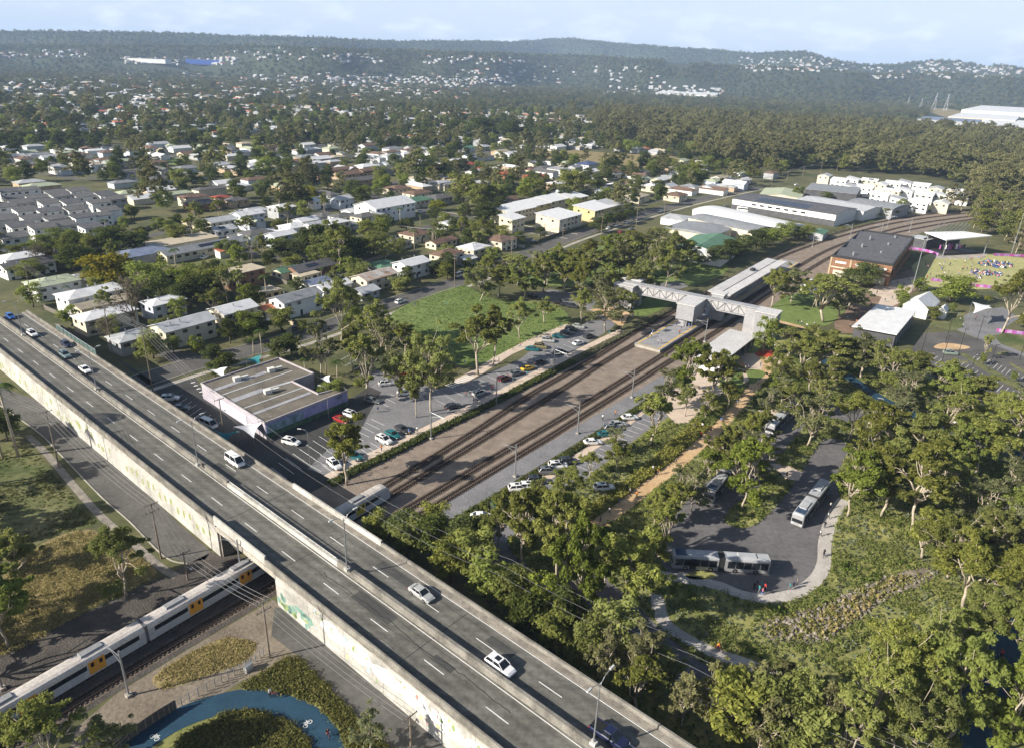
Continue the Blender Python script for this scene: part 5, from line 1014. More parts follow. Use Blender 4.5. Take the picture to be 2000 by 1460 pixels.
stc = ctr(stq); sg = empty('stage', (*stc, 0)); lq = [(v.x - stc.x, v.y - stc.y) for v in stq]
mb = MB(); mb.add([(lq[0][0], lq[0][1], 9.2), (lq[1][0], lq[1][1], 8.6), (lq[2][0], lq[2][1], 9.8), (lq[3][0], lq[3][1], 9.4)] + [(lq[0][0], lq[0][1], 9.7), (lq[1][0], lq[1][1], 9.1), (lq[2][0], lq[2][1], 10.3), (lq[3][0], lq[3][1], 9.9)], [(3, 2, 1, 0), (4, 5, 6, 7), (0, 1, 5, 4), (1, 2, 6, 5), (2, 3, 7, 6), (3, 0, 4, 7)]); mb.build('roof', m_white, sg)
mb = MB(); mb.prism([(a * .8, b * .8) for a, b in lq], 0, 1.2); mb.build('floor', m_dark, sg)
ba, bb = Vector(lq[0]) * .85, Vector(lq[3]) * .85; mb = MB(); d = bb - ba; mb.box((*((ba + bb) / 2), 5.2), (d.length, .5, 8), math.atan2(d.y, d.x)); mb.build('back_wall', WALL['dark'], sg)
pk = mat('banner_magenta', (.42, .06, .22), (.30, .10, .36), .5, .6); pk2 = mat('banner_violet', (.20, .10, .34), (.52, .30, .50), .6, .6)
for k in range(10):
    p = (ba.lerp(bb, (k + .5) / 10)) * .4 + (Vector(lq[1]).lerp(Vector(lq[2]), (k + .5) / 10)) * .3; mb = MB(); mb.box((p.x, p.y, 3.0), (1.1, .6, random.uniform(1.5, 3.6)), random.random()); mb.build('stage_set', [pk, m_dark, m_white, pk2][k % 4], sg)
for p in lq: mb = MB(); mb.tube([(p[0] * .92, p[1] * .92, 0), (p[0] * .92, p[1] * .92, 9.0)], .25, 7); mb.build('column', m_steel, sg)
for k in range(8): p = ba.lerp(bb, k / 7); mb = MB(); mb.tube([(p.x, p.y, 9.6), (p.x + 8, p.y + 6, 14)], .14, 5); mb.tube([(p.x + 8, p.y + 6, 14), (p.x - 2, p.y - 6, 9.8)], .06, 4); mb.build('roof_truss', m_steel, sg)
tag(sg, 'white roofed open air stage with pink sets at the head of the event lawn', 'stage'); BLOCK.append(np.array([tuple(v) for v in stq]))
pxb('store', [(1776, 463), (1812, 470), (1826, 466), (1795, 460)], 6, 'flat', 'lgrey', 'dark', 'charcoal store building attached left of the stage', 'building', 0, .3)
def tent(px, z, rh, lab):
    q = [P(x, y, z).to_2d() for x, y in px]; r = building('marquee', q, z, 'gable', 'white', 'white', rh, .2, 0); tag(r, lab, 'marquee')
tent([(1764, 594), (1812, 606), (1835, 590), (1790, 580)], 4, 3.2, 'big white marquee tent behind the white flat roofed hall')
tent([(1566, 556), (1585, 562), (1598, 554), (1580, 548)], 3, 1.6, 'small white marquee between the trees near the lawn')
tent([(1832, 607), (1848, 610), (1853, 603), (1838, 600)], 3, 1.4, 'small white tent right of the big marquee')
# bunting fences round the event lawn
for pxs, lab in [([(1782, 488), (1808, 492), (1832, 500)], 'pink and purple bunting fence left of the stage'), ([(1940, 500), (1970, 501), (2010, 503)], 'pink bunting fence right of the stage'), ([(1818, 549), (1840, 551)], 'short violet bunting panel left of the bright green tree'), ([(1895, 559), (1920, 562), (1955, 565), (2000, 563)], 'pink and violet bunting fence along the near lawn edge'), ([(1945, 648), (1975, 652), (2010, 656)], 'violet bunting fence beside the tall tree at the right edge')]:
    ln = smooth_line(pxl(pxs), 4); r = empty('bunting_fence', (*ln[0], 0)); o = r.location
    for i in range(len(ln) - 1):
        d = ln[i + 1] - ln[i]; c = (ln[i] + ln[i + 1]) / 2; mb = MB(); mb.box((c.x - o.x, c.y - o.y, .75), (d.length * .98, .05, 1.3), math.atan2(d.y, d.x)); mb.build('panel', [pk, pk2][i % 2], r)
        mb = MB(); mb.tube([(ln[i].x - o.x, ln[i].y - o.y, 0), (ln[i].x - o.x, ln[i].y - o.y, 1.5)], .04, 5); mb.build('post', m_steel, r)
    tag(r, lab, 'fence', 'bunting fences')
# ------------------------------------------------------------------ trees
def leaf_mesh(name, clumps, M, size, rnd, up=.5):
    """clumps: (centre, radii, number); small quads facing mostly outward from their clump"""
    Vs, n = [], 0
    for c, rad, k in clumps:
        d = rnd.normal(size=(k, 3)); d /= np.linalg.norm(d, axis=1)[:, None]; d[:, 2] = np.where(d[:, 2] < -.35, -d[:, 2], d[:, 2])
        rr_ = rnd.uniform(.12, 1, k) ** .5; ctr_ = np.array(c) + d * np.array(rad) * rr_[:, None] * rnd.uniform(.8, 1.18, (k, 1))
        nn_ = d + rnd.normal(scale=.7, size=(k, 3)); nn_[:, 2] += up; nn_ /= np.linalg.norm(nn_, axis=1)[:, None]
        a = np.cross(nn_, rnd.normal(size=(k, 3))); a /= np.linalg.norm(a, axis=1)[:, None] + 1e-9; b = np.cross(nn_, a)
        s = size * rnd.uniform(.55, 1.25, (k, 1)); a *= s * .6; b *= s * .28
        Vs.append(np.stack([ctr_ - a, ctr_ + b, ctr_ + a, ctr_ - b], 1).reshape(-1, 3)); n += k
    V = np.concatenate(Vs); me = bpy.data.meshes.new(name)
    me.vertices.add(len(V)); me.vertices.foreach_set('co', V.ravel().astype(np.float32))
    me.loops.add(4 * n); me.loops.foreach_set('vertex_index', np.arange(4 * n, dtype=np.int32))
    me.polygons.add(n); me.polygons.foreach_set('loop_start', np.arange(0, 4 * n, 4, dtype=np.int32)); me.polygons.foreach_set('loop_total', np.full(n, 4, dtype=np.int32))
    me.materials.append(M); me.update(calc_edges=True); me.validate(); return me
def limb(mb, a, b, r0, r1, rnd, bend=.12):
    a, b = Vector(a), Vector(b); l = (b - a).length; j = lambda: Vector(rnd.normal(scale=bend * l, size=3))
    p1, p2 = a.lerp(b, .35) + j() * .6, a.lerp(b, .7) + j() * .6
    mb.tube([a, p1, p2, b], [r0, r0 * .7 + r1 * .3, r0 * .4 + r1 * .6, r1], 6)
def gum(seed, M, Ht=14., spread=5.2, base=.36, nl=7, leaves=3600, size=.44, bark=None, dens=2.7, flat=.85):
    rnd = np.random.default_rng(seed); r = empty('gum_tree'); tb = MB(); cl = []; fork = Ht * base; top = Vector((rnd.normal(scale=.5), rnd.normal(scale=.5), fork))
    limb(tb, (0, 0, -.3), top, Ht * .0175, Ht * .013, rnd, .03)
    for i in range(nl):
        t = 2 * math.pi * i / nl + rnd.uniform(-.3, .3); rr_ = spread * rnd.uniform(.35, .8); zz = Ht * rnd.uniform(.38, .86)
        if i % 3 == 0: rr_ *= .35; zz = Ht * .92
        e = Vector((cos(t) * rr_, sin(t) * rr_, zz)); st = top + Vector((0, 0, rnd.uniform(-.1, .06) * Ht)); limb(tb, st, e, Ht * .011, Ht * .004, rnd)
        for q in range(7):
            g = e + Vector((rnd.normal(scale=spread * .25), rnd.normal(scale=spread * .25), rnd.normal(scale=Ht * .075)))
            limb(tb, Vector(st).lerp(e, rnd.uniform(.5, .8)), g, Ht * .005, Ht * .002, rnd)
            rc = spread * rnd.uniform(.10, .24); cl.append((g, (rc, rc, rc * flat * rnd.uniform(.8, 1.3)), 0))
            if rnd.random() < .6:
                h_ = g + Vector((rnd.normal(scale=rc * .9), rnd.normal(scale=rc * .9), rnd.normal(scale=rc * .5))); rc2 = rc * rnd.uniform(.4, .7); cl.append((h_, (rc2, rc2, rc2 * .7), 0))
    tot = sum(c[1][0] ** 2 for c in cl); cl = [(c[0], c[1], max(12, int(leaves * dens * c[1][0] ** 2 / tot))) for c in cl]
    tb.build('trunk', bark or m_bark, r, True); obj('crown', leaf_mesh('crown', cl, M, size, rnd), r); return r
def bushy(seed, M, name='garden_tree', Ht=8., spread=4., low=.15, n=26, leaves=3000, size=.55, bark=None):
    rnd = np.random.default_rng(seed); r = empty(name); tb = MB(); cl = []
    limb(tb, (0, 0, -.3), (0, 0, Ht * .55), Ht * .026, Ht * .012, rnd, .03)
    for i in range(n):
        z = Ht * rnd.uniform(low + .12, .9); k = 1 - abs((z / Ht - .48) / .52) ** 2.4; t = rnd.uniform(0, 6.28); rr_ = spread * .78 * max(k, .1) ** .5 * rnd.uniform(.2, 1)
        rc = spread * rnd.uniform(.26, .46); cl.append(((cos(t) * rr_, sin(t) * rr_, z), (rc, rc, rc * .8), 0))
        if i % 4 == 0: limb(tb, (0, 0, Ht * .3), (cos(t) * rr_, sin(t) * rr_, z), Ht * .01, Ht * .003, rnd)
    tot = sum(c[1][0] ** 2 for c in cl); cl = [(c[0], c[1], max(10, int(leaves * c[1][0] ** 2 / tot))) for c in cl]
    tb.build('trunk', bark or m_bark_d, r, True); obj('crown', leaf_mesh('crown', cl, M, size, rnd), r); return r
def bare(seed, Ht=11., spread=4.6):
    return gum(seed, g_dry, Ht, spread, .3, 8, 1500, .4, m_bark_d, .8)
def palm(seed, Ht=10.):
    rnd = np.random.default_rng(seed); r = empty('palm_tree'); tb = MB(); tb.tube([(0, 0, -.3), (.1, .1, Ht * .5), (.25, .1, Ht)], [.24, .17, .14], 8); tb.build('trunk', m_bark, r, True)
    mb = MB()
    for i in range(16):
        t = 2 * math.pi * i / 16 + rnd.uniform(-.2, .2); up = rnd.uniform(.0, .9); Ln = rnd.uniform(2.3, 3.1); d = Vector((cos(t), sin(t), 0)); side = Vector((-sin(t), cos(t), 0)); pts = []
        for k in range(9): u = k / 8; pts.append(Vector((.25, .1, Ht)) + d * Ln * u * (1 - .15 * u) + Vector((0, 0, up * Ln * u - (1.0 + up * .6) * Ln * u * u * .75)))
        for k in range(8):
            for sd in (-1, 1):
                for h in (0, .5):
                    p = pts[k].lerp(pts[k + 1], h); ln = .75 * math.sin(math.pi * min(.97, (k + h + .8) / 9)); q = p + side * sd * ln + d * ln * .5 - Vector((0, 0, ln * .55)); mb.add([p, p + d * .14, q], [(0, 1, 2)])
    mb.build('crown', g_palm, r); return r
g_gum2 = leafmat('leaf_gum_grey', (.085, .105, .04), (.25, .265, .115), (.22, .22, .11)); g_gum3 = leafmat('leaf_gum_warm', (.085, .105, .02), (.26, .275, .07), (.23, .22, .075))
TK = {
 'G1': (Kind(gum, 11, g_gum, 14, 5.4, .36, 7, 4200), 14, 5.4, 'spreading olive gum tree'),
 'G2': (Kind(gum, 12, g_gum, 14, 4.6, .42, 6, 3600), 14, 4.6, 'open gum tree with pale limbs'),
 'G3': (Kind(gum, 13, g_gum, 14, 6.2, .32, 9, 5200), 14, 6.2, 'wide full crowned gum tree'),
 'G4': (Kind(gum, 14, g_lush, 14, 5.2, .34, 8, 4600, .58), 14, 5.2, 'bright leafed gum tree'),
 'G5': (Kind(gum, 15, g_gum, 14, 3.7, .30, 7, 3400, .6, None, 1, .9), 14, 3.7, 'tall narrow gum tree'),
 'G6': (Kind(gum, 18, g_gum2, 14, 5.0, .33, 8, 3600, .5, None, 1.75, .7), 14, 5.0, 'airy grey green gum tree'),
 'G7': (Kind(gum, 19, g_gum3, 14, 4.4, .40, 6, 3400, .54), 14, 4.4, 'yellowish leaning gum tree'),
 'D1': (Kind(bushy, 21, g_dense, 'dense_tree', 10, 4.6, .1, 30, 4200), 10, 4.6, 'dense dark round tree'),
 'D2': (Kind(bushy, 22, g_dense, 'dense_tree', 10, 3.4, .08, 26, 3200), 10, 3.4, 'dense dark upright tree'),
 'L1': (Kind(bushy, 23, g_lush, 'leafy_tree', 10, 4.8, .12, 26, 3400), 10, 4.8, 'bright green bushy tree'),
 'L2': (Kind(bushy, 24, g_lush, 'leafy_tree', 10, 3.6, .1, 22, 2600), 10, 3.6, 'small bright green tree'),
 'M1': (Kind(bushy, 25, g_gum, 'leafy_tree', 10, 4.4, .1, 28, 3400), 10, 4.4, 'olive green bushy tree'),
 'M2': (Kind(bushy, 26, g_gum, 'leafy_tree', 10, 3.3, .12, 22, 2600), 10, 3.3, 'olive green upright tree'),
 'B1': (Kind(bare, 31), 11, 4.6, 'sparse grey brown tree'),
 'Y1': (Kind(bushy, 27, g_yel, 'yellow_tree', 8, 4.8, .08, 26, 3200), 8, 4.8, 'yellow green round tree'),
 'P1': (Kind(palm, 41), 10, 2.6, 'palm with slim pale trunk'),
 'F1': (Kind(gum, 16, g_forest, 16, 5.6, .25, 9, 2600, .85, None, 1, 1.0), 16, 5.6, 'tall grey green forest gum'),
 'F2': (Kind(gum, 17, g_forest, 16, 4.6, .30, 8, 2200, .85, None, 1, 1.1), 16, 4.6, 'narrow grey green forest gum'),
}
TREES = []; NTREE = 0; TREAL = {}
def plant(k, x, y, h, rad=None, z=0., grp=None):
    global NTREE
    kd, h0, r0, ph = TK[k]
    if kd.root is None: kd.root = kd.fn(*kd.a); kd.fresh = True
    if k not in TREAL:
        cm = [c for c in KIDS[kd.root.name] if c.name.startswith('crown')][0].data; co = np.empty(len(cm.vertices) * 3, np.float32); cm.vertices.foreach_get('co', co); co = co.reshape(-1, 3); TREAL[k] = (float(np.percentile(co[:, 2], 99)), float(np.percentile(np.hypot(co[:, 0], co[:, 1]), 95)))
    h0, r0 = TREAL[k]; s = h / h0; sx = s if rad is None else rad / r0
    o = kd.place((x, y, z), random.uniform(0, 6.28), (sx, sx, s)); NTREE += 1
    auto(o, ph, 'palm' if k == 'P1' else 'tree', grp or {'G': 'gum trees around the railway and bus loop', 'D': 'dense trees of the suburb', 'L': 'leafy trees of the suburb', 'M': 'leafy trees of the suburb', 'F': 'forest gum trees', 'P': 'palm trees', 'B': 'sparse trees', 'Y': 'yellow green trees'}[k[0]], (x, y, h * .55)); TREES.append((x, y)); return o
def tpx(k, bx, by, ty, wpx=None, rad=None):
    g = P(bx, by); h = height_to(g, ty); r_ = rad if rad else (wpx / 2 / scale_at(g) if wpx else None); plant(k, g.x, g.y, h, r_)
GT = 'G1 G6 G3 G7 G5 G2 G4 G6 G1 G7'.split()
gl = [(666, 674, 545, 100), (626, 735, 620, 70), (712, 782, 655, 75), (752, 733, 620, 90), (735, 690, 590, 90), (790, 702, 628, 70), (841, 805, 650, 105), (813, 815, 720, 60), (934, 732, 608, 95), (963, 712, 600, 70), (677, 947, 820, 100), (1015, 663, 585, 65), (1063, 632, 585, 50), (937, 588, 522, 70), (973, 583, 520, 70), (1022, 585, 512, 80), (1060, 572, 500, 70), (1135, 630, 565, 55), (1182, 648, 555, 85), (1215, 632, 570, 60), (775, 775, 700, 55), (690, 725, 640, 60),
 (1070, 562, 492, 60), (1100, 577, 508, 65), (1130, 592, 518, 70), (1165, 602, 528, 60), (1010, 557, 498, 60), (1045, 543, 488, 60), (1090, 543, 478, 60), (1120, 547, 482, 60), (1160, 558, 488, 60), (1190, 548, 486, 60), (1210, 542, 468, 65), (1240, 540, 462, 70), (1253, 542, 448, 80), (1300, 560, 480, 60), (1318, 548, 488, 50), (1275, 557, 480, 55), (1150, 522, 470, 60), (1200, 516, 458, 60), (1232, 508, 452, 60), (1280, 517, 442, 70), (1310, 527, 452, 60), (1335, 525, 470, 50), (1255, 580, 505, 60), (1225, 590, 520, 60), (1185, 585, 515, 60), (1140, 560, 500, 60), (950, 545, 500, 50), (985, 540, 495, 50),
 (1338, 812, 748, 45), (1378, 818, 765, 45), (1420, 800, 748, 45), (1340, 773, 668, 95), (1390, 792, 685, 80), (1415, 772, 690, 70), (1300, 800, 715, 60), (1268, 872, 770, 80), (1330, 985, 905, 70), (1275, 1030, 955, 70), (1375, 955, 880, 65), (1425, 900, 825, 60), (1460, 880, 805, 55), (1500, 815, 755, 50), (1310, 1030, 950, 75), (1200, 885, 832, 55), (1150, 930, 882, 55), (1110, 970, 908, 60), (1090, 1010, 930, 80), (1400, 930, 850, 65), (1350, 1000, 910, 70), (1290, 1075, 985, 70), (1450, 910, 835, 60), (1485, 868, 800, 60), (1205, 920, 865, 50),
 (1224, 1210, 1050, 140), (1085, 1150, 960, 125), (1130, 1215, 1015, 130), (1020, 1120, 955, 110), (975, 1085, 960, 80), (1180, 1150, 1060, 95), (1258, 1125, 1030, 80), (1050, 1060, 945, 90), (1150, 1110, 1045, 85),
 (1450, 994, 865, 115), (1430, 960, 870, 80), (1480, 940, 850, 80), (1576, 871, 765, 90), (1540, 815, 750, 70), (1525, 790, 735, 60), (1600, 800, 740, 50),
 (1655, 1008, 880, 120), (1779, 1040, 865, 135), (1905, 927, 815, 125), (1898, 1045, 930, 115), (1700, 905, 790, 100), (1740, 885, 770, 100), (1655, 860, 765, 90), (1790, 925, 800, 110), (1850, 865, 765, 100), (1830, 990, 880, 110), (1962, 1005, 890, 110), (1982, 905, 790, 110), (1990, 835, 755, 100), (1940, 855, 765, 100), (1740, 955, 850, 100), (1690, 965, 865, 100), (1720, 1010, 900, 110), (1860, 935, 830, 100),
 (1600, 735, 645, 120), (1680, 740, 650, 100), (1560, 735, 655, 90), (1645, 725, 655, 100), (1730, 770, 680, 100), (1785, 745, 690, 90), (1830, 800, 720, 100), (1900, 810, 735, 100), (1850, 760, 705, 80), (1762, 805, 720, 90), (1535, 700, 640, 60), (1520, 745, 690, 60), (1580, 770, 710, 60), (1500, 780, 730, 50), (1620, 770, 700, 70),
 (1506, 600, 525, 70), (1545, 592, 520, 70), (1608, 630, 540, 90), (1640, 620, 535, 90), (1587, 600, 535, 70), (1655, 605, 560, 60), (1530, 580, 530, 50), (1956, 650, 530, 95), (1985, 600, 520, 60), (1920, 700, 655, 25),
 (1990, 1120, 1000, 130), (1950, 1205, 1070, 140), (1880, 1190, 1060, 130), (1850, 1130, 1010, 110), (1920, 1120, 1000, 120), (1970, 1060, 960, 110), (1800, 1090, 1000, 90), (1985, 1320, 1180, 130), (1745, 1400, 1235, 170), (1850, 1440, 1260, 180), (1690, 1450, 1290, 150), (1960, 1470, 1300, 160), (1795, 1330, 1210, 120), (1850, 1300, 1200, 110), (1750, 1490, 1350, 150), (2040, 1420, 1260, 160), (1900, 1260, 1150, 110), (2030, 1230, 1090, 140),
 (247, 1163, 1028, 140), (16, 1265, 1110, 130), (45, 1170, 1040, 100), (110, 1530, 1365, 160), (215, 1510, 1405, 110), (-85, 1330, 1190, 150), (-150, 1270, 1120, 150), (-120, 960, 830, 150), (-170, 1050, 900, 150), (-90, 870, 770, 110), (-60, 1210, 1090, 120), (-20, 1120, 1020, 110), (15, 1470, 1400, 90), (722, 1470, 1385, 70)]
for i, (x, y, t, wd) in enumerate(gl):
    k = GT[(i * 7 + i // 10) % 10]
    if (x, y) in ((677, 947), (1224, 1210), (1905, 927), (934, 732)): k = 'G2'
    if (x, y) == (247, 1163): k = 'G1'
    if x > 1600 and y > 1290 or x < 110 and y > 1400: k = 'G4' if i % 2 else 'G3'
    tpx(k, x, y, t, wd)
# dense screen of trees along the overpass and other bushy trees
dl = [(738, 1066, 1004, 60), (785, 1072, 1000, 70), (800, 1092, 1015, 75), (845, 1095, 1010, 75), (880, 1135, 1050, 80), (925, 1135, 1040, 80), (955, 1175, 1085, 85), (1000, 1195, 1110, 80), (1020, 1255, 1160, 70), (1075, 1275, 1190, 75), (1100, 1235, 1150, 80), (1150, 1300, 1210, 80), (1180, 1340, 1230, 85), (1200, 1275, 1180, 85), (1250, 1350, 1230, 90), (1285, 1345, 1262, 80), (1245, 1390, 1290, 85), (1330, 1420, 1312, 95), (1380, 1410, 1300, 100), (1420, 1450, 1330, 100), (1460, 1420, 1310, 100), (1500, 1460, 1330, 105), (1550, 1445, 1318, 100), (1600, 1470, 1340, 110), (900, 1090, 1010, 75), (850, 1050, 985, 60), (940, 1085, 1010, 60), (1050, 1210, 1120, 70), (1640, 1490, 1350, 110), (1525, 1375, 1290, 75), (1480, 1480, 1360, 100), (1565, 1490, 1380, 100)]
for i, (x, y, t, wd) in enumerate(dl): tpx(('M1 D2 M2 D1 M1 M2 L2'.split())[i % 7] if x < 1180 else ('F1 M2 F2 M1 G5 F1'.split())[i % 6], x, y, t, wd)
for k, x, y, t, wd in [('B1', 268, 655, 545, 75), ('Y1', 215, 560, 497, 105), ('L1', 300, 585, 512, 95), ('D1', 218, 500, 445, 75), ('D1', 160, 500, 455, 70), ('L1', 110, 490, 450, 70), ('D1', 145, 530, 480, 60), ('M1', 125, 525, 495, 35), ('D2', 240, 545, 500, 45), ('B1', 80, 530, 480, 50), ('M1', 60, 545, 510, 60), ('L2', 65, 600, 555, 45), ('M2', 80, 575, 550, 40), ('D1', 345, 600, 560, 70), ('D1', 390, 590, 540, 80), ('M1', 420, 575, 525, 75), ('L1', 365, 560, 520, 70), ('M1', 300, 700, 650, 60), ('B1', 215, 680, 620, 60), ('L2', 388, 693, 658, 32), ('D2', 418, 715, 677, 38), ('D1', 446, 728, 690, 45), ('D2', 420, 735, 705, 30), ('L2', 340, 690, 655, 30), ('D2', 545, 700, 660, 50), ('D2', 570, 695, 655, 40), ('L2', 470, 640, 610, 20), ('L2', 590, 650, 625, 20), ('P1', 496, 700, 660, 26), ('P1', 513, 695, 645, 26), ('P1', 638, 735, 680, 26), ('P1', 660, 760, 705, 30), ('P1', 598, 745, 700, 20), ('P1', 36, 890, 745, 60), ('P1', 6, 895, 790, 50), ('P1', 60, 760, 720, 20), ('L2', 650, 790, 745, 50), ('D1', 15, 860, 800, 60), ('D1', 565, 510, 470, 60), ('L1', 545, 500, 465, 50), ('D2', 610, 505, 440, 50), ('D1', 660, 520, 455, 75), ('M1', 635, 515, 460, 55), ('G2', 665, 530, 430, 70), ('D1', 700, 515, 465, 60), ('M1', 730, 500, 455, 60), ('L1', 690, 500, 470, 50), ('D1', 590, 490, 455, 40), ('L2', 915, 532, 505, 25), ('P1', 845, 485, 448, 20), ('P1', 810, 495, 450, 22), ('L1', 870, 470, 440, 45), ('D1', 900, 455, 425, 50), ('M1', 930, 460, 430, 40), ('L2', 1010, 480, 455, 28), ('D1', 955, 435, 395, 60), ('M1', 980, 460, 440, 30), ('L1', 690, 660, 600, 50), ('D1', 625, 480, 440, 40), ('Y1', 855, 412, 392, 35), ('Y1', 870, 345, 310, 22), ('L1', 830, 245, 218, 40), ('Y1', 822, 315, 290, 20), ('Y1', 880, 300, 280, 24), ('Y1', 608, 395, 365, 28), ('L1', 1040, 385, 350, 60), ('M1', 905, 395, 340, 60), ('M1', 1120, 380, 335, 70), ('D1', 830, 350, 305, 70), ('D1', 940, 270, 230, 60), ('D1', 1000, 275, 235, 50), ('D1', 890, 265, 235, 50), ('D1', 1580, 460, 400, 10),
 ('D1', 1400, 520, 480, 50), ('D1', 1425, 510, 470, 50), ('D1', 1450, 500, 460, 50), ('D1', 1475, 490, 450, 50), ('L1', 1500, 480, 445, 50), ('L1', 1530, 470, 435, 45), ('L2', 1560, 470, 445, 30), ('L1', 1575, 465, 440, 30), ('L1', 1365, 515, 498, 36), ('D1', 1340, 510, 470, 40), ('D1', 1685, 560, 515, 60), ('D1', 1660, 560, 525, 40), ('L2', 1489, 690, 620, 48), ('L1', 1855, 590, 540, 85), ('L2', 1795, 570, 545, 30), ('L2', 1760, 595, 560, 30), ('L2', 1762, 610, 580, 20), ('M1', 1820, 625, 600, 30), ('L2', 1858, 610, 592, 14), ('L2', 1978, 745, 725, 14), ('L2', 1918, 712, 690, 14), ('L2', 598, 1198, 1162, 36), ('M1', 1290, 470, 445, 40), ('D1', 1185, 445, 415, 35), ('D1', 1205, 438, 405, 35), ('D1', 1225, 430, 400, 30), ('D1', 1165, 455, 425, 35), ('L2', 1555, 395, 365, 24), ('L2', 1610, 395, 375, 24), ('L2', 1760, 415, 390, 24), ('M1', 1730, 425, 405, 40), ('L2', 440, 500, 470, 32), ('D1', 458, 505, 470, 35), ('D2', 345, 445, 420, 25), ('L2', 310, 450, 425, 30), ('L2', 335, 455, 430, 30)]:
    if k == 'D1' and (x, y) == (1580, 460): continue
    tpx(k, x, y, t, wd)
# forest wall on the right and scattered suburb trees: the nearest as things, the rest as one mass
FOREST = [(1150, 205), (1300, 175), (1700, 150), (2300, 150), (2300, 560), (2010, 520), (1960, 480), (1900, 455), (1850, 412), (1905, 395), (1880, 360), (1780, 345), (1600, 332), (1440, 330), (1330, 300), (1240, 285), (1180, 280)]
SUB = [(-400, 155), (600, 160), (1150, 205), (1180, 282), (1330, 300), (1440, 330), (1560, 335), (1420, 372), (1330, 395), (1100, 478), (770, 578), (620, 635), (520, 670), (300, 730), (195, 690), (0, 555), (-400, 300)]
FPW, SPW = [np.array(q, float) for q in (FOREST, SUB)]
def cells(r0, r1, sp):
    g = np.arange(-r1, r1, sp); X, Y = np.meshgrid(g, np.arange(0, r1, sp)); X, Y = X.ravel(), Y.ravel()
    X = X + rng.uniform(-.48, .48, X.size) * sp; Y = Y + rng.uniform(-.48, .48, Y.size) * sp
    r = np.hypot(X, Y); k = (r > r0) & (r <= r1) & (np.abs(np.arctan2(X, Y)) < .74); return X[k], Y[k]
pts = []                                    # x, y, zone (0 suburb, 1 forest, 2 far)
HC = []
def zone(X, Y):
    px, py = projn(np.stack([X, Y, np.zeros_like(X)], 1)); return inside(px, py, FPW), inside(px, py, SPW), px, py
# far sheds
def farshed(px, zE, rc, wc, lab, roof='flat', name='factory'):
    q = [P(x, y, zE).to_2d() for x, y in px]; r = building(name, q, zE, roof, rc, wc, 2, .5, 0); tag(r, lab, 'factory'); return r
def hillshed(x, y, Lx, Wy, zE, rc, wc, lab):
    d = FWD + RGT * ((x - 1000) / FPX) - UP * ((y - 730) / FPX); l = d.to_2d().length; dn = d.to_2d() / l; t = 400.
    while EYE + d.z / l * t > float(terrain(dn.x * t, dn.y * t)) and t < 7000: t += 10
    c = dn * t; r = building('factory', rect(c, Lx, Wy, R(-8)), zE, 'flat', rc, wc, 0, .5, 0); r.location.z = float(terrain(c.x, c.y)) - 3; tag(r, lab, 'factory')
    e_ = dn * 60; q_ = rect(c - e_, Lx + 30, 160, R(-8)); BLOCK.append(np.array([tuple(v) for v in q_]))
hillshed(413, 126, 210, 40, 20, 'tan', mat('wall_store_blue', (.02, .06, .28), (.03, .08, .33), .2), 'long blue walled store building far off below the hills')
hillshed(285, 122, 200, 40, 16, 'white', 'white', 'long white store building left of the blue walled one')
farshed([(1923, 215), (1975, 222), (1999, 211), (1945, 207)], 12, 'white', 'white', 'large white factory roof by the right edge below the pylons')
farshed([(1890, 228), (1945, 236), (1962, 226), (1910, 221)], 10, 'white', 'cream', 'white shed left of the large white factory at the right edge')
farshed([(1820, 232), (1880, 240), (1892, 234), (1835, 228)], 8, 'blue', 'grey', 'blue grey low shed at the foot of the power pylons')
farshed([(1940, 244), (2000, 252), (2010, 238), (1960, 232)], 8, 'white', 'white', 'white roofed shed at the right edge beside the forest')
farshed([(1302, 172), (1335, 174), (1338, 168), (1306, 167)], 16, 'tan', 'tan', 'tan boxy works building in the forest beside the chimney')
farshed([(1310, 181), (1375, 187), (1380, 180), (1320, 176)], 12, 'white', 'white', 'white works roof in the forest beside the chimney')
for q_ in ([(1812, 221), (1890, 220), (2040, 216), (2040, 258), (1870, 258), (1805, 240)], [(1295, 181), (1388, 186), (1388, 192), (1292, 188)]): BLOCK.append(np.array(pxl(q_)))
# yard fences and street trees come after the houses
# far houses first: lots on the street grid
lots = []
ca, sa = cos(R(A1)), sin(R(A1))
for i in range(-70, 70):
    for j in range(-70, 90):
        a, b = i * 24 + random.uniform(-3, 3), j * 21 + random.uniform(-3, 3)
        if j % 4 == 0: continue
        lots.append((a * ca - b * sa, a * sa + b * ca))
lots = np.array(lots); k = (lots[:, 1] > 150) & (np.hypot(*lots.T) < 1500); lots = lots[k]
fz, sz, px, py = zone(lots[:, 0], lots[:, 1])
keep = sz & ~blocked(lots[:, 0], lots[:, 1]) & (px > -30) & (px < 1600) & (py < 480)
clear = rng.random(len(lots)) < np.where(py < 380, .72, .3)
lots = lots[keep & clear]; lots = lots[np.argsort(np.hypot(*lots.T))]
nh = 0; far_h = []
for x, y in lots:
    q = projn(np.array([[x, y, 0.]])); 
    if blocked(np.array([x]), np.array([y]))[0]: continue
    if nh < 175:
        rc = random.choice(['white', 'white', 'white', 'lgrey', 'lgrey', 'grey', 'slate', 'tan', 'brown', 'brown', 'pgreen', 'slate']); c = P(q[0][0], q[1][0], 4)
        house(float(q[0][0]), float(q[1][0]), random.uniform(12, 20), random.uniform(8, 11), random.choice([3.4, 3.6, 5.2]), random.choice(['gable', 'hip', 'hip']), rc, random.choice(['white', 'cream', 'white', 'grey', 'tan', 'blue']), A1 if random.random() < .7 else A2, win=0); nh += 1
    else: far_h.append((x, y))
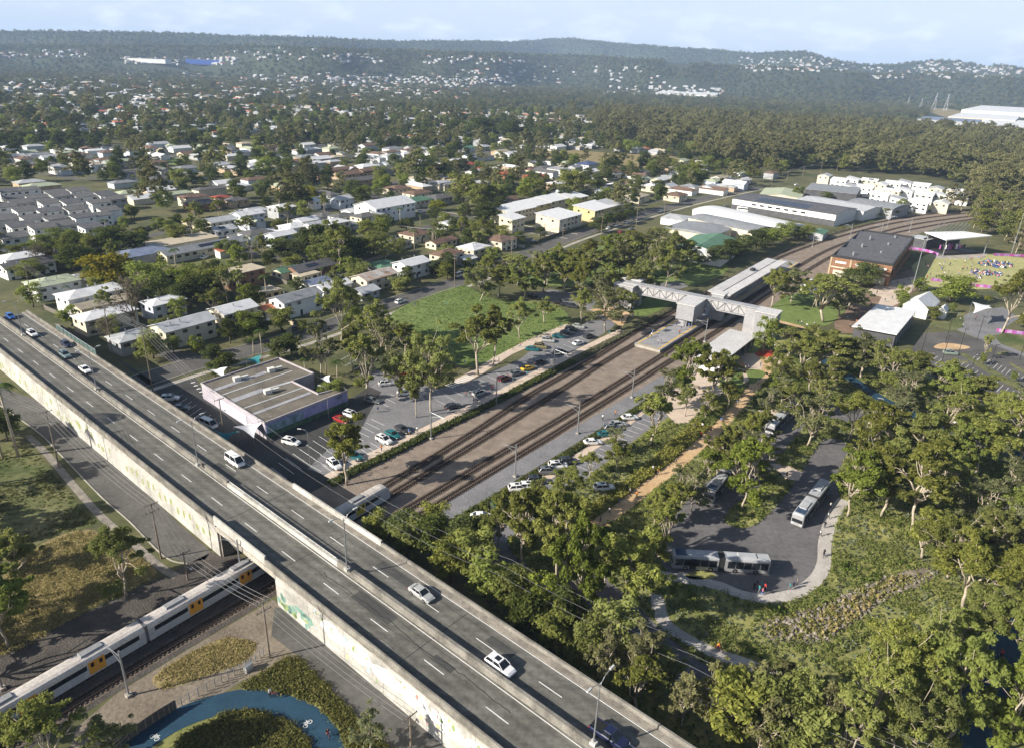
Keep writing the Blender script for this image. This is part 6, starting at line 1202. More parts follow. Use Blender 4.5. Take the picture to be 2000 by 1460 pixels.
# suburb trees
cand = []
for r0, r1, sp in ((110, 420, 10), (420, 900, 11.5), (900, 1500, 14)):
    X, Y = cells(r0, r1, sp); fz, sz, px, py = zone(X, Y); kf = fz & (rng.random(X.size) < .92); ks = sz & ~fz & (rng.random(X.size) < ((.62 if r0 < 400 else .60) + (.14 if r0 < 400 else 0)))
    k = (kf | ks) & ~blocked(X, Y); cand.append(np.stack([X[k], Y[k], kf[k].astype(float)], 1))
cand = np.concatenate(cand); rr_ = np.hypot(cand[:, 0], cand[:, 1])
tp = np.array(TREES); ok = np.ones(len(cand), bool)
near = rr_ < 500
for i in np.where(near)[0]:
    if ((tp - cand[i, :2]) ** 2).sum(1).min() < 30: ok[i] = False
cand = cand[ok]; rr_ = np.hypot(cand[:, 0], cand[:, 1])
rank = np.argsort(rr_ * np.where(cand[:, 2] > 0, .8, 1.15)); own = set(rank[:max(0, 560 - NTREE)].tolist()); mass = []
for i in range(len(cand)):
    x, y, f = cand[i]
    if i in own:
        if f: plant(random.choice(['F1', 'F1', 'F2', 'M1']), x, y, random.uniform(15, 21), random.uniform(5.6, 8.4), float(terrain(x, y)))
        else:
            k = random.choice(['D1', 'D1', 'D2', 'M1', 'M1', 'M2', 'L1', 'L2', 'G1', 'G2', 'P1']); h = random.uniform(5.5, 11) if k[0] != 'G' else random.uniform(10, 15); plant(k, x, y, h, random.uniform(2.8, 5.2) if k != 'P1' else None)
    else:
        if f: mass.append((x, y, 0, random.uniform(1.15, 1.75), random.choice([0, 0, 1, 4])))
        else:
            t = random.random(); mass.append((x, y, 0, random.uniform(.75, 1.4) if t > .15 else random.uniform(1.2, 1.8), random.choice([2, 2, 2, 4, 3, 0, 5])))
HZ = [((0, 98), (170, 112), 35), ((230, 112), (460, 126), 60), ((390, 92), (700, 116), 24), ((650, 102), (760, 122), 24), ((830, 108), (1030, 124), 36), ((770, 150), (1010, 182), 130), ((560, 150), (760, 178), 80), ((0, 142), (900, 195), 220), ((900, 130), (1300, 165), 60), ((1180, 168), (1420, 184), 70), ((1440, 112), (1700, 138), 110), ((1700, 132), (2000, 152), 90), ((1790, 120), (1980, 140), 70), ((40, 150), (250, 190), 40), ((250, 140), (520, 200), 60)]
hitd = np.linspace(400, 7200, 400)
for (x0, y0), (x1, y1), n in HZ:
    for _ in range(n):
        x, y = random.uniform(x0, x1), random.uniform(y0, y1); d = FWD + RGT * ((x - 1000) / FPX) - UP * ((y - 730) / FPX); dn = np.array(d.to_2d()) / d.to_2d().length; sl = d.z / d.to_2d().length
        tz = terrain(dn[0] * hitd, dn[1] * hitd); hit = np.where(EYE + sl * hitd < tz + 5)[0]
        if len(hit): t = hitd[hit[0]]; far_h.append((dn[0] * t, dn[1] * t))
cl_cells = set()
for x, y in far_h:
    r = math.hypot(x, y); n = int(10 + r / 60)
    if r < 1250: continue
    for k in range(0, n, 3): cl_cells.add((int((x - x / r * k * 3) // 16), int((y - y / r * k * 3) // 16)))
mass = [m_ for m_ in mass if (int(m_[0] // 16), int(m_[1] // 16)) not in cl_cells or random.random() < .45]
X, Y = [], []
for r0, r1, sp in ((1500, 2200, 15), (2200, 3200, 20), (3200, 4700, 21), (4700, 7600, 25)):
    a, b = cells(r0, r1, sp); k = rng.random(a.size) < .93; a, b = a[k], b[k]; Z = terrain(a, b); s = sp / 15
    qx, qy = projn(np.stack([a, b, Z], 1)); k = (qx > -60) & (qx < 2060) & ~blocked(a, b)
    # clearings where far roofs show
    cl_ = np.sin(a / 190 + 1.3) * np.sin(b / 240 + .4) + .5 * np.sin(a / 77) * np.sin(b / 91); k &= ~((cl_ > .86) & (Z < 120) & (rng.random(a.size) < .8))
    for x, y, z in zip(a[k], b[k], Z[k]):
        if (int(x // 16), int(y // 16)) in cl_cells and random.random() < .5: continue
        mass.append((x, y, z - 2, s * random.uniform(.65, 1.0), random.choice([0, 2, 5, 4, 2])))
print('trees', NTREE, 'mass', len(mass), 'houses', nh, len(far_h))
mass = np.array(mass)
# a mass of instanced crowns: one object
def crown_of(k): return [c for c in KIDS[TK[k][0].root.name] if c.name.startswith('crown')][0]
def mass_object(name, pts, kinds, label):
    me = bpy.data.meshes.new(name); me.from_pydata(pts[:, :3].tolist(), [], [])
    for an, col, ty in (('sc', 3, 'FLOAT_VECTOR'), ('ix', 4, 'INT')):
        at = me.attributes.new(an, ty, 'POINT'); (at.data.foreach_set('value', pts[:, col].astype(np.int32)) if ty == 'INT' else at.data.foreach_set('vector', (pts[:, 3:4] * np.where(np.hypot(pts[:, 0:1], pts[:, 1:2]) > 1500, np.array([[1.3, 1.3, .8]]), np.array([[1.08, 1.08, .95]]))).ravel().astype(np.float32)))
    o = obj(name, me); o['kind'] = 'stuff'; o['label'] = label
    ng = bpy.data.node_groups.new(name, 'GeometryNodeTree'); ng.interface.new_socket('Geometry', in_out='INPUT', socket_type='NodeSocketGeometry'); ng.interface.new_socket('Geometry', in_out='OUTPUT', socket_type='NodeSocketGeometry')
    N, K = ng.nodes.new, ng.links.new; gi, go = N('NodeGroupInput'), N('NodeGroupOutput'); iop = N('GeometryNodeInstanceOnPoints'); jn = N('GeometryNodeJoinGeometry')
    for k in reversed(kinds):
        oi = N('GeometryNodeObjectInfo'); oi.inputs['Object'].default_value = k; oi.transform_space = 'ORIGINAL'; g2 = N('GeometryNodeGeometryToInstance'); K(oi.outputs['Geometry'], g2.inputs[0]); K(g2.outputs[0], jn.inputs[0])
    def na_(nm, ty): q = N('GeometryNodeInputNamedAttribute'); q.data_type = ty; q.inputs['Name'].default_value = nm; return [s for s in q.outputs if s.enabled and s.name == 'Attribute'][0]
    K(gi.outputs[0], iop.inputs['Points']); K(jn.outputs[0], iop.inputs['Instance']); iop.inputs['Pick Instance'].default_value = True; K(na_('ix', 'INT'), iop.inputs['Instance Index']); K(na_('sc', 'FLOAT_VECTOR'), iop.inputs['Scale'])
    rv = N('FunctionNodeRandomValue'); rv.data_type = 'FLOAT_VECTOR'; rv.inputs[0].default_value = (0, 0, 0); rv.inputs[1].default_value = (0, 0, 6.283); K(rv.outputs[0], iop.inputs['Rotation']); K(iop.outputs[0], go.inputs[0])
    md = o.modifiers.new('instances', 'NODES'); md.node_group = ng; return o
mass_object('forest', mass, [crown_of(k) for k in ('F1', 'F2', 'D1', 'L1', 'M1', 'D2')], 'grey green forest and far tree cover running to the hills')
# far houses as one mass of small roofs
mb = MB()
qx = rng.uniform(-20, 2020, 5200); qy = rng.uniform(95, 215, 10); cnt = 0
def farhouse(x, y, z, s=1.):
    a = R(random.choice([A1, A2]) + random.uniform(-12, 12)); l, w_ = random.uniform(10, 20) * s, random.uniform(8, 12) * s; h = random.uniform(2.6, 4.6) * s; mi = random.choice([0, 0, 1, 1, 2, 2, 3]); c_, s_ = cos(a), sin(a)
    T_ = lambda X, Y, Z: (x + X * c_ - Y * s_, y + X * s_ + Y * c_, z + Z)
    mb.box((x, y, z + h / 2 - 1), (l, w_, h + 2), a, 4)
    v = [T_(-l / 2 - .4, -w_ / 2 - .4, h), T_(l / 2 + .4, -w_ / 2 - .4, h), T_(l / 2 + .4, w_ / 2 + .4, h), T_(-l / 2 - .4, w_ / 2 + .4, h), T_(-l / 2 + 2, 0, h + 1.6 * s), T_(l / 2 - 2, 0, h + 1.6 * s)]
    mb.add(v, [(0, 1, 5, 4), (2, 3, 4, 5), (1, 2, 5), (3, 0, 4)], mi)
for x, y in far_h: r = math.hypot(x, y); farhouse(x, y, float(terrain(x, y)), 1 + max(0, r - 1200) / 12000)
o = mb.build('distant_houses', [ROOF['white'], ROOF['lgrey'], ROOF['tan'], ROOF['orange'], WALL['grey']]); o['kind'] = 'stuff'; o['label'] = 'pale specks of far suburban roofs among the trees'
# ------------------------------------------------------------------ lamps, poles, masts
def lamp_double():
    r = empty('street_lamp'); mb = MB(); mb.box((0, 0, .25), (.8, .7, .5)); mb.build('plinth', m_conc_w, r)
    mb = MB(); mb.tube([(0, 0, .4), (0, 0, 10.2)], [.13, .07], 8); mb.build('post', m_steel, r)
    for sd in (-1, 1):
        mb = MB(); mb.tube([(0, 0, 9.6), (0, sd * .8, 10.5), (0, sd * 2.0, 10.9)], [.06, .05, .05], 6); a = mb.build('arm', m_steel, r)
        mb = MB(); mb.box((0, sd * 2.35, 10.9), (.34, .9, .16), 0, 0, (.7, .9)); mb.build('lamp_head', mat('lamp_grey', (.45, .45, .45), rough=.4), a)
    return r
LD = Kind(lamp_double)
for (x, y), lab in zip([(45, 656), (189, 761), (387, 908), (678, 1113), (1159, 1453)], ['double armed median lamp at the upper left of the overpass beside the white wagon', 'double armed median lamp left of the white sedan on the overpass', 'double armed median lamp below the white van on the overpass', 'double armed median lamp where the median rail ends right of the bridge', 'double armed median lamp beside the navy blue pickup']):
    g = P(x, y, DZ + 1.1); tag(LD.place((g.x, g.y, DZ + 1.15), R(HO)), lab, 'street lamp', 'median lamps of the overpass')
def lamp_single(h=9):
    r = empty('street_lamp'); mb = MB(); mb.tube([(0, 0, 0), (0, 0, h * .93)], [.1, .06], 7); mb.build('post', m_steel, r)
    mb = MB(); mb.tube([(0, 0, h * .9), (.5, 0, h * .99), (1.5, 0, h)], .045, 6); mb.build('arm', m_steel, r); mb = MB(); mb.box((1.9, 0, h), (.9, .3, .14)); mb.build('lamp_head', MATS['lamp_grey'], r); return r
LS = Kind(lamp_single)
for x, y, rz, lab in [(606, 907, 170, 'grey single lamp leaning over the shaded car park'), (642, 816, 170, 'grey single lamp at the end of the lilac mural wall')]: tag(LS.place(P(x, y), R(rz)), lab, 'street lamp', 'car park lamps on the left')
def lamp_dark():
    r = empty('car_park_lamp'); mb = MB(); mb.tube([(0, 0, 0), (0, 0, 9)], [.11, .08], 7); mb.build('post', m_dark, r); mb = MB(); mb.box((.4, 0, 9), (1.1, .35, .12)); mb.build('lamp_head', m_dark, r); return r
LK = Kind(lamp_dark)
for x, y in [(1908, 665), (1872, 691), (1846, 671), (1799, 690), (1930, 724), (1891, 742), (1991, 702), (1840, 705)]: auto(LK.place(P(x, y), R(-30)), 'dark slim car park lamp', 'car park lamp', 'lamps of the event car park')
def pole_kind(arms):
    r = empty('power_pole'); mb = MB(); mb.tube([(0, 0, -.2), (0, 0, 1)], [.17, .10], 8); p = mb.build('post', m_wood, r)
    for z in arms: mb = MB(); mb.box((0, 0, z), (.1 / 1, 2.4, .14 / 10)); c = mb.build('crossarm', m_wood, r)
    return r
def power_pole(Ht, arms, lamp=False):
    r = empty('power_pole'); mb = MB(); mb.tube([(0, 0, -.2), (0, 0, Ht)], [.18, .11], 8); mb.build('post', m_wood, r)
    for z in arms:
        mb = MB(); mb.box((0, 0, Ht - z), (.11, 2.5, .13)); c = mb.build('crossarm', m_wood, r); mb = MB()
        for y in (-1.1, -.4, .4, 1.1): mb.tube([(0, y, Ht - z + .06), (0, y, Ht - z + .28)], .05, 5)
        mb.build('insulator', m_dark, c)
    if lamp: mb = MB(); mb.tube([(0, 0, Ht - 3), (1.8, 0, Ht - 2.4)], .04, 5); mb.box((2.1, 0, Ht - 2.4), (.7, .25, .12)); mb.build('lamp_arm', m_steel, r)
    return r
PK = {}
def put_pole(x, y, ty, arms=(.3, 1.8), rz=15, lab=None):
    g = P(x, y); h = height_to(g, ty); key = (round(h), len(arms))
    if key not in PK: PK[key] = Kind(power_pole, float(key[0]), arms, len(arms) == 1)
    o = PK[key].place(g, R(rz)); auto(o, 'timber pole with %s' % ('two crossarms' if len(arms) > 1 else 'one crossarm'), 'power pole', 'timber power poles'); return Vector((g.x, g.y, key[0])), R(rz)
pp = {}
for k, (x, y, t) in dict(a=(-60, 640, 500), b=(65, 592, 518), c=(220, 688, 593), d=(299, 766, 640), e=(439, 858, 780), f=(116, 912, 800), g=(315, 1090, 980), h=(367, 1132, 1076), i=(527, 1284, 1178), j=(803, 1470, 1395), k=(-30, 840, 720)).items(): pp[k] = put_pole(x, y, t, (.3, 1.8) if k in 'bcdgij' else (.3,), HO + 0)
for k, (x, y, t) in dict(A=(888, 562, 495), B=(999, 497, 460), C=(1097, 495, 443), D=(1174, 460, 418), E=(1242, 447, 399), F=(847, 478, 446), G=(740, 456, 431), H=(590, 479, 462), I=(494, 520, 481), J=(513, 645, 608), K=(1063, 464, 439), L=(1296, 428, 386), M=(1417, 392, 363), N=(1462, 371, 349), O=(1505, 363, 343), Q=(1537, 353, 335), T=(1567, 347, 326), U=(1602, 340, 318), V=(1634, 335, 308), X=(330, 345, 322), Y=(110, 365, 340), Z=(590, 345, 322), a1=(700, 300, 280), a2=(1420, 345, 325), a3=(740, 395, 375), a4=(910, 435, 410), a5=(640, 372, 350)).items(): pp[k] = put_pole(x, y, t, (.3, 1.6), A1)
m_wire = mat('wire', (.22, .22, .22), rough=.5)
def wires(ks, nm, lab, offs=(-1.1, -.4, .4, 1.1), r_=.028):
    mb = MB(); o = None
    for a, b in zip(ks, ks[1:]):
        (p, ra), (q, rb) = pp[a], pp[b]
        for k in offs:
            s = Vector((p.x - sin(ra) * k, p.y + cos(ra) * k, p.z - .05)); e = Vector((q.x - sin(rb) * k, q.y + cos(rb) * k, q.z - .05)); pts = [s.lerp(e, i / 8) - Vector((0, 0, 1.6 * (1 - (i / 4 - 1) ** 2) * (e - s).length / 60)) for i in range(9)]; mb.tube(pts, r_, 4, 0, False)
    ob = mb.build(nm, m_wire); tag(ob, lab, 'power line', 'overhead power lines')
wires('abcde', 'power_line', 'power line wires strung above the houses along the far side of the overpass')
wires('kfghi', 'power_line', 'power line wires strung along the lower left service road')
wires(['i', 'j'], 'power_line', 'power line wires beside the faded mural wall')
wires('ABCDEL', 'power_line', 'power line wires along the street past the junction', r_=.035)
wires('LMNOQTUV', 'power_line', 'power line wires running to the white townhouses by the forest', r_=.04)
wires(['J', 'A'], 'power_line', 'power line wires over the street behind the mural building'); wires('FGH', 'power_line', 'power line wires over the pale townhouses', r_=.035)
for k_, q_ in dict(z0=(760, 1000), z1=(985, 1105), z2=(1360, 1280), z3=(1820, 1480)).items(): pp[k_] = (P(*q_, 9.5), R(-35))
wires(['e', 'z0', 'z1', 'z2', 'z3'], 'power_line', 'power line wires crossing the dense trees right of the overpass', (-2.2, 0, 2.2), .02)
# catenary masts
def mast(h=8.4, ln=4.2):
    r = empty('catenary_mast'); mb = MB(); mb.tube([(0, 0, 0), (0, 0, h)], [.17, .14], 7); mb.build('post', m_steel, r)
    mb = MB(); mb.tube([(0, 0, h - 1), (ln, 0, h - 1.3)], .05, 5); mb.tube([(0, 0, h - 2.4), (ln * .7, 0, h - 1.25)], .05, 5); mb.tube([(ln * .6, 0, h - 1.3), (ln + .6, 0, h - 2.0)], .035, 5); mb.build('cantilever', m_steel, r)
    mb = MB(); mb.box((0, 0, .2), (.8, .8, .4)); mb.build('footing', m_conc, r); return r
MK = Kind(mast)
for x, y, rz in [(842, 857, -35), (969, 790, -35), (1081, 727, -35), (1006, 930, 145), (1128, 846, 145), (1234, 776, 145), (1376, 668, 145), (1510, 479, 145), (1586, 483, -35), (1660, 465, 145), (1719, 465, 145), (1733, 444, -35), (1776, 454, 145), (252, 1358, 145), (473, 1130, 145), (5, 1345, 145)]: auto(MK.place(P(x, y), R(rz)), 'grey catenary mast', 'mast', 'catenary masts along the railway')
def tallmast(h=24):
    r = empty('flood_mast'); mb = MB(); mb.tube([(0, 0, 0), (0, 0, h)], [.22, .14], 8); mb.build('post', m_steel, r); mb = MB(); mb.box((0, 0, h - .5), (1.8, .3, .6)); mb.build('flood_light', m_dark, r); return r
TMK = Kind(tallmast)
for x, y, lab in [(1780, 570, 'tall slender flood mast between the brick building and the event lawn'), (1974, 500, 'tall slender flood mast at the right edge of the event lawn')]: tag(TMK.place(P(x, y), R(30)), lab, 'flood mast', 'flood masts of the event lawn')
# pylons
def pylon(h=45):
    r = empty('pylon'); mb = MB(); w_ = lambda z: 4.2 * (1 - z / h) ** 1.2 + .5; zs_ = [0, 8, 15, 21, 27, 32, 37, 41, 45]
    for sx, sy in ((-1, -1), (1, -1), (1, 1), (-1, 1)): mb.tube([(sx * w_(z), sy * w_(z), z) for z in zs_], .28, 4)
    for z0, z1 in zip(zs_, zs_[1:]):
        for sx, sy, tx, ty in ((-1, -1, 1, -1), (1, -1, 1, 1), (1, 1, -1, 1), (-1, 1, -1, -1)): mb.tube([(sx * w_(z0), sy * w_(z0), z0), (tx * w_(z1), ty * w_(z1), z1)], .18, 3)
    mb.build('lattice', m_steel, r); mb = MB()
    for z in (28, 34, 40): mb.tube([(-7, 0, z), (0, 0, z + 1.5), (7, 0, z)], .25, 4); mb.tube([(-7, 0, z), (7, 0, z)], .2, 4)
    mb.build('crossarm', m_steel, r); return r
PY = Kind(pylon)
for x, y, t in [(1772, 211, 190), (1797, 214, 191), (1823, 216, 182), (1846, 217, 184), (1867, 192, 176), (1940, 188, 164), (1960, 182, 164), (1752, 178, 162)]:
    g = P(x, y); h = height_to(g, t); auto(PY.place(g, R(40), min(1.5, max(.8, h / 45))), 'steel lattice power pylon', 'pylon', 'lattice pylons beyond the forest')
for x, y, t, lab in [(1287, 175, 150, 'slim white chimney stack beside the far works buildings'), (1348, 178, 155, 'second slim white chimney stack right of the far works buildings')]:
    g = P(x, y); h = height_to(g, t); mb = MB(); mb.tube([(0, 0, 0), (0, 0, h)], [2.2, 1.6], 10); mb.tube([(0, 0, h), (0, 0, h + 2)], 2.0, 10); o = mb.build('chimney', m_white); o.location = g; tag(o, lab, 'chimney')
# ------------------------------------------------------------------ people
def person_mesh(pose, cols):
    J = {'stand': [(0, 0, .95), (0, 0, 1.15), (0, 0, 1.40), (.01, 0, 1.50), (.02, 0, 1.62), (.02, 0, 1.72), (0, .20, 1.40), (.02, .25, 1.12), (.06, .25, .86), (0, -.20, 1.40), (.02, -.25, 1.12), (.08, -.25, .86), (0, .1, .90), (.01, .11, .50), (0, .11, .08), (.13, .12, .04), (0, -.1, .90), (.01, -.11, .50), (0, -.11, .08), (.13, -.12, .04)],
         'walk': [(0, 0, .93), (.02, 0, 1.13), (.04, 0, 1.38), (.05, 0, 1.48), (.07, 0, 1.60), (.07, 0, 1.70), (.04, .20, 1.38), (-.10, .25, 1.12), (-.08, .25, .88), (.04, -.20, 1.38), (.14, -.25, 1.14), (.30, -.24, .95), (0, .1, .88), (.20, .11, .50), (.28, .11, .08), (.41, .12, .06), (0, -.1, .88), (-.08, -.11, .48), (-.36, -.11, .14), (-.26, -.12, .06)],
         'ride': [(-.12, 0, .98), (.02, 0, 1.16), (.20, 0, 1.36), (.26, 0, 1.45), (.32, 0, 1.56), (.33, 0, 1.66), (.20, .20, 1.36), (.38, .24, 1.16), (.55, .24, 1.02), (.20, -.20, 1.36), (.38, -.24, 1.16), (.55, -.24, 1.02), (-.10, .1, .94), (.24, .11, .72), (.10, .11, .34), (.23, .12, .30), (-.10, -.1, .94), (.18, -.11, .56), (.06, -.11, .20), (.19, -.12, .16)]}[pose]
    E_ = [(0, 1), (1, 2), (2, 3), (3, 4), (4, 5), (2, 6), (6, 7), (7, 8), (2, 9), (9, 10), (10, 11), (0, 12), (12, 13), (13, 14), (14, 15), (0, 16), (16, 17), (17, 18), (18, 19)]
    rad = [.14, .13, .14, .06, .10, .085, .065, .048, .035, .065, .048, .035, .095, .068, .048, .04, .095, .068, .048, .04]
    me = bpy.data.meshes.new('tmp'); me.from_pydata(J, E_, []); o = bpy.data.objects.new('tmp', me); COL.objects.link(o)
    sk = o.modifiers.new('s', 'SKIN'); sb = o.modifiers.new('d', 'SUBSURF'); sb.levels = 1
    for i, v in enumerate(me.skin_vertices[0].data): v.radius = (rad[i], rad[i] * (1.25 if i in (0, 1, 2) else 1)); v.use_root = (i == 0)
    dg = bpy.context.evaluated_depsgraph_get(); dg.update(); m2 = bpy.data.meshes.new_from_object(o.evaluated_get(dg)); bpy.data.objects.remove(o); m2.name = 'person'
    m2.materials.clear(); hip = J[0][2]
    for M in cols: m2.materials.append(M)
    hx, hz = J[4][0], J[4][2]
    for p in m2.polygons:
        c = p.center
        if c.z > hz - .1 and abs(c.y) < .13 and abs(c.x - hx) < .2: p.material_index = 3 if (c.z > hz + .06 or c.x < hx - .03) else 0
        elif c.z > hip + .02 and abs(c.y) < .3 and not (c.z < J[7][2] + .02 and abs(c.y) > .215): p.material_index = 1
        elif abs(c.y) > .2: p.material_index = 0
        elif c.z < .12 and pose != 'ride': p.material_index = 4
        else: p.material_index = 2
        p.use_smooth = True
    return m2
cl = {k: mat('cloth_' + k, c, rough=.9) for k, c in dict(black=(.015, .015, .018), navy=(.02, .025, .07), white=(.62, .62, .60), red=(.36, .03, .03), teal=(.02, .22, .24), grey=(.16, .16, .17), orange=(.5, .17, .03), pink=(.5, .16, .22), blue=(.06, .14, .36), tan=(.32, .24, .16)).items()}
skin = [mat('skin_' + str(i), c, rough=.6) for i, c in enumerate(((.42, .25, .17), (.22, .12, .075)))]; hair = mat('hair_dark', (.02, .014, .01), rough=.7)
PM = {}
for pose in ('stand', 'walk', 'ride'):
    for i, (a, b) in enumerate([('black', 'navy'), ('white', 'navy'), ('red', 'black'), ('teal', 'grey'), ('grey', 'black'), ('orange', 'navy'), ('pink', 'blue'), ('blue', 'tan'), ('navy', 'grey'), ('white', 'black')]):
        if pose not in PM: PM[pose] = {}; base = person_mesh(pose, [skin[0], cl[a], cl[b], hair, cl['black']]); PM[pose]['base'] = base
        mcp = PM[pose]['base'].copy(); mcp.name = 'person'
        for q_, M in enumerate((skin[i % 2], cl[a], cl[b], hair, cl['black'])): mcp.materials[q_] = M
        PM[pose][i] = (mcp, a, b)
for q in PM.values(): bpy.data.meshes.remove(q.pop('base'))
def person(x, y, pose='stand', i=None, rz=None, z=0.06, grp='people walking around the station', lab=None, zz=None):
    i = random.randrange(10) if i is None else i; mesh, a, b = PM[pose][i]; o = bpy.data.objects.new('person', mesh); COL.objects.link(o); g = P(x, y, z); o.location = g
    o.rotation_euler = (0, 0, random.uniform(0, 6.28) if rz is None else rz)
    s = random.uniform(.96, 1.06); o.scale = (s, s, s)
    if lab: tag(o, lab, 'person', grp)
    else: auto(o, 'person %s in %s top' % ({'stand': 'standing', 'walk': 'walking', 'ride': 'riding'}[pose], a), 'person', grp)
    return o
for x, y in [(1472, 1151), (1482, 1157), (1488, 1161), (1493, 1153), (1478, 1146), (1486, 1149), (1542, 1151), (1549, 1149), (1556, 1142), (1601, 1046), (1617, 1012), (1621, 992), (1610, 1030), (1162, 1036), (1172, 1019), (1190, 1003), (1230, 964), (1243, 971), (1275, 920), (1285, 926), (1369, 854), (1388, 842), (1371, 836), (1355, 837), (1369, 729), (1371, 734), (1322, 759), (1326, 761), (1333, 758), (1450, 721), (1455, 723), (1462, 719), (1480, 751), (1465, 766), (1460, 758), (1483, 746), (1480, 676), (1492, 673), (1500, 679), (1520, 691), (1300, 775), (1290, 770), (1420, 708), (1428, 702), (1411, 715), (1440, 706), (1536, 932), (1503, 812), (1364, 960), (1210, 985), (1320, 905), (1408, 825), (1440, 790), (1485, 715), (1500, 705), (1512, 680), (1525, 700),
 (925, 785), (932, 785), (953, 771), (962, 762), (910, 774), (876, 808), (1002, 746), (1030, 734), (1072, 706), (799, 848), (815, 844), (738, 804), (1016, 678), (974, 708), (908, 713), (1097, 640), (1177, 820), (1202, 811), (1055, 718), (1140, 680), (1190, 655), (1225, 628), (1235, 622), (1245, 618), (872, 597), (810, 600), (1110, 650), (745, 880), (700, 905), (1558, 632), (1565, 634), (1575, 640), (1590, 637)]: person(x, y, random.choice(['stand', 'walk', 'walk']))
for x, y in [(1253, 659), (1265, 661), (1272, 658), (1274, 653), (1285, 671), (1291, 671), (1327, 653), (1330, 645), (1335, 635), (1350, 632), (1357, 629), (1363, 623), (1366, 618), (1345, 640), (1375, 612)]: person(x, y, 'stand', z=1.06, grp='people waiting on the platform')
for x, y in [(1705, 560), (1712, 575), (1725, 570), (1738, 562), (1752, 555), (1765, 556), (1742, 585), (1728, 590), (1700, 598), (1690, 610), (1680, 625), (1672, 632), (1660, 640), (1715, 552), (1760, 570), (1775, 548), (1668, 612), (1655, 625), (1735, 548), (1750, 575)]: person(x, y, 'walk', grp='people crossing the orange plaza')
for _ in range(46):
    a = random.uniform(1805, 1900); person(a, random.uniform(506, 556), random.choice(['stand', 'walk']), grp='people standing on the event lawn')
for x, y in [(1905, 545), (1915, 508), (1918, 502), (1910, 504), (1880, 640), (1874, 628), (1870, 618), (1905, 625)]: person(x, y, 'stand', grp='people standing on the event lawn')
# the seated crowd: one mass
mb = MB()
for cx, cy, rx, ry, n in [(1958, 519, 22, 6, 90), (1930, 515, 20, 7, 60), (1930, 534, 14, 5, 60), (1905, 532, 9, 5, 30), (1950, 537, 8, 4, 30), (1912, 543, 6, 3, 15)]:
    for _ in range(n):
        t, q = random.uniform(0, 6.28), random.random() ** .5; g = P(cx + cos(t) * rx * q, cy + sin(t) * ry * q); mi = random.randrange(6); a = random.uniform(0, 6.28)
        mb.tube([(g.x, g.y, .05), (g.x, g.y, .45), (g.x, g.y, .72)], [.28, .24, .12], 6, mi); mb.tube([(g.x, g.y, .74), (g.x, g.y, .86), (g.x, g.y, .98)], [.08, .12, .05], 6, 6); mb.tube([(g.x, g.y, .14), (g.x + cos(a) * .6, g.y + sin(a) * .6, .12)], [.14, .09], 5, 7)
o = mb.build('seated_crowd', [cl['blue'], cl['navy'], cl['white'], cl['pink'], cl['blue'], cl['black'], hair, cl['navy']]); o['kind'] = 'stuff'; o['label'] = 'crowd sitting in clusters on the pale event lawn'
# bicycles
def bike():
    r = empty('bicycle')
    for x in (-.52, .52):
        mb = MB(); pts = [(x + .34 * cos(t * math.pi / 8), 0, .35 + .34 * sin(t * math.pi / 8)) for t in range(17)]; mb.tube(pts, .025, 5, 0, False); wl_ = mb.build('wheel', m_tyre, r); mb = MB()
        for t in range(8): mb.tube([(x, 0, .35), (x + .33 * cos(t * .785), 0, .35 + .33 * sin(t * .785))], .006, 3, 0, False)
        mb.build('spokes', m_steel, wl_)
    mb = MB()
    for a, b in (((-.52, 0, .35), (-.08, 0, .32)), ((-.08, 0, .32), (-.2, 0, .86)), ((-.52, 0, .35), (-.18, 0, .78)), ((-.08, 0, .32), (.38, 0, .75)), ((-.18, 0, .78), (.36, 0, .85)), ((.34, 0, .95), (.52, 0, .35))): mb.tube([a, b], .025, 5)
    mb.build('frame', mat('bike_red', (.35, .03, .02), rough=.4), r); mb = MB(); mb.box((-.2, 0, .9), (.26, .12, .06)); mb.build('saddle', m_tyre, r); mb = MB(); mb.tube([(.45, -.26, 1.0), (.34, 0, .98), (.45, .26, 1.0)], .02, 5); mb.build('handlebar', m_dark, r); return r
BK = Kind(bike)
for x, y, rz, i, who, where in [(640, 1436, -60, 0, 'black', 'on the blue cycleway bend at the bottom'), (1400, 1268, -20, 5, 'orange', 'on the pale footpath below the bus loop'), (1694, 1385, -20, 4, 'grey', 'on the footpath at the lower right'), (1955, 1284, 100, 2, 'red', 'on the blue cycleway at the right edge'), (1608, 1086, 60, 0, 'black', 'on the rim path right of the bus loop'), (1862, 832, -30, 9, 'white', 'on the blue cycleway in the right hand trees')]:
    g = P(x, y, .07); tag(BK.place(g, R(rz)), 'bicycle ridden ' + where, 'bicycle', 'bicycles on the paths'); tag(person(x, y, 'ride', i, R(rz), .07), 'cyclist in %s top riding %s' % (who, where), 'person', 'cyclists')
g = P(536, 1358, .07); tag(BK.place(g, R(-20)), 'red bicycle being walked at the top of the blue bend', 'bicycle', 'bicycles on the paths')
person(528, 1360, 'stand', 9, R(-20), .07, 'cyclists', 'person in white top standing beside a red bicycle on the blue bend')
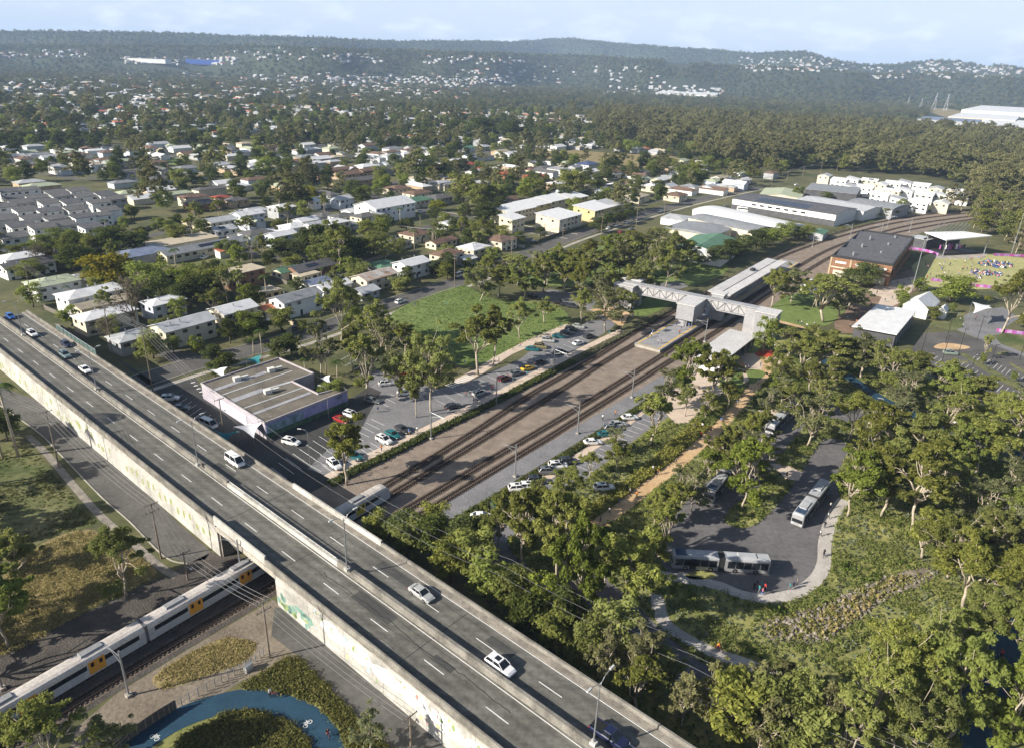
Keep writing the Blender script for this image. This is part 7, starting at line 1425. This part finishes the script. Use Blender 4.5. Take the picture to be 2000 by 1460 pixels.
# painted bicycle symbols on the blue path
mb = MB()
def bikesym(x, y, rz, s):
    g = P(x, y).to_2d(); M_ = lambda p: g + Vector((p[0] * cos(rz) - p[1] * sin(rz), p[0] * sin(rz) + p[1] * cos(rz))) * s
    def ring(cx, cy, r): 
        q = [(cx + r * cos(t * math.pi / 8), cy + r * sin(t * math.pi / 8)) for t in range(17)]
        for a, b in zip(q, q[1:]): stripe2(a, b)
    def stripe2(a, b):
        a, b = M_(a), M_(b); t = (b - a).normalized(); n = Vector((t.y, -t.x)) * .05 * s; mb.add([(*(a - n), .062), (*(b - n), .062), (*(b + n), .062), (*(a + n), .062)], [(0, 1, 2, 3)])
    ring(-.5, 0, .34); ring(.5, 0, .34)
    for a, b in (((-.5, 0), (-.1, 0)), ((-.1, 0), (.3, .5)), ((-.2, .5), (.3, .5)), ((-.5, 0), (-.2, .5)), ((-.1, 0), (-.22, .6)), ((.5, 0), (.28, .65)), ((.28, .65), (.45, .68)), ((-.35, .62), (-.1, .62))): stripe2(a, b)
bikesym(601, 1413, R(60), .85); bikesym(302, 1440, R(-25), .85); bikesym(1720, 778, R(-30), 1.0)
struct(mb.build('bicycle_symbol', m_line))
# ------------------------------------------------------------------ low planting, rocks, fences
def tufts(name, pts, M, hgt, label, nb=11, size=.34, spread=.5):
    n = len(pts); C_ = np.repeat(np.asarray(pts, float), nb, 0); k = len(C_); d = rng.normal(size=(k, 3)); d[:, 2] = np.abs(d[:, 2]) + .25; d /= np.linalg.norm(d, axis=1)[:, None]
    hs = np.repeat(rng.uniform(.5, 1.3, n), nb) * hgt; c = C_ + np.stack([d[:, 0] * spread, d[:, 1] * spread, np.zeros(k)], 1) * rng.uniform(.2, 1, (k, 1)) * (hs / hgt)[:, None]; c[:, 2] += hs * rng.uniform(.35, .9, k)
    nn_ = d + rng.normal(scale=.5, size=(k, 3)); nn_[:, 2] += .3; nn_ /= np.linalg.norm(nn_, axis=1)[:, None]; a = np.cross(nn_, rng.normal(size=(k, 3))); a /= np.linalg.norm(a, axis=1)[:, None] + 1e-9; b = np.cross(nn_, a); s = size * rng.uniform(.5, 1.3, (k, 1)); a *= s * .6; b *= s * .4
    V = np.stack([c - a, c + b, c + a, c - b], 1).reshape(-1, 3); me = bpy.data.meshes.new(name); me.vertices.add(4 * k); me.vertices.foreach_set('co', V.ravel().astype(np.float32)); me.loops.add(4 * k); me.loops.foreach_set('vertex_index', np.arange(4 * k, dtype=np.int32)); me.polygons.add(k); me.polygons.foreach_set('loop_start', np.arange(0, 4 * k, 4, dtype=np.int32)); me.polygons.foreach_set('loop_total', np.full(k, 4, dtype=np.int32)); me.materials.append(M); me.update(calc_edges=True); me.validate()
    o = obj(name, me); o['kind'] = 'stuff'; o['label'] = label; return o
def fill(px, n):
    q = np.array(pxl(px)); lo, hi = q.min(0), q.max(0); X = rng.uniform(lo[0], hi[0], n * 4); Y = rng.uniform(lo[1], hi[1], n * 4); k = inside(X, Y, q); X, Y = X[k][:n], Y[k][:n]; return X, Y
def fillclear(px, n):
    X, Y = fill(px, n); k = ~blocked(X, Y); return np.stack([X[k], Y[k], np.zeros(k.sum())], 1)
def hedge(px, wd, n):
    ln = smooth_line(pxl(px), 6); out = []
    seg = np.array(ln); L_ = np.hypot(*np.diff(seg, axis=0).T); cum = np.concatenate([[0], np.cumsum(L_)])
    for _ in range(n):
        t = rng.uniform(0, cum[-1]); i = min(np.searchsorted(cum, t, 'right') - 1, len(L_) - 1); p = seg[i] + (seg[i + 1] - seg[i]) * (t - cum[i]) / L_[i]; d = (seg[i + 1] - seg[i]) / L_[i]; o = rng.uniform(-wd / 2, wd / 2); out.append((p[0] + d[1] * o, p[1] - d[0] * o, 0))
    return np.array(out)
g_hedge = leafmat('leaf_hedge', (.05, .07, .02), (.17, .18, .06)); g_hedge2 = leafmat('leaf_hedge_pale', (.13, .14, .08), (.24, .24, .15))
HLp = [(645, 947), (700, 918), (760, 889), (850, 843), (950, 795), (1050, 742), (1120, 708)]
tufts('planting_strip', hedge(HLp, 2.2, 3400), g_hedge, .9, 'green planting strip between the left path and the railway')
tufts('planting_strip', hedge([(1120, 708), (1200, 664), (1260, 633), (1312, 602)], 2.0, 1500), g_hedge2, .9, 'pale planting strip left of the platform')
tufts('planting_strip', hedge([(865, 1035), (1010, 948), (1080, 905), (1150, 860), (1240, 803), (1310, 755), (1380, 702)], 2.0, 2600), g_hedge, .8, 'green planting strip between the railway and the right car park')
GR = [(870, 1060), (1010, 985), (1100, 940), (1260, 850), (1340, 800), (1440, 720), (1540, 640), (1700, 670), (1790, 730), (1900, 790), (2060, 870), (2060, 1520), (1250, 1500), (960, 1180)]
a = fill([(1150, 1040), (1290, 940), (1400, 850), (1360, 820), (1250, 920), (1110, 1020)], 3600); a = np.stack([*a, np.zeros(len(a[0]))], 1); a = a[~blocked(a[:, 0], a[:, 1])]; tufts('tall_grass', a, leafmat('leaf_gold', (.21, .21, .045), (.50, .46, .13)), .9, 'golden tall grass beside the orange path', 9, .4, .6)
BLOCK.append(np.array(pxl([(1150, 1040), (1290, 940), (1400, 850), (1360, 820), (1250, 920), (1110, 1020)])))
a = fillclear(GR, 36000); q = np.sin(a[:, 0] / 5.3 + 1) * np.sin(a[:, 1] / 4.1) + .7 * np.sin(a[:, 0] / 2.1 + a[:, 1] / 3.3); a0 = a[(q > -.35) | (rng.random(len(a)) < .25)]; a1 = a[(q < -.1) & (rng.random(len(a)) < .45)]; a2 = a[(q > .85) & (rng.random(len(a)) < .22)]
tufts('grey_shrubs', a1, leafmat('leaf_sage', (.14, .16, .09), (.33, .35, .23)), .45, 'pale sage green groundcover patches between the paths on the right', 8, .36, .5)
tufts('dark_shrubs', a2, leafmat('leaf_shrub', (.05, .08, .018), (.17, .23, .05)), 1.1, 'taller dark green shrubs between the paths on the right', 12, .42, .7)
a = a0; tufts('native_grass', a, g_tuft, .6, 'native grass and low shrubs between the paths on the right', 12, .30, .9)
a = fillclear([(470, 1340), (560, 1285), (615, 1290), (790, 1470), (700, 1500), (560, 1500), (320, 1500), (350, 1440), (430, 1400)], 3800); tufts('native_grass', a, leafmat('leaf_brown_tuft', (.07, .075, .022), (.27, .235, .085)), .7, 'brown green shrubs inside and around the blue cycleway bend', 13, .26, .85)
a = fillclear([(-40, 1180), (60, 1075), (150, 1035), (290, 1100), (300, 1125), (120, 1220), (-40, 1290)], 1); 
X, Y = fill([(-40, 1180), (60, 1075), (150, 1035), (215, 1045), (290, 1100), (300, 1125), (190, 1180), (120, 1220), (40, 1270), (-40, 1290)], 3000); tufts('dry_grass_tufts', np.stack([X, Y, 0 * X], 1), leafmat('leaf_straw', (.22, .19, .075), (.46, .38, .18)), .35, 'straw coloured long grass left of the lower train', 11, .22, .95)
X, Y = fill([(300, 1320), (370, 1275), (440, 1245), (500, 1255), (480, 1290), (400, 1320), (320, 1345)], 700); tufts('dry_grass_tufts', np.stack([X, Y, 0 * X], 1), MATS['leaf_straw'], .3, 'straw coloured grass patch right of the lower train', 10, .2, .9)
X, Y = fill([(766, 612), (830, 580), (905, 558), (1010, 588), (1100, 605), (1110, 632), (1000, 685), (905, 715), (800, 665)], 5000); tufts('field_grass', np.stack([X, Y, 0 * X], 1), leafmat('leaf_lawn', (.095, .14, .03), (.155, .20, .055)), .06, 'long bright grass of the open field', 3, .4, 1.6)
a = fillclear([(1000, 545), (1060, 515), (1130, 490), (1340, 470), (1420, 530), (1240, 545)], 3000); tufts('field_grass', a, MATS['leaf_lawn'], .3, 'green undergrowth beneath the trees left of the platform', 6, .4, .6)
a = fillclear([(640, 720), (700, 750), (800, 690), (760, 640), (900, 720), (860, 760), (740, 760)], 900); tufts('native_grass', a, g_tuft, .4, 'green undergrowth beneath the gum trees of the left car park', 8, .36, .6)
a = fillclear([(1550, 478), (1640, 452), (1800, 425), (1830, 440), (1640, 440), (1520, 500)], 900); tufts('scrub', a, leafmat('leaf_scrub', (.10, .10, .035), (.26, .23, .10)), .9, 'yellowish scrub along the railway beside the sheds', 9, .5, .8)
X, Y = fill([(-40, 900), (40, 860), (85, 900), (150, 980), (190, 1020), (120, 1040), (-40, 1090)], 2600); k = np.sin(X / 4) * np.sin(Y / 5) + rng.normal(scale=.5, size=X.size) > -.1; tufts('rough_grass', np.stack([X, Y, 0 * X], 1)[k], leafmat('leaf_rough', (.06, .075, .02), (.21, .20, .075)), .16, 'rough olive grass left of the service road footpath', 6, .3, .7)
a = fillclear([(1494, 1214), (1600, 1184), (1740, 1125), (1822, 1118), (1718, 1174), (1608, 1252), (1505, 1244)], 10)
X, Y = fill([(1494, 1214), (1600, 1184), (1740, 1125), (1822, 1118), (1718, 1174), (1608, 1252), (1505, 1244)], 420); tufts('creek_grass', np.stack([X, Y, 0 * X], 1), g_tuft, .5, 'olive grass tufts growing through the creek bed rocks', 8, .4, .6)
# rocks in the creek
mb = MB(); q = fill([(1493, 1212), (1600, 1182), (1740, 1122), (1832, 1118), (1720, 1176), (1660, 1222), (1610, 1256), (1500, 1246)], 480)
for x, y in zip(*q):
    s = random.uniform(.15, .55); vs = [(x + random.uniform(-s, s), y + random.uniform(-s, s), .04 + (.5 if k > 3 else 0) * s * random.uniform(.6, 1.3)) for k in range(4)] ; n = 6; b_ = [(x + s * cos(t * 1.047) * random.uniform(.6, 1.1), y + s * sin(t * 1.047) * random.uniform(.6, 1.1), .02) for t in range(n)]; t_ = [((p[0] - x) * .6 + x, (p[1] - y) * .6 + y, s * random.uniform(.5, .9)) for p in b_]
    mb.add(b_ + t_, [(k, (k + 1) % n, n + (k + 1) % n, n + k) for k in range(n)] + [tuple(range(n, 2 * n))])
o = mb.build('creek_rocks', mat('rock', (.12, .105, .088), (.30, .265, .22), .9, .9)); o['kind'] = 'stuff'; o['label'] = 'grey rocks lining the dry creek bed'
# reeds on the creek bank
a = fill([(1560, 1230), (1650, 1170), (1740, 1130), (1790, 1115), (1700, 1185), (1620, 1245)], 170); tufts('creek_reeds', np.stack([*a, 0 * a[0]], 1), MATS['leaf_straw'], .9, 'pale dry reeds over the creek bank', 7, .45, .5)
# fences
def fence(px, h, M, name, lab, cat='fence', step=2.4, panel=True, thick=.06):
    ln = smooth_line(pxl(px), 5); r = empty(name, (*ln[0], 0)); o = r.location; mb = MB(); acc = 0
    for i in range(len(ln) - 1):
        d = ln[i + 1] - ln[i]; c = (ln[i] + ln[i + 1]) / 2; a = math.atan2(d.y, d.x)
        if panel: mb.box((c.x - o.x, c.y - o.y, h / 2), (d.length * .995, thick, h), a)
        else:
            pass
        k = 0
        while k < d.length: p = ln[i] + d * (k / d.length); pb = MB(); pb.box((p.x - o.x, p.y - o.y, h / 2 + .06), (.1, .1, h + .1), a); pb.build('post', m_wood if panel else m_steel, r); k += step
    if mb.v: mb.build('panel', M, r)
    if not panel:
        for z in (h * .5, h * .97): mb = MB(); mb.tube([(p.x - o.x, p.y - o.y, z) for p in ln], .03, 4); mb.build('rail', M, r)
    tag(r, lab, cat); return r
fence([(225, 1465), (300, 1412), (345, 1384)], 1.8, mat('fence_dark_timber', (.07, .06, .05), (.12, .105, .09), 1.5, .9, stripes=(3, 0, .4)), 'retaining_fence', 'dark timber retaining fence along the blue cycleway at the lower left')
fence([(345, 1384), (420, 1340), (480, 1305), (520, 1275)], 1.5, m_steel, 'wire_fence', 'low wire fence on posts between the dirt yard and the cycleway', 'fence', 2.6, False)
m_pale = mat('fence_pale', (.42, .36, .25), (.52, .46, .34), .5, .85); m_gf = mat('fence_grey', (.18, .17, .16), (.26, .25, .23), .6, .9)
for px, M, lab in [([(355, 437), (395, 455), (440, 478)], m_pale, 'tall pale yellow fence beside the old school lawn'), ([(610, 522), (600, 530), (655, 565)], m_pale, 'tan fence behind the solar roofed house'), ([(375, 655), (430, 640), (475, 650)], m_gf, 'grey fence in front of the weathered roofed house'), ([(760, 500), (700, 520), (680, 525)], m_gf, 'grey fence behind the white gabled houses'), ([(925, 515), (960, 498), (1000, 480), (1040, 470)], m_gf, 'brown grey fence along the street near the junction'), ([(470, 485), (440, 488), (385, 505)], m_gf, 'dark fence at the back of the old school lawn'), ([(545, 620), (575, 640), (560, 655)], m_pale, 'cream front wall beside the solar roofed house'), ([(1050, 476), (1110, 455), (1225, 425)], mat('fence_hedge_dark', (.04, .045, .03), (.07, .08, .04), 1), 'dark fence in front of the cream apartments'), ([(240, 470), (300, 445), (350, 432)], m_gf, 'grey fence along the side street by the townhouses'), ([(840, 400), (800, 395), (760, 385)], mat('fence_green', (.05, .10, .07), (.07, .14, .10), .8), 'green fence along the cross street')]: fence(px, 1.8, M, 'fence', lab)
# rooftop solar on the red roofed house, swimming pool, bench, bins
def pool(px, lab):
    q = pxl(px); c = ctr(q); r = empty('swimming_pool', (*c, .03)); lq = [(v.x - c.x, v.y - c.y) for v in q]; mb = MB(); mb.prism([(a * 1.25, b * 1.25) for a, b in lq], 0, .08); mb.build('surround', m_pink, r); mb = MB(); mb.prism(lq, .02, .10); mb.build('water', mat('pool_water', (.03, .26, .36), rough=.05), r); tag(r, lab, 'swimming pool')
pool([(833, 478), (850, 480), (868, 472), (850, 469)], 'small blue backyard swimming pool behind the brown roofed house')
def bench():
    r = empty('park_bench'); mb = MB(); mb.box((0, 0, .45), (1.8, .45, .07)); mb.build('seat', m_wood, r); mb = MB(); mb.box((0, .25, .75), (1.8, .06, .4)); mb.build('backrest', m_wood, r)
    for x in (-.75, .75): mb = MB(); mb.box((x, 0, .21), (.08, .42, .42)); mb.build('leg', m_dark, r)
    return r
BN = Kind(bench)
for x, y in [(1345, 770), (1360, 758), (1295, 790), (1500, 745), (1515, 735), (1265, 775)]: auto(BN.place(P(x, y, .05), R(random.choice([20, 55, -35]))), 'slatted park bench', 'bench', 'benches on the station plaza')
def cabinet(): r = empty('service_cabinet'); mb = MB(); mb.box((0, 0, .55), (1.3, .6, 1.1)); mb.build('case', mat('cabinet_grey', (.30, .30, .29), (.38, .38, .37), 2), r); mb = MB(); mb.box((0, 0, 1.13), (1.4, .7, .07)); mb.build('lid', m_steel, r); return r
tag(Kind(cabinet).place(P(486, 1308), R(60)), 'pale grey service cabinet beside the wire fence', 'cabinet')
# ------------------------------------------------------------------ haze
mb = MB(); mb.box((0, 0, 207), (26600, 26600, 416)); hz = mb.build('haze', None); hz.data.materials.clear()
hm = bpy.data.materials.new('haze'); hm.use_nodes = True; t = hm.node_tree; t.nodes.remove(t.nodes['Principled BSDF']); pv = t.nodes.new('ShaderNodeVolumePrincipled')
pv.inputs['Color'].default_value = (.52, .71, 1.0, 1); pv.inputs['Density'].default_value = 9e-5; t.links.new(pv.outputs[0], t.nodes['Material Output'].inputs['Volume'])
hz.data.materials.append(hm); hz['kind'] = 'stuff'; hz['label'] = 'thin blue air haze over the far hills'; hz.display_type = 'WIRE'
# ------------------------------------------------------------------ labels from the nearest landmark
LM = [((900, 630), 'open green field'), ((540, 770), 'lilac mural building'), ((1290, 590), 'truss footbridge'), ((1500, 1060), 'bus loop'), ((1270, 670), 'near platform end'), ((1690, 490), 'brick workshop'), ((1870, 465), 'white stage'), ((1730, 625), 'white flat hall'), ((1880, 525), 'event lawn'), ((1900, 720), 'event car park'), ((1390, 485), 'green roofed shed'), ((1550, 405), 'black and white warehouse'), ((110, 410), 'grey townhouse rows'), ((470, 1080), 'rail bridge opening'), ((540, 1370), 'blue cycleway bend'), ((1650, 1190), 'rocky creek bed'), ((400, 515), 'old school lawn'), ((1100, 405), 'cream apartments'), ((960, 330), 'red roofed houses'), ((700, 340), 'long brown roofed flats'), ((1120, 470), 'street junction'), ((1290, 920), 'orange path middle'), ((1150, 1040), 'orange path near end'), ((1480, 730), 'orange path far end'), ((740, 950), 'front of the train'), ((1760, 370), 'white townhouse estate'), ((1820, 205), 'pylons'), ((1990, 1450), 'lower right corner'), ((10, 1440), 'lower left corner'), ((10, 250), 'left picture edge'), ((1990, 420), 'right picture edge'), ((1990, 900), 'right edge trees'), ((1130, 305), 'dry paddock'), ((1330, 178), 'far works chimney'), ((720, 250), 'far suburb roofs'), ((380, 125), 'blue walled store'), ((820, 1155), 'silver overpass sedan'), ((975, 1295), 'wagon by the median'), ((640, 545), 'solar roofed house'), ((750, 398), 'big white townhouse block'), ((220, 590), 'white hip roofed house'), ((360, 630), 'weathered roofed house'), ((500, 440), 'white townhouse row'), ((1420, 670), 'station entrance building'), ((1650, 800), 'grey turning bay'), ((1230, 825), 'right hand car park'), ((1070, 680), 'cars above the rails'), ((690, 810), 'red sedan by mural'), ((330, 1040), 'left retaining wall'), ((1450, 990), 'bus loop island'), ((20, 620), 'bright blue hatchback'), ((400, 330), 'upper left street'), ((1500, 560), 'platform canopy'), ((1130, 540), 'wooded lawn'), ((1700, 280), 'middle of the forest'), ((1450, 290), 'near left forest edge'), ((1900, 320), 'right part of forest'), ((250, 250), 'upper left trees')]
ORD = ['', 'second', 'third', 'fourth', 'fifth', 'sixth', 'seventh', 'eighth', 'ninth', 'tenth', 'eleventh', 'twelfth', 'thirteenth', 'fourteenth', 'fifteenth', 'sixteenth', 'seventeenth', 'eighteenth', 'nineteenth', 'twentieth']
grp = {}
for o, ph, (x, y) in AUTO:
    d, nm, lx, ly = min((math.hypot(x - l[0][0], (y - l[0][1]) * 1.3), l[1], *l[0]) for l in LM); dx, dy = x - lx, y - ly
    sd = ('right of' if dx > 0 else 'left of') if abs(dx) > abs(dy) * 1.3 else ('in front of' if dy > 0 else 'behind')
    grp.setdefault((ph, sd, nm), []).append((d, o))
for (ph, sd, nm), l in grp.items():
    l.sort(key=lambda q: q[0])
    for i, (d, o) in enumerate(l):
        if len(l) == 1: o['label'] = '%s %s the %s' % (ph, sd, nm)
        elif i < 20: o['label'] = '%s, %s nearest %s the %s' % (ph, ORD[i], sd, nm) if i else '%s, the nearest %s the %s' % (ph, sd, nm)
        else: o['label'] = '%s farther out %s the %s' % (ph, sd, nm)
